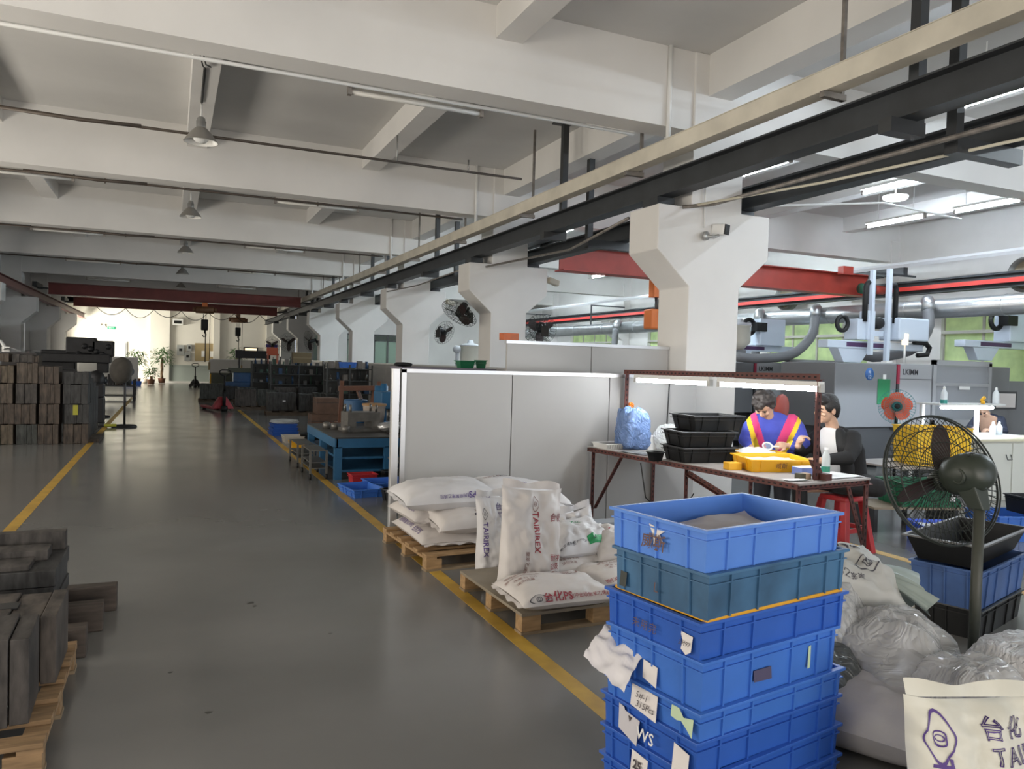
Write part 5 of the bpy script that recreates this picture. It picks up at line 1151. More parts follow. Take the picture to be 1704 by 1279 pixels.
bagblob('white printed bag at the right edge behind the cream sack', (3.50, 2.12, 0.0), 0.5, 0.5, 0.50, 16, mat('white_bag', (0.58, 0.58, 0.58), 0.35, crease=0.6), 0.3)
bagblob('pale cream bag at the right edge beside the upright cream sack', (2.86, 1.74, 0.0), 0.3, 0.3, 0.34, 17, mat('cream_bag', (0.58, 0.56, 0.47), 0.4, crease=0.6), 0.0)
t = thing('low_pallet', 'pale yellow wooden tray on the floor behind the tied sack', 'tray', (4.62, 4.30, 0), 0.15)
tray_mb(0.75, 0.5, 0.10, 0.01, 0.015).build('shell', mat('pale_yellow_wood', (0.62, 0.46, 0.20), 0.6), t); frame_mb(0.75, 0.5, 0.088, 0.102, 0.006, 0.012).build('rim', PINE, t)
# ================================================================ moulding machines along the right aisle
MGREY = mat('machine_grey', (0.17, 0.174, 0.184), 0.45, var=0.04, scale=1.0); MLITE = mat('machine_light_grey', (0.34, 0.35, 0.365), 0.42); MDARK = mat('machine_dark', (0.05, 0.052, 0.056), 0.5); MRED = mat('machine_red_edge', (0.30, 0.02, 0.05), 0.45)
BADGE = mat('badge_blue', (0.02, 0.10, 0.30), 0.4); ROBOW = mat('robot_white', (0.58, 0.66, 0.76), 0.4)
def machine(label, x, y, badge=True):
    t = thing('moulding_machine', label, 'machine', (x, y, 0))
    b = MB(); b.box(0, 1.46, 0, 1.25, 0.74, 1.84); b.build('door_panel', MGREY, t, bevel=0.015)
    b = MB(); b.box(1.475, 1.53, -0.006, 1.2, 0.70, 1.845); b.cur = 1; b.box(1.473, 1.532, -0.009, 0.02, 1.5, 1.84); b.build('edge_strip', [MDARK, MRED], t)
    b = MB(); b.box(1.535, 2.36, 0, 1.25, 0.74, 1.86); b.build('side_panel', MLITE, t, bevel=0.01)
    b = MB(); b.box(1.54, 2.35, -0.004, 0.0, 1.585, 1.595); b.build('panel_seam', MDARK, t)
    b = MB(); b.box(0.05, 3.88, 0.12, 1.2, 0.12, 0.74); b.build('bed', MDARK, t)
    for xx in (0.2, 1.4, 2.6, 3.7):
        b = MB(); b.box(xx-0.1, xx+0.1, 0.2, 1.1, 0, 0.12); b.build('foot', MDARK, t)
    # guard window section
    b = MB(); b.box(2.40, 2.48, 0, 0.06, 0.74, 1.95); b.box(3.92, 4.0, 0, 0.06, 0.74, 1.92); b.box(2.40, 4.0, 0, 0.06, 1.86, 1.95); b.box(2.40, 4.0, 0, 0.06, 0.74, 0.86); b.box(2.48, 3.92, 0.0, 0.05, 1.48, 1.54); b.build('guard_frame', MLITE, t)
    b = MB(); b.box(2.48, 3.92, 0.02, 0.03, 0.86, 1.86); b.build('guard_window', mat('guard_glass', (0.42, 0.44, 0.47), 0.15, alpha=0.55), t)
    b = MB(); b.box(2.44, 3.88, 0.12, 1.2, 0.74, 1.35); b.build('barrel_cover', MLITE, t)
    b = MB(); b.box(3.1, 3.4, -0.004, 0.0, 1.42, 1.48) ; b.build('notice', PAPER, t)
    if badge:
        b = MB(); b.cyl((0.80, -0.004, 1.66), (0.80, 0.004, 1.66), 0.105, n=30); o = b.build('badge', BADGE, t)
        text_part('12', 0.085, WPLAST, t, face_M((0.80, -0.006, 1.61), (1, 0, 0), (0, 0, 1)), 'badge_number'); text_part('吨', 0.06, WPLAST, t, face_M((0.80, -0.006, 1.69), (1, 0, 0), (0, 0, 1)), 'badge_number')
        b = MB(); b.box(1.0, 1.3, -0.012, -0.001, 1.14, 1.58); b.build('green_folder', mat('green_folder', (0.01, 0.15, 0.055), 0.5), t, bevel=0.004)
        b = MB(); b.box(1.12, 1.19, -0.014, -0.001, 1.58, 1.66); b.build('folder_clip', WPLAST, t)
    text_part('LKIMM', 0.135, mat('dark_lettering', (0.03, 0.03, 0.035), 0.5), t, face_M((1.80, -0.003, 1.71), (1, 0, 0), (0, 0, 1)), bold=0.003)
    return t
machine('nearest grey moulding machine with a green folder and a round badge on its door', 10.17, 9.5)
m2 = machine('second grey moulding machine, partly behind the first column', 10.25, 13.2, False)
b = MB(); b.cyl((0.82, -0.004, 1.62), (0.82, 0.004, 1.62), 0.12, n=30); b.build('badge', BADGE, m2)
b = MB(); b.box(2.62, 3.7, -0.03, 0.02, 1.0, 1.62); b.build('control_box', MDARK, m2); b = MB(); b.box(2.5, 3.85, -0.02, 0.02, 1.62, 1.70); b.build('control_box_trim', MLITE, m2)
machine('third moulding machine far down the right aisle', 10.25, 19.5, False)
# machine at the extreme right
t = thing('moulding_machine', 'grey machine cabinet with a framed screen at the right edge of the room', 'machine', (14.1, 9.6, 0))
b = MB(); b.box(0.0, 0.75, 0, 1.2, 0.0, 1.86); b.build('cabinet', MGREY, t, bevel=0.01)
b = MB(); b.box(0.75, 2.0, 0.1, 1.2, 0.0, 1.6); b.build('cabinet', MGREY, t, bevel=0.01)
b = MB(); b.box(0.28, 0.95, -0.03, 0.0, 1.05, 1.4); b.build('screen_frame', MDARK, t); b = MB(); b.box(0.33, 0.9, -0.034, -0.03, 1.09, 1.36); b.build('screen', mat('pale_screen', (0.66, 0.62, 0.60), 0.4), t)
def robot(label, x, y, zb, tall=True):
    t = thing('robot', label, 'robot', (x, y, zb))
    b = MB(); b.box(0.0, 2.45, -0.12, 0.12, 0.26, 0.40); b.build('beam', ROBOW, t, bevel=0.01)
    b = MB(); b.box(0.45, 1.4, -0.124, -0.12, 0.29, 0.37); b.build('beam_label', mat('robot_label', (0.07, 0.03, 0.10), 0.5), t)
    b = MB(); b.taper((0.42, 0.85, -0.1, 0.1), (0.25, 1.05, -0.11, 0.11), 0.0, 0.26); b.build('pedestal', ROBOW, t, bevel=0.01)
    if tall:
        for i, (xx, z0, z1, w) in enumerate(((0.9, 0.15, 1.68, 0.07), (1.32, -0.05, 1.74, 0.085))):
            b = MB(); b.box(xx-w/2, xx+w/2, -0.28, -0.21, z0, z1); b.build('vertical_arm', MATS['robot_white'], t)
            b = MB(); pts = [(xx+(0.24 if i else -0.12), -0.2, 0.75), (xx+(0.24 if i else -0.12), -0.2, 1.38), (xx+(0.2 if i else -0.06), -0.2, 1.46), (xx+(0.1 if i else 0.06), -0.2, 1.46), (xx+0.08, -0.2, 1.38), (xx+0.08, -0.2, 1.2)]
            b.tube(pts, 0.05, 6); b.build('cable_chain', BLACKP, t)
        b = MB(); b.box(0.62, 0.84, -0.2, 0.1, 0.42, 0.80); b.build('carriage', ROBOW, t, bevel=0.01)
        b = MB(); b.box(0.82, 1.0, -0.25, -0.05, 0.42, 0.95); b.build('carriage', ROBOW, t, bevel=0.01)
        b = MB(); b.box(1.52, 2.32, -0.34, 0.12, 0.44, 0.86); b.build('drive_cover', ROBOW, t, bevel=0.03)
        b = MB(); b.lathe([(0, 0.14), (0.09, 0.14), (0.11, 0.1), (0.11, -0.16), (0, -0.16)], 20, Matrix.Translation((1.16, -0.1, 0.74)) @ Matrix.Rotation(PI/2, 4, 'X')); b.build('servo_motor', BLACKP, t)
        b = MB(); b.box(0.9, 1.35, -0.2, -0.1, 0.5, 0.6); b.build('cross_arm', ROBOW, t)
        b = MB(); b.tube([(2.1, -0.2, 0.42), (2.4, -0.2, 0.42), (2.52, -0.2, 0.33), (2.46, -0.2, 0.2), (2.2, -0.2, 0.18)], 0.05, 6); b.build('cable_chain', BLACKP, t)
        b = MB(); b.torus(None, 0.13, 0.04, 24, 6, Matrix.Translation((0.35, -0.1, 0.7)) @ Matrix.Rotation(PI/2, 4, 'X')); b.build('cable_chain', BLACKP, t)
        b = MB(); b.cyl((1.70, -0.32, -0.02), (1.70, -0.32, 0.36), 0.018, n=8); b.build('lamp_pole', WPLAST, t)
        b = MB(); b.cyl((1.70, -0.32, 0.36), (1.70, -0.32, 0.56), 0.055, n=16); b.build('signal_lamp', mat('signal_lamp_lit', (1.0, 0.80, 0.50), 0.4, emit=2.0), t)
        b = MB(); b.box(1.24, 1.4, -0.32, -0.2, -0.12, 0.05); b.build('gripper', WPLAST, t, bevel=0.01)
    else:
        b = MB(); b.box(1.15, 1.9, -0.25, 0.1, 0.40, 1.02); b.build('drive_cover', ROBOW, t, bevel=0.02); b = MB(); b.box(1.0, 1.3, -0.3, -0.1, 0.72, 0.92); b.build('motor', BLACKP, t)
        b = MB(); b.torus(None, 0.17, 0.05, 24, 6, Matrix.Translation((0.93, -0.1, 0.82)) @ Matrix.Rotation(PI/2, 4, 'X')); b.build('cable_chain', BLACKP, t)
    return t
robot('white robot with two tall arms on top of the nearest machine', 10.7, 10.3, 1.86)
robot('white take-out robot at the right edge by the green windows', 14.35, 10.3, 2.0, False)
robot('white take-out robot on the second machine behind the first column', 11.3, 14.1, 1.86, False)
# ventilation duct along the right wall
DUCT = mat('shiny_duct', (0.50, 0.52, 0.53), 0.32, 0.85, var=0.08, scale=4)
FLEX = mat('grey_flexible_hose', (0.16, 0.165, 0.175), 0.5)
t = thing('ventilation_duct', 'long round shiny duct along the right wall above the machines', 'duct', (13.75, 0, 2.98))
b = MB(); b.tube([(0, -2, 0), (0, 31, 0)], 0.19, 24); b.build('pipe', DUCT, t)
for y in range(1, 31, 2):
    b = MB(); b.torus(None, 0.192, 0.008, 28, 6, Matrix.Translation((0, y, 0)) @ Matrix.Rotation(PI/2, 4, 'X')); b.build('seam_ring', DUCT, t)
for y, dx in ((10.6, -0.1), (13.45, -0.1), (15.3, -0.1), (19.0, -0.1), (22.0, -0.1)):
    b = MB(); b.tube([(0, y, 0.1), (-0.12, y-0.1, 0.17), (-0.3, y-0.25, 0.12), (-0.36, y-0.3, -0.05)], 0.115, 16); b.build('elbow', DUCT, t)
    if y == 10.6: pts = [(-0.36, y-0.3, -0.05), (-0.42, y-0.36, -0.4), (-0.6, y-0.2, -0.8), (-1.2, y+0.1, -0.98), (-1.7, y+0.2, -0.9)]
    elif y == 13.45: pts = [(-0.36, y-0.3, -0.05), (-0.6, y-0.45, -0.5), (-1.3, y-0.6, -0.93), (-2.2, y-0.6, -1.05), (-2.75, y-0.5, -1.03)]
    else: pts = [(-0.36, y-0.3, -0.05), (-0.4, y-0.3, -0.6), (-0.4, y-0.3, -1.3)]
    q = []
    for i in range(len(pts)-1):
        for k in range(6):
            u = k/6; p0 = Vector(pts[max(0, i-1)]); p1 = Vector(pts[i]); p2 = Vector(pts[i+1]); p3_ = Vector(pts[min(len(pts)-1, i+2)])
            q.append(0.5*((2*p1)+(p2-p0)*u+(2*p0-5*p1+4*p2-p3_)*u*u+(3*p1-p0-3*p2+p3_)*u**3))
    q.append(Vector(pts[-1])); b = MB(); b.tube(q, [0.10+0.006*(i % 2) for i in range(len(q))], 14); b.build('flexible_hose', FLEX, t)
for y in (6, 12, 18, 24, 30):
    b = MB(); b.box(-0.02, 0.02, y-0.02, y+0.02, 0.18, 0.9); b.box(-0.02, 1.4, y-0.02, y+0.02, 0.86, 0.9); b.build('support_arm', DSTEEL, t)
# hoppers
def hopper(label, x, y, z, s=1.0, group=None):
    t = thing('hopper', label, 'hopper', (x, y, z), 0, group)
    b = MB(); b.lathe([(0, 0.62), (0.30, 0.62), (0.30, 0.585), (0.285, 0.58), (0.285, 0.2), (0.12, 0.0), (0, 0.0)], 28, Matrix.Scale(s, 4)); b.build('drum', mat('hopper_ivory', (0.62, 0.60, 0.52), 0.4), t)
    b = MB(); b.lathe([(0.305, 0.60), (0.31, 0.62), (0.27, 0.66), (0.1, 0.69), (0.08, 0.78), (0, 0.78)], 28, Matrix.Scale(s, 4)); b.build('lid', MLITE, t)
    b = MB(); b.box(-0.13*s, 0.13*s, -0.13*s, 0.13*s, -0.25*s, 0.0); b.build('throat', MGREY, t)
    b = MB(); b.cyl((-0.42*s, -0.05*s, -0.2*s), (-0.42*s, -0.05*s, 0.5*s), 0.05*s, n=12); b.build('blower_pipe', MLITE, t)
    b = MB(); b.lathe([(0, 0.05), (0.11, 0.05), (0.11, -0.05), (0, -0.05)], 20, Matrix.Translation((-0.45*s, -0.1*s, 0.5*s)) @ Matrix.Rotation(PI/2, 4, 'X') @ Matrix.Scale(s, 4)); b.build('gauge', MLITE, t)
    return t
hopper('ivory hopper drum on the second machine beside the first column', 11.6, 13.6, 2.12, 0.9)
hopper('ivory hopper drum between the second and third columns, left one', 8.0, 21.0, 1.55, 1.0); hopper('ivory hopper drum between the second and third columns, right one', 9.0, 21.0, 1.55, 1.0)
t = thing('hopper_stand', 'grey machine block carrying the pair of ivory hopper drums', 'machine', (8.4, 21.2, 0)); b = MB(); b.box(-0.9, 1.4, -0.35, 0.8, 0.0, 1.3); b.build('body', MLITE, t, bevel=0.02)
b = MB(); b.box(-0.6, 0.2, -0.37, -0.35, 1.02, 1.2); b.build('name_plate', PAPER, t)
t = thing('filter_cone', 'small grey funnel at the end of the bent hose', 'funnel', (10.95, 13.35, 1.85)); b = MB(); b.lathe([(0.28, 0.0), (0.08, 0.22), (0.07, 0.32), (0, 0.32)], 24); b.build('cone', MLITE, t)
# bench with bottles at the far right
FW = mat('bench_white', (0.70, 0.71, 0.70), 0.45)
t = thing('shelf_bench', 'white work bench with an upper shelf and a lit tube, at the far right', 'bench', (11.1, 7.9, 0))
b = MB(); b.box(-0.75, 1.2, -0.35, 0.35, 0.73, 0.76); b.build('worktop', FW, t)
for x in (-0.7, 1.1):
    for y in (-0.3, 0.3): b = MB(); b.box(x-0.025, x+0.025, y-0.025, y+0.025, 0, 0.73); b.build('leg', FW, t)
b = MB(); b.box(-0.75, 0.75, -0.2, 0.2, 1.225, 1.25); b.build('shelf', FW, t)
for x in (-0.7, 0.55): b = MB(); b.box(x-0.025, x+0.025, 0.1, 0.15, 0.76, 1.225); b.build('shelf_post', FW, t)
b = MB(); b.tube([(-0.6, -0.12, 1.19), (0.55, -0.12, 1.19)], 0.025, 10); b.build('tube', LIT, t)
for x, z, lb in ((-0.6, 1.25, 'clear bottle with a teal base on the upper shelf of the white bench'), (0.58, 1.25, 'grey bottle on the right end of the upper shelf'), (0.55, 0.76, 'left squeeze bottle on the white worktop'), (0.69, 0.76, 'right squeeze bottle on the white worktop')):
    q = thing('bottle', lb, 'bottle', (11.1+x, 7.75, z)); hh = 0.26 if z > 1 else 0.22
    b = MB(); b.lathe([(0, 0), (0.045, 0), (0.047, 0.01), (0.047, hh*0.62), (0.02, hh*0.82), (0.016, hh*0.85)], 18); b.build('body', mat('pale_bottle', (0.68, 0.72, 0.75), 0.25), q)
    b = MB(); b.lathe([(0.018, hh*0.84), (0.018, hh*0.95), (0.006, hh), (0, hh)], 14); b.build('cap', WPLAST, q)
    if x < 0: b = MB(); b.lathe([(0.048, 0.005), (0.048, 0.06)], 18); b.build('label', mat('teal_label', (0.02, 0.25, 0.22), 0.4), q)
q = thing('toy_clip', 'small yellow clip on the upper shelf', 'clip', (11.38, 7.75, 1.251)); b = MB(); b.cyl((0, 0, 0), (0, 0, 0.05), 0.03, n=12); b.build('stand', YEL, q); b = MB(); b.cyl((-0.03, 0, 0.05), (0.03, 0, 0.1), 0.025, n=10); b.build('head', YEL, q)
t = thing('cabinet', 'pale cabinet with two pairs of bent wire handles in front of the far right bench', 'cabinet', (9.95, 6.75, 0), -0.12)
b = MB(); b.box(-0.05, 1.55, 0, 0.5, 0, 0.80); b.build('body', mat('pale_cabinet', (0.62, 0.62, 0.56), 0.5), t, bevel=0.006)
b = MB(); b.box(-0.08, 1.58, -0.03, 0.53, 0.80, 0.83); b.build('top', mat('pale_cabinet_top', (0.66, 0.62, 0.45), 0.5), t)
for x in (0.0, 0.52, 1.04):
    o = MB(); o.box(x, x+0.5, -0.012, 0.0, 0.03, 0.77); dr = o.build('door', MATS['pale_cabinet'], t); b = MB(); b.tube([(x+0.4, -0.015, 0.62), (x+0.4, -0.04, 0.55), (x+0.48, -0.04, 0.55), (x+0.48, -0.015, 0.62)], 0.006, 6); b.build('handle', DSTEEL, dr)
# right-side wall fans, exit door leaf, camera
def wallfan(label, loc, rz, R=0.32, tilt=0.3, arm=0.35, side=1, group='wall fans on the columns'):
    t = thing('wall_fan', label, 'fan', loc, rz, group); h = bpy.data.objects.new('fan_head', None); COL.objects.link(h); h.parent = t; h.rotation_euler = (-tilt, 0, 0)
    o = cage(R, (0.35, 0.65, 1.0), 28, 0.07, 0.003).build('wire_guard', WIREM, h); o['kind'] = 'stuff'
    for q in blades(3, R*0.88, 0.05, 0.13, 0.5): q.build('blade', BL, h)
    b = MB(); b.lathe([(0, 0.05), (0.07, 0.04), (0.085, -0.1), (0.06, -0.24), (0, -0.25)], 18, Matrix.Rotation(-PI/2, 4, 'X')); b.build('motor', BLACKP, h)
    b = MB(); b.tube([(0, -0.18, 0.0), (0.05, -0.3, 0.12), (0.12, -arm, 0.1), (0.16, -arm-0.08, -0.05)], 0.028, 8); b.build('arm', BLACKP, t)
    b = MB(); b.box(0.09, 0.23, -arm-0.12, -arm-0.08, -0.15, 0.05); b.build('wall_plate', BLACKP, t)
    return t
wallfan('black wall fan tilted down on the left side of the second column', (4.92, 13.55, 2.58), 2.0, 0.36, 0.9)
wallfan('black wall fan seen edge-on at the right side of the second column', (6.6, 13.5, 2.35), -0.6, 0.32, 0.3)
wallfan('black wall fan low beside the third column', (6.6, 19.3, 2.45), -1.0, 0.32, 0.3)
wallfan('black wall fan on the fifth column facing the aisle', (5.0, 31.2, 2.35), 1.9, 0.42, 0.2)
wallfan('black wall fan on the sixth column facing the camera', (5.0, 37.1, 2.38), 2.5, 0.46, 0.1)
wallfan('small black wall fan on the farthest column in view', (4.95, 43.0, 2.35), 2.6, 0.44, 0.1)
t = thing('security_camera', 'white security camera on the front of the first column head', 'camera', (5.78, 7.27, 3.22), 0.3)
b = MB(); b.lathe([(0, 0.0), (0.055, 0.0), (0.05, 0.03), (0, 0.03)], 18, Matrix.Translation((-0.17, 0, -0.02)) @ Matrix.Rotation(PI/2, 4, 'X')); b.build('mount', GALV, t)
b = MB(); b.tube([(-0.17, -0.02, -0.02), (-0.08, -0.06, -0.03), (-0.02, -0.08, 0.0)], 0.018, 8); b.build('bracket', GALV, t)
b = MB(); b.cbox((0.02, -0.07, 0.07), (0.115, 0.17, 0.125), 0.1, 0.1); b.build('housing', WPLAST, t, bevel=0.02)
b = MB(); b.cbox((0.029, -0.159, 0.061), (0.108, 0.014, 0.118), 0.1, 0.1); b.build('front_glass', BLACKP, t, bevel=0.01)
t = thing('security_camera', 'small pale camera on the right side of the second column head', 'camera', (6.75, 13.4, 3.28)); b = MB(); b.cbox((0.0, -0.1, 0), (0.26, 0.12, 0.12), 0.3, 0.0, 0.2); b.build('housing', mat('tan_housing', (0.42, 0.38, 0.30), 0.5), t, bevel=0.02); b = MB(); b.box(-0.14, -0.05, -0.02, 0.04, 0.02, 0.12); b.build('bracket', GALV, t)
t = thing('security_camera', 'small pale camera on the right side of the third column head', 'camera', (6.75, 19.4, 3.25)); b = MB(); b.cbox((0.0, -0.1, 0), (0.26, 0.12, 0.12), 0.3, 0.0, 0.2); b.build('housing', MATS['tan_housing'], t, bevel=0.02); b = MB(); b.box(-0.14, -0.05, -0.02, 0.04, 0.02, 0.12); b.build('bracket', GALV, t)
t = thing('orange_carton', 'orange and brown carton on top of the taller partition beside the second column', 'box', (3.34, 7.62, 1.915)); b = MB(); b.box(-0.08, 0.10, -0.06, 0.06, 0, 0.075); b.build('carton', mat('orange_carton', (0.60, 0.13, 0.03), 0.6, col2=(0.35, 0.10, 0.04), var=0.1, scale=12), t)
pipe('white cord hanging in front of the first column head', [(5.62, 7.24, 4.1), (5.62, 7.24, 3.3)], 0.012, WPLAST, 'cord', 'cord')
# round grey fans / lamps on the right wall
for (y, z, lb) in ((9.9, 3.75, 'large round dark vent fan on the right wall at the picture edge'), (16.5, 3.75, 'round vent fan on the right wall above the red crane'), (22.5, 3.75, 'round vent fan on the right wall seen between the columns')):
    t = thing('vent_fan', lb, 'fan', (15.75, y, z), group='round vent fans on the right wall')
    b = MB(); b.lathe([(0.30, 0.12), (0.36, 0.1), (0.36, -0.12), (0.30, -0.12), (0.30, 0.12)], 32, Matrix.Rotation(PI/2, 4, 'Y')); b.build('drum', mat('grey_drum', (0.2, 0.2, 0.19), 0.5), t)
    b = MB(); b.lathe([(0, -0.02), (0.30, -0.02)], 32, Matrix.Rotation(PI/2, 4, 'Y')); b.build('back', mat('brown_disc', (0.22, 0.18, 0.12), 0.6), t)
    b = MB(); b.box(0.1, 0.46, -0.03, 0.03, -0.03, 0.03); b.build('arm', DSTEEL, t)

t = thing('round_chair', 'chair with a dull red rounded back behind the person in the striped sweater', 'chair', (6.75, 7.1, 0), 0.5)
b = MB(); b.lathe([(0, 0.03), (0.19, 0.03), (0.21, 0.0), (0.19, -0.03), (0, -0.03)], 28, Matrix.Translation((0, 0, 1.22)) @ Matrix.Rotation(PI/2, 4, 'X') @ Matrix.Diagonal((1.0, 0.8, 1, 1))); b.build('backrest', mat('dull_red_seat', (0.34, 0.06, 0.045), 0.6), t)
b = MB(); b.tube([(0, 0.03, 1.1), (0, 0.05, 0.6), (0, -0.1, 0.52)], 0.025, 8); b.build('back_post', BLACKP, t)
b = MB(); b.lathe([(0, 0.56), (0.2, 0.56), (0.21, 0.52), (0.2, 0.49), (0, 0.49)], 26, Matrix.Translation((0, -0.2, 0))); b.build('seat', MATS['dull_red_seat'], t)
b = MB(); b.cyl((0, -0.2, 0.06), (0, -0.2, 0.49), 0.025, n=10); b.build('column', BLACKP, t)
for k in range(5):
    b = MB(); a = k*2*PI/5; b.tube([(0, -0.2, 0.08), (0.24*math.cos(a), -0.2+0.24*math.sin(a), 0.03)], [0.025, 0.028], 8); b.build('leg', BLACKP, t)
# ================================================================ mould blocks
def blockmat(i):
    c = [(0.075, 0.062, 0.052), (0.10, 0.078, 0.060), (0.062, 0.055, 0.05), (0.08, 0.06, 0.046), (0.055, 0.06, 0.055), (0.115, 0.09, 0.062), (0.045, 0.045, 0.045)][i % 7]
    c = tuple(0.75*v for v in c)
    return mat('mould_steel_%d' % (i % 7), c, 0.55, 0.15, var=0.6, scale=7, stretch=(3, 1.2, 0.8), bump=0.25, detail=8, col2=tuple(1.9*v for v in c))
def block(label, loc, sx, sy, sz, i, rz=0.0, group=None, cuts=(0.36, 0.74), axis='x', name='mould_block', extra=None):
    """a clamped mould: plates side by side, each plate a part; origin at the middle of its base"""
    t = thing(name, label, 'mould', loc, rz, group); e = [0]+list(cuts)+[1]; m = blockmat(i)
    for k in range(len(e)-1):
        a, c = e[k], e[k+1]; g = 0.004; ins = 0.0 if k % 2 == 0 else 0.008
        b = MB()
        if axis == 'x': b.box(-sx/2+a*sx+(g if k else 0), -sx/2+c*sx, -sy/2+ins, sy/2-ins, ins*0.4, sz-ins)
        else: b.box(-sx/2+ins, sx/2-ins, -sy/2+ins, sy/2-ins, a*sz+(0.004 if k else 0), c*sz)
        b.build('plate', m, t, bevel=0.004)
    return t
PICKS = ['rust-brown', 'tan-brown', 'dark brown', 'reddish brown', 'grey-green', 'light brown', 'black']
G1 = 'mould blocks in the tall stack at the left'
rows = ['bottom row', 'second row', 'third row', 'top row']; coln = ['leftmost', 'second from the left', 'middle', 'second from the right', 'rightmost']
xs = [-3.02, -2.68, -2.33, -1.98, -1.56]; ws = [0.32, 0.33, 0.33, 0.33, 0.40]
for r in range(4):
    for c in range(5):
        i = (r*3+c*5+r*c) % 6
        if c == 4: i = 6 if r else 3
        h = 0.355 if r < 3 else 0.36-0.05*(c % 2)
        if r == 3 and c == 4: h = 0.22
        b_ = block('%s mould block, %s, %s column of the left stack' % (PICKS[i], rows[r], coln[c]), (xs[c]+0.01*((r*7+c) % 3-1), 15.98+0.015*((r+c) % 3), 0.36*r), ws[c]-0.012, 0.46, h, i, 0, G1, cuts=(0.3+0.1*((r+c) % 3), 0.72))
        if (r, c) == (1, 4):
            b = MB(); b.box(-0.06, 0.02, -0.236, -0.231, 0.16, 0.38-0.04); b.build('yellow_tag', mat('yellow_green_tag', (0.42, 0.40, 0.04), 0.6), b_)
        if (r, c) == (2, 1):
            b = MB(); b.box(-0.14, -0.06, -0.236, -0.231, 0.22, 0.31); b.build('white_tag', PAPER, b_)
for c, (x, h) in enumerate(((-2.75, 0.15), (-2.40, 0.14), (-2.2, 0.12))):
    block('low dark mould block lying on top of the tall left stack, %s' % ['left one', 'middle one', 'right one'][c], (x, 16.0, 1.45), 0.3 if c < 2 else 0.1, 0.4, h, c+1, 0, 'low blocks on top of the left stack')
t = thing('skid', 'brown steel skid lying at the foot of the stack beside the yellow line', 'skid', (-1.42, 16.5, 0)); b = MB(); b.box(-0.12, 0.22, -0.55, 0.55, 0, 0.06); b.build('plank', blockmat(3), t)
for c in range(3): block('%s dark mould block behind the right end of the tall left stack' % ['first', 'second', 'third'][c], (-1.62, 16.75+0.55*c, 0.062), 0.46, 0.5, 1.1-0.1*c, 6, 0, 'blocks behind the left stack')
# white arch and paper beyond the stack
t = thing('guard_arch', 'white rounded tubular frame behind the left end of the tall mould stack', 'frame', (-3.1, 17.3, 0)); b = MB(); b.tube([(-0.25, 0, 0), (-0.25, 0, 1.72), (-0.2, 0, 1.82), (0.12, 0, 1.82), (0.18, 0, 1.72), (0.18, 0, 0)], 0.035, 10); b.build('tube', WPLAST, t)
b = MB(); b.box(0.14, 0.27, -0.03, 0.03, 1.45, 1.72); b.build('box', WPLAST, t)
t = thing('bent_sheet', 'bent white sheet on a dark box above the left stack', 'sheet', (-2.62, 17.2, 0)); b = MB(); b.box(-0.28, 0.28, -0.3, 0.3, 0, 1.62); b.build('box', mat('dark_box', (0.05, 0.045, 0.045), 0.6), t)
b = MB(); b.grid(lambda a, c: Vector(((a-0.5)*0.56, (c-0.5)*0.4, 1.66+0.05*math.sin(a*9)*(1-a))), 12, 6); b.build('white_sheet', PAPER, t)
# black machine beyond
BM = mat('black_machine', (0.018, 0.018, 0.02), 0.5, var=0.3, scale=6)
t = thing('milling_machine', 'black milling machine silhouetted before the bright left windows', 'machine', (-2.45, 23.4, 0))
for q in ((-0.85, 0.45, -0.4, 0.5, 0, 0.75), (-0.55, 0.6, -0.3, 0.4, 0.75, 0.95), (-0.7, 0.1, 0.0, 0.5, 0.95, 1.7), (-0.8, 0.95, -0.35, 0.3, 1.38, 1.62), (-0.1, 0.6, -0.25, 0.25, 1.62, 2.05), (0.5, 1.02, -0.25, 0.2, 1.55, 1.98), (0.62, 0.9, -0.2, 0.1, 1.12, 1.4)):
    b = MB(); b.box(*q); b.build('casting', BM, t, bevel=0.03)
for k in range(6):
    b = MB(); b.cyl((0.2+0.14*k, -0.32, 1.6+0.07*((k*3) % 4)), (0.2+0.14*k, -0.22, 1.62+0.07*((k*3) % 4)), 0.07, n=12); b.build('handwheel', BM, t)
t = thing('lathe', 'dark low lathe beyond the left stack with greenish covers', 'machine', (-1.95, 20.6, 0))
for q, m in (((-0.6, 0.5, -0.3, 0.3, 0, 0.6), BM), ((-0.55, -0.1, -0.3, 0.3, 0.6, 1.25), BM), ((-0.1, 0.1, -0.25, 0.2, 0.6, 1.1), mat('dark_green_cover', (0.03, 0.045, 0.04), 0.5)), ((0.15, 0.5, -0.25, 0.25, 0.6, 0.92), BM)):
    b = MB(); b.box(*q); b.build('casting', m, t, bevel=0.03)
t = thing('low_rack', 'low black rack with dark goods beside the left yellow line far ahead', 'rack', (-1.9, 30.5, 0))
for x in (-0.7, 0.7):
    for y in (-0.5, 0.5): b = MB(); b.box(x-0.03, x+0.03, y-0.03, y+0.03, 0, 0.75); b.build('leg', BM, t)
for z in (0.15, 0.5): b = MB(); b.box(-0.75, 0.75, -0.55, 0.55, z, z+0.04); b.build('shelf', BM, t)
for k in range(5): b = MB(); b.box(-0.65+0.26*k, -0.45+0.26*k, -0.4, 0.3, 0.54, 0.72+0.1*(k % 3)); b.build('box', blockmat(k), t)
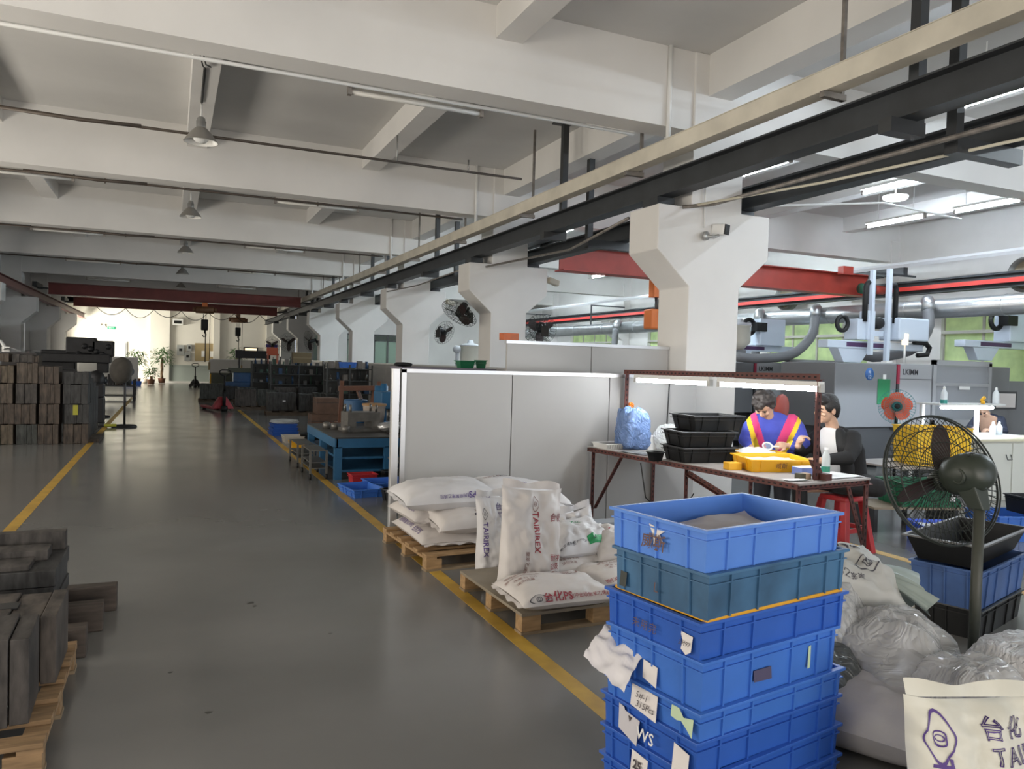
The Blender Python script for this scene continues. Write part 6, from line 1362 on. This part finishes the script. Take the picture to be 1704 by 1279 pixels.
# pedestal fans at the left
cov = mat('grey_brown_cloth', (0.075, 0.068, 0.058), 0.9, var=0.2, scale=5)
def stand(label, x, y, R, h, cover):
    t = thing('pedestal_fan', label, 'fan', (x, y, 0))
    b = MB(); b.lathe([(0, 0.06), (0.05, 0.06), (0.24, 0.045), (0.26, 0.02), (0.26, 0), (0, 0)], 30); b.build('base', BLACKP, t)
    b = MB(); b.cyl((0, 0, 0.05), (0, 0, h), 0.025, n=10); b.build('pole', BM, t)
    M = Matrix.Translation((-0.08, 0.0, h)) @ Matrix.Rotation(-0.85, 4, 'Z') @ Matrix.Rotation(PI/2-0.1, 4, 'X')
    b = MB(); b.lathe([(0, 0.14), (R*0.5, 0.13), (R*0.9, 0.08), (R, 0.0), (R*0.9, -0.08), (R*0.45, -0.13), (0, -0.14)], 30, M); b.build('cloth_cover' if cover else 'guard', cov if cover else BM, t)
    b = MB(); b.lathe([(0, -0.3), (0.08, -0.28), (0.1, -0.15), (0, -0.13)], 16, M); b.build('motor', BM, t)
    return t
stand('pedestal fan with a grey-brown cloth cover standing on the left yellow line', -0.95, 19.25, 0.31, 1.27, True)
stand('black pedestal fan just behind the cloth-covered one', -1.68, 22.2, 0.26, 0.95, False)
t = thing('yellow_clamp', 'yellow-green tool on the floor beside the covered fan', 'tool', (-1.22, 19.1, 0)); b = MB(); b.box(-0.12, 0.12, -0.06, 0.06, 0.03, 0.08); b.build('head', mat('acid_yellow', (0.42, 0.42, 0.03), 0.5), t); b = MB(); b.tube([(-0.9, 0.05, 0.03), (0.35, -0.02, 0.03)], 0.02, 6); b.build('rod', BM, t)
# ================================================================ left foreground pallet with moulds
FM = 'mould blocks on the near left pallet'
pallet('pine pallet at the bottom left corner', (-1.55, 3.38, 0), 1.12, 1.16, 0.0, nb=6, h=0.14, m=mat('dim_pine', (0.27, 0.17, 0.085), 0.75, var=0.3, scale=6, stretch=(1, 6, 6), bump=0.2))  # pine coloured darker to stand for the dim light in this corner
block('nearest dark steel mould block on the left pallet, cut off by the picture edge', (-0.77, 3.72, 0.141), 0.52, 0.34, 0.36, 2, 0.03, FM, cuts=(0.18, 0.52, 0.86))
q = block('longer dark mould block behind the nearest one on the left pallet', (-0.94, 4.20, 0.141), 0.96, 0.44, 0.31, 0, 0.0, FM, cuts=(0.42, 0.60, 0.79, 0.93))
b = MB(); b.box(0.20, 0.30, -0.05, 0.05, 0.306, 0.3115); b.cur = 0; b.build('engraved_mark', mat('engraved', (0.02, 0.02, 0.02), 0.6), q)
DT = mat('dark_oily_timber', (0.065, 0.05, 0.04), 0.7, var=0.35, scale=6, stretch=(1, 6, 6), bump=0.2)
t = thing('timber_skid', 'dark oily timber skid whose beam ends stick out behind the left pallet', 'skid', (-1.2, 4.72, 0))
for k, y in enumerate((0.0, 0.42, 0.80)):
    b = MB(); b.box(-0.7, 0.80+0.05*k, y-0.06, y+0.06, 0, 0.16); b.build('beam', DT, t, bevel=0.006)
for k in range(5):
    b = MB(); b.box(-0.7+0.26*k, -0.5+0.26*k, -0.08, 0.9, 0.16, 0.185); b.build('plank', DT, t, bevel=0.003)
q = block('large dark mould block on the timber skid with stepped plates on top', (-1.12, 5.18, 0.187), 1.1, 0.62, 0.25, 6, 0.0, FM, cuts=(0.3, 0.62), axis='z')
for k, (y0, y1, z) in enumerate(((-0.28, -0.08, 0.03), (-0.06, 0.12, 0.06), (0.2, 0.30, 0.11))):
    b = MB(); b.box(-0.5, 0.42+0.06*k, y0, y1, 0.25, 0.25+z); b.build('step_plate', blockmat(2), q, bevel=0.004)
# ================================================================ far end of the left aisle
GREEN1 = mat('leaf_green', (0.05, 0.13, 0.03), 0.5, var=0.4, scale=3)
def plant(label, loc, h, r, seed, potm, trunk=True, n=260):
    t = thing('potted_plant', label, 'plant', loc); rn = random.Random(seed)
    b = MB(); b.lathe([(0, 0.02), (0.16, 0.02), (0.2, 0.28), (0.22, 0.3), (0.18, 0.3), (0.17, 0.26), (0, 0.26)], 20); b.build('pot', potm, t)
    b = MB()
    for k in range(3): b.tube([(0.05*math.cos(2*k+z*5), 0.05*math.sin(2*k+z*5), 0.25+z*(h-0.9)) for z in [i/8 for i in range(9)]], 0.035, 8)
    b.build('trunk', mat('plant_trunk', (0.16, 0.10, 0.05), 0.8), t)
    b = MB()
    for i in range(n):
        a = rn.random()*2*PI; u = rn.random()**0.6; z = h-0.75*r*1.2+ (rn.random()-0.4)*1.5*r
        c = Vector((r*u*math.cos(a), r*u*math.sin(a), z-0.3*u*u)); d = Vector((math.cos(a), math.sin(a), rn.uniform(-1, 0.4))).normalized(); s = d.cross(Vector((0, 0, 1))).normalized(); L = rn.uniform(0.16, 0.3)
        b.add([c, c+d*L*0.5+s*0.04, c+d*L-Vector((0, 0, 0.03)), c+d*L*0.5-s*0.04], [(0, 1, 2, 3)])
    o = b.build('foliage', GREEN1, t); o['kind'] = 'stuff'; return t
POTB = mat('brown_pot', (0.16, 0.07, 0.04), 0.5)
plant('tall leafy potted plant with a braided trunk against the back wall pilaster', (-0.50, 48.4, 0), 2.15, 0.55, 3, POTB)
plant('bushy plant whose crown shows above the far left partition', (-1.75, 47.2, 0), 1.98, 0.5, 5, POTB)
plant('small plant beside the tall one, low behind the partition end', (-1.0, 46.0, 0), 1.1, 0.3, 8, POTB, n=120)
plant('dark plant above the machines at the right end of the back wall', (3.55, 48.2, 0), 2.2, 0.5, 9, POTB)
for k, x in enumerate((-1.38, -1.05)):
    t = thing('round_pot', '%s of two small pale round pots on the floor by the tall plant' % ['left', 'right'][k], 'pot', (x, 48.2, 0.0)); b = MB(); b.lathe([(0, 0), (0.13, 0.01), (0.18, 0.12), (0.16, 0.25), (0.13, 0.27), (0, 0.2)], 20); b.build('pot', mat('pale_pot', (0.72, 0.62, 0.52), 0.5), t)
t = thing('blue_tub', 'blue low tub on the floor before the far left partition', 'tub', (-1.85, 44.3, 0)); tray_mb(0.9, 0.5, 0.24, 0.04, 0.02).build('shell', BLUE2, t)
t = thing('exit_sign', 'green emergency exit sign on the bright back wall', 'sign', (-3.17, 49.28, 3.1)); b = MB(); b.box(-0.2, 0.2, -0.03, 0.0, -0.075, 0.075); b.build('case', mat('exit_green', (0.02, 0.34, 0.18), 0.4), t)
text_part('EXIT', 0.12, WPLAST, t, face_M((0, -0.033, 0), (1, 0, 0), (0, 0, 1)))
t = thing('emergency_light', 'small twin emergency light beside the exit sign', 'lamp', (-3.62, 49.26, 3.16)); b = MB(); b.box(-0.16, 0.16, -0.05, 0.03, -0.07, 0.05); b.build('box', CREAM, t)
for s_ in (-0.1, 0.1): b = MB(); b.cyl((s_, -0.06, 0.08), (s_, 0.02, 0.08), 0.06, n=14); b.build('lamp', WPLAST, t)
t = thing('speaker_box', 'white box with a dark grille under the cable on the back wall pilaster', 'box', (0.30, 49.2, 3.62)); b = MB(); b.box(-0.28, 0.28, -0.2, 0.1, -0.2, 0.16); b.build('case', WPLAST, t); b = MB(); b.box(-0.2, 0.2, -0.21, -0.2, -0.12, 0.06); b.build('grille', BLACKP, t)
t = thing('notice_board', 'tan notice board in the recess of the back wall', 'board', (1.85, 49.27, 1.9)); b = MB(); b.box(-0.58, 0.5, -0.03, 0.02, -0.55, 0.5); b.build('board', mat('tan_board', (0.36, 0.28, 0.15), 0.8), t)
for x0 in (-0.22, 0.26): b = MB(); b.box(x0, x0+0.2, -0.036, -0.03, -0.3, 0.05); b.build('sheet', PAPER, t)
for k, (x, z, w, h, lb) in enumerate(((0.48, 1.95, 0.4, 0.62, 'upper grey switch box in the back wall recess'), (0.86, 1.58, 0.34, 0.5, 'lower grey switch box in the back wall recess'), (0.95, 2.1, 0.26, 0.4, 'small grey meter box in the back wall recess'))):
    t = thing('switch_box', lb, 'box', (x, 49.25, z)); b = MB(); b.box(-w/2, w/2, -0.1, 0.04, -h/2, h/2); b.build('case', mat('switch_grey', (0.30, 0.31, 0.30), 0.5), t, bevel=0.01); b = MB(); b.box(-w/5, w/5, -0.11, -0.1, -0.05, 0.1); b.build('window', BLACKP, t)
t = thing('lit_display', 'small framed lit display on the back wall near its right end', 'display', (4.42, 49.25, 2.12)); b = MB(); b.box(-0.42, 0.42, -0.06, 0.02, -0.14, 0.14); b.build('frame', BLACKP, t); b = MB(); b.box(-0.34, 0.34, -0.066, -0.06, -0.07, 0.07); b.build('screen', mat('warm_display', (1.0, 0.78, 0.5), 0.4, emit=1.5), t)
t = thing('purple_sign', 'small purple sign on the wall beside the far columns', 'sign', (4.95, 43.2, 2.3)); b = MB(); b.box(-0.3, 0.3, -0.02, 0.02, -0.08, 0.08); b.build('panel', mat('purple_panel', (0.12, 0.08, 0.45), 0.5), t); b = MB(); b.box(0.25, 0.5, -0.01, 0.06, -0.02, 0.02); b.build('bracket', GALV, t)
t = thing('long_black_box', 'long black display box standing over the machines at the far right of the aisle', 'box', (2.95, 32.0, 0)); b = MB(); b.box(-0.66, 0.66, -0.12, 0.12, 1.6, 1.92); b.build('case', BLACKP, t)
for s_ in (-0.5, 0.5): b = MB(); b.box(s_-0.03, s_+0.03, -0.03, 0.03, 0, 1.6); b.build('leg', BM, t)
# grey low partition boards at the far right end
panels(1.9, 5.2, 44.9, 1.5, 3, 'low grey partition before the back wall at the far right of the aisle')
# pallet jacks
def jack(label, loc, rz, m):
    t = thing('pallet_jack', label, 'pallet jack', loc, rz)
    for s_ in (-1, 1):
        b = MB(); b.box(s_*0.2-0.08, s_*0.2+0.08, 0.1, 1.25, 0.06, 0.13); b.build('fork', m, t, bevel=0.01)
        b = MB(); b.cyl((s_*0.2-0.05, 1.1, 0.04), (s_*0.2+0.05, 1.1, 0.04), 0.04, n=12); b.build('roller', BLACKP, t)
    b = MB(); b.taper((-0.32, 0.32, -0.1, 0.14), (-0.1, 0.1, -0.06, 0.1), 0.08, 0.44); b.build('pump_housing', m, t, bevel=0.01)
    b = MB(); b.cyl((-0.08, -0.16, 0.09), (0.08, -0.16, 0.09), 0.09, n=18); b.build('steer_wheel', BLACKP, t)
    b = MB(); b.cyl((0, -0.14, 0.16), (0, -0.14, 0.62), 0.05, n=14); b.build('pump', BLACKP, t)
    b = MB(); b.tube([(0, -0.14, 0.55), (0, -0.18, 1.08)], 0.028, 8); b.build('handle_shaft', BLACKP, t)
    b = MB(); b.tube([(0, -0.18, 1.06), (-0.14, -0.19, 1.12), (-0.17, -0.19, 1.2), (-0.1, -0.2, 1.25), (0.1, -0.2, 1.25), (0.17, -0.19, 1.2), (0.14, -0.19, 1.12)], 0.02, 8, closed=True); b.build('handle_loop', BLACKP, t)
jack('red pallet jack with a black handle parked in the aisle', (1.42, 24.5, 0), 0.25, mat('jack_red', (0.34, 0.02, 0.03), 0.4))
jack('dark pallet jack far away before the back wall', (1.12, 42.5, 0), 0.0, BM)
# ================================================================ clutter along the right side of the left aisle
GM = 'mould blocks on skids along the right of the aisle'
spots = [(1.35, 29.4, 0.8, 0.5, 0.55), (2.0, 29.6, 0.5, 0.5, 0.45), (2.15, 25.4, 0.62, 0.5, 0.52), (2.85, 25.6, 0.6, 0.5, 0.5), (2.95, 23.2, 0.78, 0.55, 0.52), (3.62, 23.0, 0.42, 0.5, 0.50), (4.05, 22.9, 0.45, 0.5, 0.54), (3.4, 25.9, 0.6, 0.5, 0.58), (4.1, 25.9, 0.6, 0.5, 0.6), (2.4, 27.6, 0.6, 0.5, 0.5)]
wh = ['farthest, before the red jack', 'beside the farthest one', 'left one of the second skid', 'second skid, right of the left one', 'nearest long one with a pale mark', 'nearest, middle one', 'nearest, right-hand one with tall plates', 'rear one behind the nearest row', 'rear right one by the shelves', 'one behind the red pallet jack']
for k, (x, y, sx, sy, sz) in enumerate(spots):
    q = block('dark grey mould block beside the aisle, '+wh[k], (x, y, 0.121), sx, sy, sz, (4, 6, 2, 4, 6, 6, 4, 2, 6, 4)[k], 0.02*k-0.1, GM)
    if k == 4: b = MB(); b.box(0.02, 0.1, -0.279, -0.276, 0.26, 0.31); b.build('pale_mark', PAPER, q)
DTW = mat('dark_skid_wood', (0.09, 0.065, 0.045), 0.75, var=0.3, scale=5)
for k, (x, y, L, Wd) in enumerate(((1.65, 29.5, 1.5, 0.8), (2.5, 25.5, 1.6, 0.8), (3.5, 23.05, 2.0, 0.8), (3.75, 25.9, 1.5, 0.7), (2.4, 27.6, 0.9, 0.7))):
    t = thing('timber_skid', 'low dark timber skid under the mould blocks by the aisle, %s from the camera' % ['fifth', 'second', 'first', 'third', 'fourth'][k], 'skid', (x, y, 0))
    for s_ in (-1, 1): b = MB(); b.box(-L/2, L/2, s_*(Wd/2-0.07)-0.05, s_*(Wd/2-0.07)+0.05, 0, 0.09); b.build('runner', DTW, t)
    for i in range(6): b = MB(); b.box(-L/2+i*(L-0.14)/5, -L/2+i*(L-0.14)/5+0.14, -Wd/2, Wd/2, 0.09, 0.12); b.build('plank', DTW, t)
# dark shelving with tools
RK = mat('rack_steel', (0.06, 0.065, 0.065), 0.5, 0.3); TOOLM = [mat('tool_steel', (0.10, 0.10, 0.095), 0.4, 0.5), mat('tool_dark', (0.03, 0.033, 0.035), 0.5), mat('tool_blue', (0.02, 0.06, 0.14), 0.5), mat('tool_green', (0.04, 0.08, 0.06), 0.5), mat('tool_pale', (0.15, 0.14, 0.13), 0.5)]
TN = ['steel', 'black', 'blue', 'green', 'grey']
rn = random.Random(4)
for k, (x, y) in enumerate(((3.65, 29.6), (4.05, 27.4), (4.35, 20.6))):
    t = thing('shelf_rack', '%s dark steel rack full of tools along the low partition' % ['farthest', 'middle', 'nearest'][k], 'rack', (x, y, 0)); L = 1.9 if k < 2 else 1.2; top = 1.42
    for sx in (-L/2, 0, L/2):
        for sy in (-0.22, 0.22): b = MB(); b.box(sx-0.018, sx+0.018, sy-0.018, sy+0.018, 0, top+0.1); b.build('upright', RK, t)
    for z in (0.3, 0.75, 1.1, top): b = MB(); b.box(-L/2, L/2, -0.24, 0.24, z-0.02, z); b.build('shelf', RK, t)
    b = MB(); b.box(-L/2, L/2, 0.235, 0.24, 0.1, top); b.build('shade_panel', RK, t)  # dark sheet added to stand for the shade behind the shelves
    for zi, z in enumerate((0.3, 0.75, 1.1, top)):
        for i in range(9 if k < 2 else 6):
            xx = -L/2+0.12+i*(L-0.24)/(8 if k < 2 else 5); m = rn.randrange(5); kind = rn.randrange(3); h = rn.uniform(0.12, 0.30)
            ttl = ['lowest', 'second', 'third', 'top'][zi]
            o = MB()
            if kind == 0: o.cyl((0, 0, 0), (0, 0, h), rn.uniform(0.025, 0.05), n=10); nm = 'tool_canister'
            elif kind == 1: o.box(-0.06, 0.06, -0.1, 0.1, 0, h*0.7); nm = 'tool_case'
            else: o.cyl((0, 0, 0), (0, 0, h*0.6), 0.045, 0.03, 10); o.cyl((0, 0, h*0.6), (0, 0, h), 0.014, n=8); nm = 'tool_holder'
            q = o.build(nm, TOOLM[m]); q.location = (x+xx, y-0.08, z+0.001); tag(q, '%s %s, %s from the left, %s shelf, %s tool rack' % (TN[m], nm.replace('_', ' '), ORD[i], ttl, ['farthest', 'middle', 'nearest'][k]), 'tool', 'tools on the dark racks')
# big blue machine beyond the red jack
BMB = mat('machine_blue', (0.03, 0.10, 0.24), 0.45, var=0.15)
t = thing('surface_grinder', 'blue grinding machine beyond the mould blocks on the right of the aisle', 'machine', (2.75, 31.0, 0))
for q, m in (((-0.9, 0.9, -0.4, 0.4, 0, 0.7), BMB), ((-0.6, 0.2, -0.3, 0.35, 0.7, 1.05), BMB), ((0.3, 0.75, -0.3, 0.3, 0.7, 1.35), mat('machine_olive', (0.09, 0.10, 0.07), 0.5)), ((-0.8, 0.1, -0.2, 0.3, 1.05, 1.22), mat('machine_olive', (0.09, 0.10, 0.07), 0.5)), ((-0.95, 0.3, -0.42, -0.40, 0.45, 0.5), mat('pale_band', (0.3, 0.36, 0.45), 0.4))):
    b = MB(); b.box(*q); b.build('casting', m, t, bevel=0.02)
t = thing('machine_cabinet', 'olive machine cabinet before the far partition beside the hanging chain', 'cabinet', (2.2, 40.0, 0)); b = MB(); b.box(-0.5, 0.7, -0.3, 0.3, 0.0, 0.85); b.build('body', mat('machine_olive', (0.09, 0.10, 0.07), 0.5), t, bevel=0.02); b = MB(); b.box(-0.5, -0.44, -0.31, -0.3, 0.05, 0.8); b.build('yellow_edge', YEL, t)
# boxes on top of racks
t = thing('carton', 'brown carton on top of the middle rack', 'box', (4.12, 27.3, 1.5)); b = MB(); b.box(-0.3, 0.32, -0.2, 0.2, 0, 0.36); b.build('box', mat('dull_carton', (0.17, 0.13, 0.07), 0.8), t); b = MB(); b.box(-0.3, 0.32, -0.205, -0.2, 0.16, 0.19); b.build('tape', mat('tape', (0.25, 0.2, 0.12), 0.5), t)
crate('blue crate on top of the nearest rack', (4.28, 20.55, 1.44), 0.5, 0.36, 0.15, BLUE, 0.1, None, ribs=(3, 2))
t = thing('orange_stool', 'orange-red plastic seat on top of the farthest rack', 'seat', (3.42, 29.5, 1.44)); b = MB(); b.box(-0.2, 0.2, -0.18, 0.18, 0.30, 0.36); b.build('seat', mat('orange_red', (0.42, 0.08, 0.03), 0.5), t); b = MB(); b.box(-0.2, 0.2, 0.14, 0.18, 0.36, 0.6); b.build('back', mat('orange_red', (0.42, 0.08, 0.03), 0.5), t)
for sx in (-0.17, 0.17):
    for sy in (-0.15, 0.15): b = MB(); b.box(sx-0.015, sx+0.015, sy-0.015, sy+0.015, 0, 0.3); b.build('leg', MATS['orange_red'], t)
# brown stands and boxes in front of the low partition
WB = mat('brown_varnished_wood', (0.13, 0.055, 0.03), 0.5, var=0.2, scale=5)
t = thing('wooden_stand', 'brown wooden trestle stand leaning before the low partition', 'stand', (3.35, 14.7, 0))
b = MB(); b.bar((-0.4, 0, 0.0), (-0.36, 0, 1.25), 0.07); b.build('leg', WB, t); b = MB(); b.bar((0.42, 0, 0.0), (0.36, 0, 1.25), 0.07); b.build('leg', WB, t)
b = MB(); b.bar((-0.42, 0, 1.1), (0.45, 0, 1.12), 0.09); b.build('rail', WB, t); b = MB(); b.bar((-0.05, 0.05, 1.1), (0.25, -0.3, 0.1), 0.09, 0.03); b.build('brace', WB, t); b = MB(); b.bar((0.3, 0.05, 1.1), (0.05, -0.3, 0.1), 0.09, 0.03); b.build('brace', WB, t); b = MB(); b.box(-0.45, 0.5, -0.35, 0.2, 0.42, 0.46); b.build('board', WB, t)
for k, (x, y, sx, sz) in enumerate(((2.95, 16.4, 0.55, 0.5), (3.0, 16.4, 0.45, 0.34))):
    z = 0 if k == 0 else 0.501
    t = thing('brown_case', '%s brown case left of the wooden trestle stand' % ['lower', 'upper'][k], 'case', (x, y, z)); b = MB(); b.box(-sx/2, sx/2, -0.25, 0.25, 0, sz); b.build('body', mat('brown_case', (0.10, 0.055, 0.035), 0.6, var=0.2), t, bevel=0.01); b = MB(); b.box(-sx/2-0.004, sx/2+0.004, -0.254, 0.254, sz*0.7, sz*0.73); b.build('lid_seam', BM, t)
t = thing('motor_scooter', 'dark two-wheeled trolley beside the brown cases', 'trolley', (3.55, 17.6, 0))
for x in (-0.3, 0.3): b = MB(); b.torus(None, 0.28, 0.05, 24, 8, Matrix.Translation((x, 0, 0.33)) @ Matrix.Rotation(PI/2, 4, 'Y')); b.build('wheel', RUBBER, t)
b = MB(); b.tube([(-0.3, 0, 0.33), (0.3, 0, 0.33)], 0.025, 8); b.build('axle', BM, t); b = MB(); b.tube([(0, 0, 0.33), (0.0, 0.25, 1.2)], 0.03, 8); b.build('handle', BM, t)
# blue fitting table
TB = mat('table_blue', (0.022, 0.115, 0.24), 0.45, var=0.12, scale=3); TD = mat('oily_steel_top', (0.055, 0.052, 0.048), 0.4, 0.3)
t = thing('fitting_table', 'blue steel fitting table with a dark top behind the long partition', 'table', (2.06, 10.5, 0))
b = MB(); b.box(0, 1.5, 0, 2.35, 0.565, 0.585); b.build('tabletop', TD, t)
b = MB(); b.box(0.02, 1.48, 0.0, 0.04, 0.44, 0.565); b.build('apron', TB, t); b = MB(); b.box(0.0, 0.04, 0.0, 2.35, 0.44, 0.565); b.build('apron', TB, t)
for x in (0.05, 0.75, 1.4):
    for y in (0.05, 1.15, 2.25):
        b = MB(); b.box(x-0.05, x+0.05, y-0.05, y+0.05, 0, 0.45); b.build('leg', TB, t)
b = MB(); b.box(0.05, 1.45, 0.03, 2.3, 0.28, 0.31); b.build('shelf', TB, t); b = MB(); b.box(0.05, 1.45, 0.03, 2.3, 0.10, 0.13); b.build('shelf', TB, t)
t = thing('injection_mould', 'grey steel mould with four pins standing on the blue fitting table', 'mould', (2.62, 11.45, 0.586), 0.1)
MS = mat('machined_steel', (0.20, 0.19, 0.175), 0.4, 0.6, var=0.15)
b = MB(); b.box(-0.28, 0.28, -0.2, 0.2, 0, 0.05); b.build('clamp_plate', MS, t, bevel=0.003); b = MB(); b.box(-0.25, -0.12, -0.17, 0.17, 0.05, 0.15); b.build('spacer', MS, t); b = MB(); b.box(0.12, 0.25, -0.17, 0.17, 0.05, 0.15); b.build('spacer', MS, t); b = MB(); b.box(-0.25, 0.25, -0.17, 0.17, 0.15, 0.29); b.build('cavity_plate', MS, t, bevel=0.003)
for x in (-0.2, 0.2):
    for y in (-0.13, 0.13): b = MB(); b.cyl((x, y, 0.29), (x, y, 0.40), 0.02, n=12); b.build('guide_pin', MS, t)
bagblob('crumpled silver bag on the blue table beside the mould', (3.05, 11.3, 0.586), 0.4, 0.3, 0.14, 21, mat('silver_film', (0.55, 0.55, 0.55), 0.25, 0.6, bump=0.5), 0.2, rough=1.5)
bagblob('black cloth lump on the blue table', (3.15, 10.95, 0.586), 0.5, 0.25, 0.07, 22, mat('black_cloth', (0.015, 0.015, 0.015), 0.9), 0.1)
bagblob('greenish film lump on the near corner of the blue table', (3.25, 10.72, 0.586), 0.42, 0.2, 0.06, 23, mat('green_grey_film', (0.2, 0.24, 0.2), 0.4), 0.0)
for k, (x, y) in enumerate(((2.2, 11.9), (2.3, 11.75), (2.35, 11.2))):
    t = thing('steel_ring', '%s small steel part on the left edge of the blue table' % ORD[k], 'part', (x, y, 0.586)); b = MB(); b.lathe([(0.05, 0), (0.06, 0), (0.06, 0.09), (0.03, 0.1), (0.03, 0.0), (0.05, 0)], 16); b.build('ring', MS, t)
t = thing('bucket', 'pale bucket with a tan lid behind the mould on the blue table', 'bucket', (3.05, 12.35, 0.586)); b = MB(); b.lathe([(0, 0), (0.15, 0), (0.185, 0.32), (0.19, 0.33), (0, 0.33)], 24); b.build('body', mat('dirty_white', (0.42, 0.36, 0.31), 0.6, var=0.2), t); b = MB(); b.lathe([(0.2, 0.33), (0.2, 0.36), (0.1, 0.37), (0, 0.37)], 24); b.build('lid', mat('tan_lid', (0.35, 0.20, 0.09), 0.6), t)
t = thing('drill_press', 'blue drill press with a round motor behind the blue table', 'machine', (3.45, 13.2, 0))
b = MB(); b.box(-0.2, 0.2, -0.25, 0.25, 0, 0.12); b.build('base', TB, t); b = MB(); b.cyl((0, 0.1, 0.12), (0, 0.1, 1.25), 0.055, n=14); b.build('column', TB, t); b = MB(); b.box(-0.16, 0.16, -0.35, 0.2, 0.82, 1.12); b.build('head', TB, t, bevel=0.02); b = MB(); b.cyl((0, 0.28, 0.85), (0, 0.28, 1.2), 0.12, n=18); b.build('motor', TB, t); b = MB(); b.cyl((0, -0.24, 0.62), (0, -0.24, 0.82), 0.03, n=10); b.build('spindle', MS, t); b = MB(); b.box(-0.18, 0.18, -0.38, 0.05, 0.55, 0.58); b.build('work_table', TB, t)
t = thing('blue_drum', 'blue oil drum left of the drill press', 'drum', (3.0, 13.5, 0.0)); b = MB(); b.lathe([(0, 0.95), (0.2, 0.95), (0.21, 0.93), (0.21, 0.62), (0.22, 0.6), (0.21, 0.58), (0.21, 0.3), (0.22, 0.28), (0.21, 0.26), (0.21, 0.0), (0, 0)], 24); b.build('body', mat('drum_blue', (0.03, 0.10, 0.22), 0.5), t); b = MB(); b.cyl((0.08, 0, 0.95), (0.08, 0, 0.975), 0.035, n=12); b.build('bung', MS, t)
# trolleys
def trolley(label, x, y, L, Wd, h, m=GALV):
    t = thing('trolley', label, 'trolley', (x, y, 0))
    for sx in (-Wd/2, Wd/2):
        for sy in (-L/2, L/2):
            b = MB(); b.box(sx-0.014, sx+0.014, sy-0.014, sy+0.014, 0.08, h); b.build('post', m, t); b = MB(); b.cyl((sx-0.012, sy, 0.04), (sx+0.012, sy, 0.04), 0.04, n=12); b.build('caster', BLACKP, t)
    for z in (0.16, h*0.6, h): b = MB(); b.box(-Wd/2, Wd/2, -L/2, L/2, z-0.012, z); b.build('shelf', m, t)
DG = mat('dull_galv', (0.13, 0.13, 0.12), 0.5, 0.4)
trolley('low steel trolley with casters left of the blue table', 1.86, 10.95, 0.7, 0.22, 0.40, DG); trolley('second low steel trolley behind the first one', 1.88, 12.2, 0.8, 0.24, 0.36, DG)
# trays on the floor
crate('light blue shallow crate on the floor beside the yellow line', (2.17, 9.35, 0.0), 0.42, 0.62, 0.10, BLUE, 0.12, None, ribs=(2, 3))
crate('second light blue shallow crate on the floor under the red box', (2.62, 9.72, 0.0), 0.6, 0.5, 0.10, BLUE, 0.1, None, ribs=(3, 2))
crate('red plastic box with a white label on the floor by the blue table', (2.36, 10.12, 0.0), 0.36, 0.26, 0.14, REDPL, 0.05, None, ribs=None); b = MB(); b.box(-0.03, 0.03, -0.135, -0.128, 0.05, 0.09); b.build('label', PAPER, S.objects[[o.name for o in S.objects if o.get('label', '').startswith('red plastic box')][0]])
crate('black crate on the floor behind the partition end post', (2.62, 8.75, 0.0), 0.6, 0.42, 0.14, BLACKP, 0.2, None, ribs=(3, 2), rimm=MATS['black_rim']); crate('second black crate near the red box', (2.85, 10.2, 0.0), 0.42, 0.2, 0.16, BLACKP, 0.1, None, ribs=None, rimm=MATS['black_rim'])
crate('yellow tray on the floor beside the right yellow line', (2.16, 14.5, 0.0), 0.30, 0.4, 0.12, YEL, 0.0, None, ribs=None)
crate('white tray on the floor beyond the yellow one', (2.22, 15.5, 0.0), 0.42, 0.5, 0.13, mat('off_white_tray', (0.48, 0.44, 0.38), 0.6), 0.0, None, ribs=None)
t = thing('black_tub', 'round black tub on the floor beside the white tray', 'tub', (2.55, 15.4, 0)); b = MB(); b.lathe([(0, 0), (0.18, 0), (0.22, 0.17), (0.23, 0.18), (0.21, 0.18), (0.17, 0.02), (0, 0.02)], 24); b.build('tub', BLACKP, t)
for k in range(3): crate('blue crate wrapped in clear film beside the aisle, %s' % ['bottom one', 'middle one', 'top one'][k], (2.22, 17.0, 0.08*k), 0.58-0.03*k, 0.46, 0.085, BLUE2, 0.1, 'film-wrapped blue crates by the aisle', ribs=None)
bagblob('clear film bundled over the blue crates beside the aisle', (2.24, 17.0, 0.245), 0.55, 0.42, 0.09, 30, CLEARP, 0.0, rough=1.5)
# tall unit behind the long partition with bins on top
t = thing('tall_unit', 'tall dark shelving whose flat top shows above the long partition', 'rack', (2.35, 8.3, 0))
b = MB(); b.box(0, 1.15, 0, 0.5, 1.565, 1.59); b.build('top', mat('dusty_violet_top', (0.16, 0.15, 0.19), 0.6), t)
for x in (0.03, 1.12):
    for y in (0.03, 0.47): b = MB(); b.box(x-0.02, x+0.02, y-0.02, y+0.02, 0, 1.565); b.build('post', RK, t)
for z in (0.5, 1.0): b = MB(); b.box(0, 1.15, 0, 0.5, z, z+0.02); b.build('shelf', RK, t)
crate('dark green bin on top of the tall unit behind the long partition', (3.18, 8.5, 1.592), 0.22, 0.16, 0.09, GC, 0.1, None, ribs=None); crate('second green bin on top of the tall unit, at its right end', (3.40, 8.55, 1.592), 0.16, 0.14, 0.10, GC, -0.4, None, ribs=None)
bagblob('black rag on the left end of the tall unit', (2.42, 8.5, 1.592), 0.2, 0.12, 0.05, 31, BLACKP, 0.0)
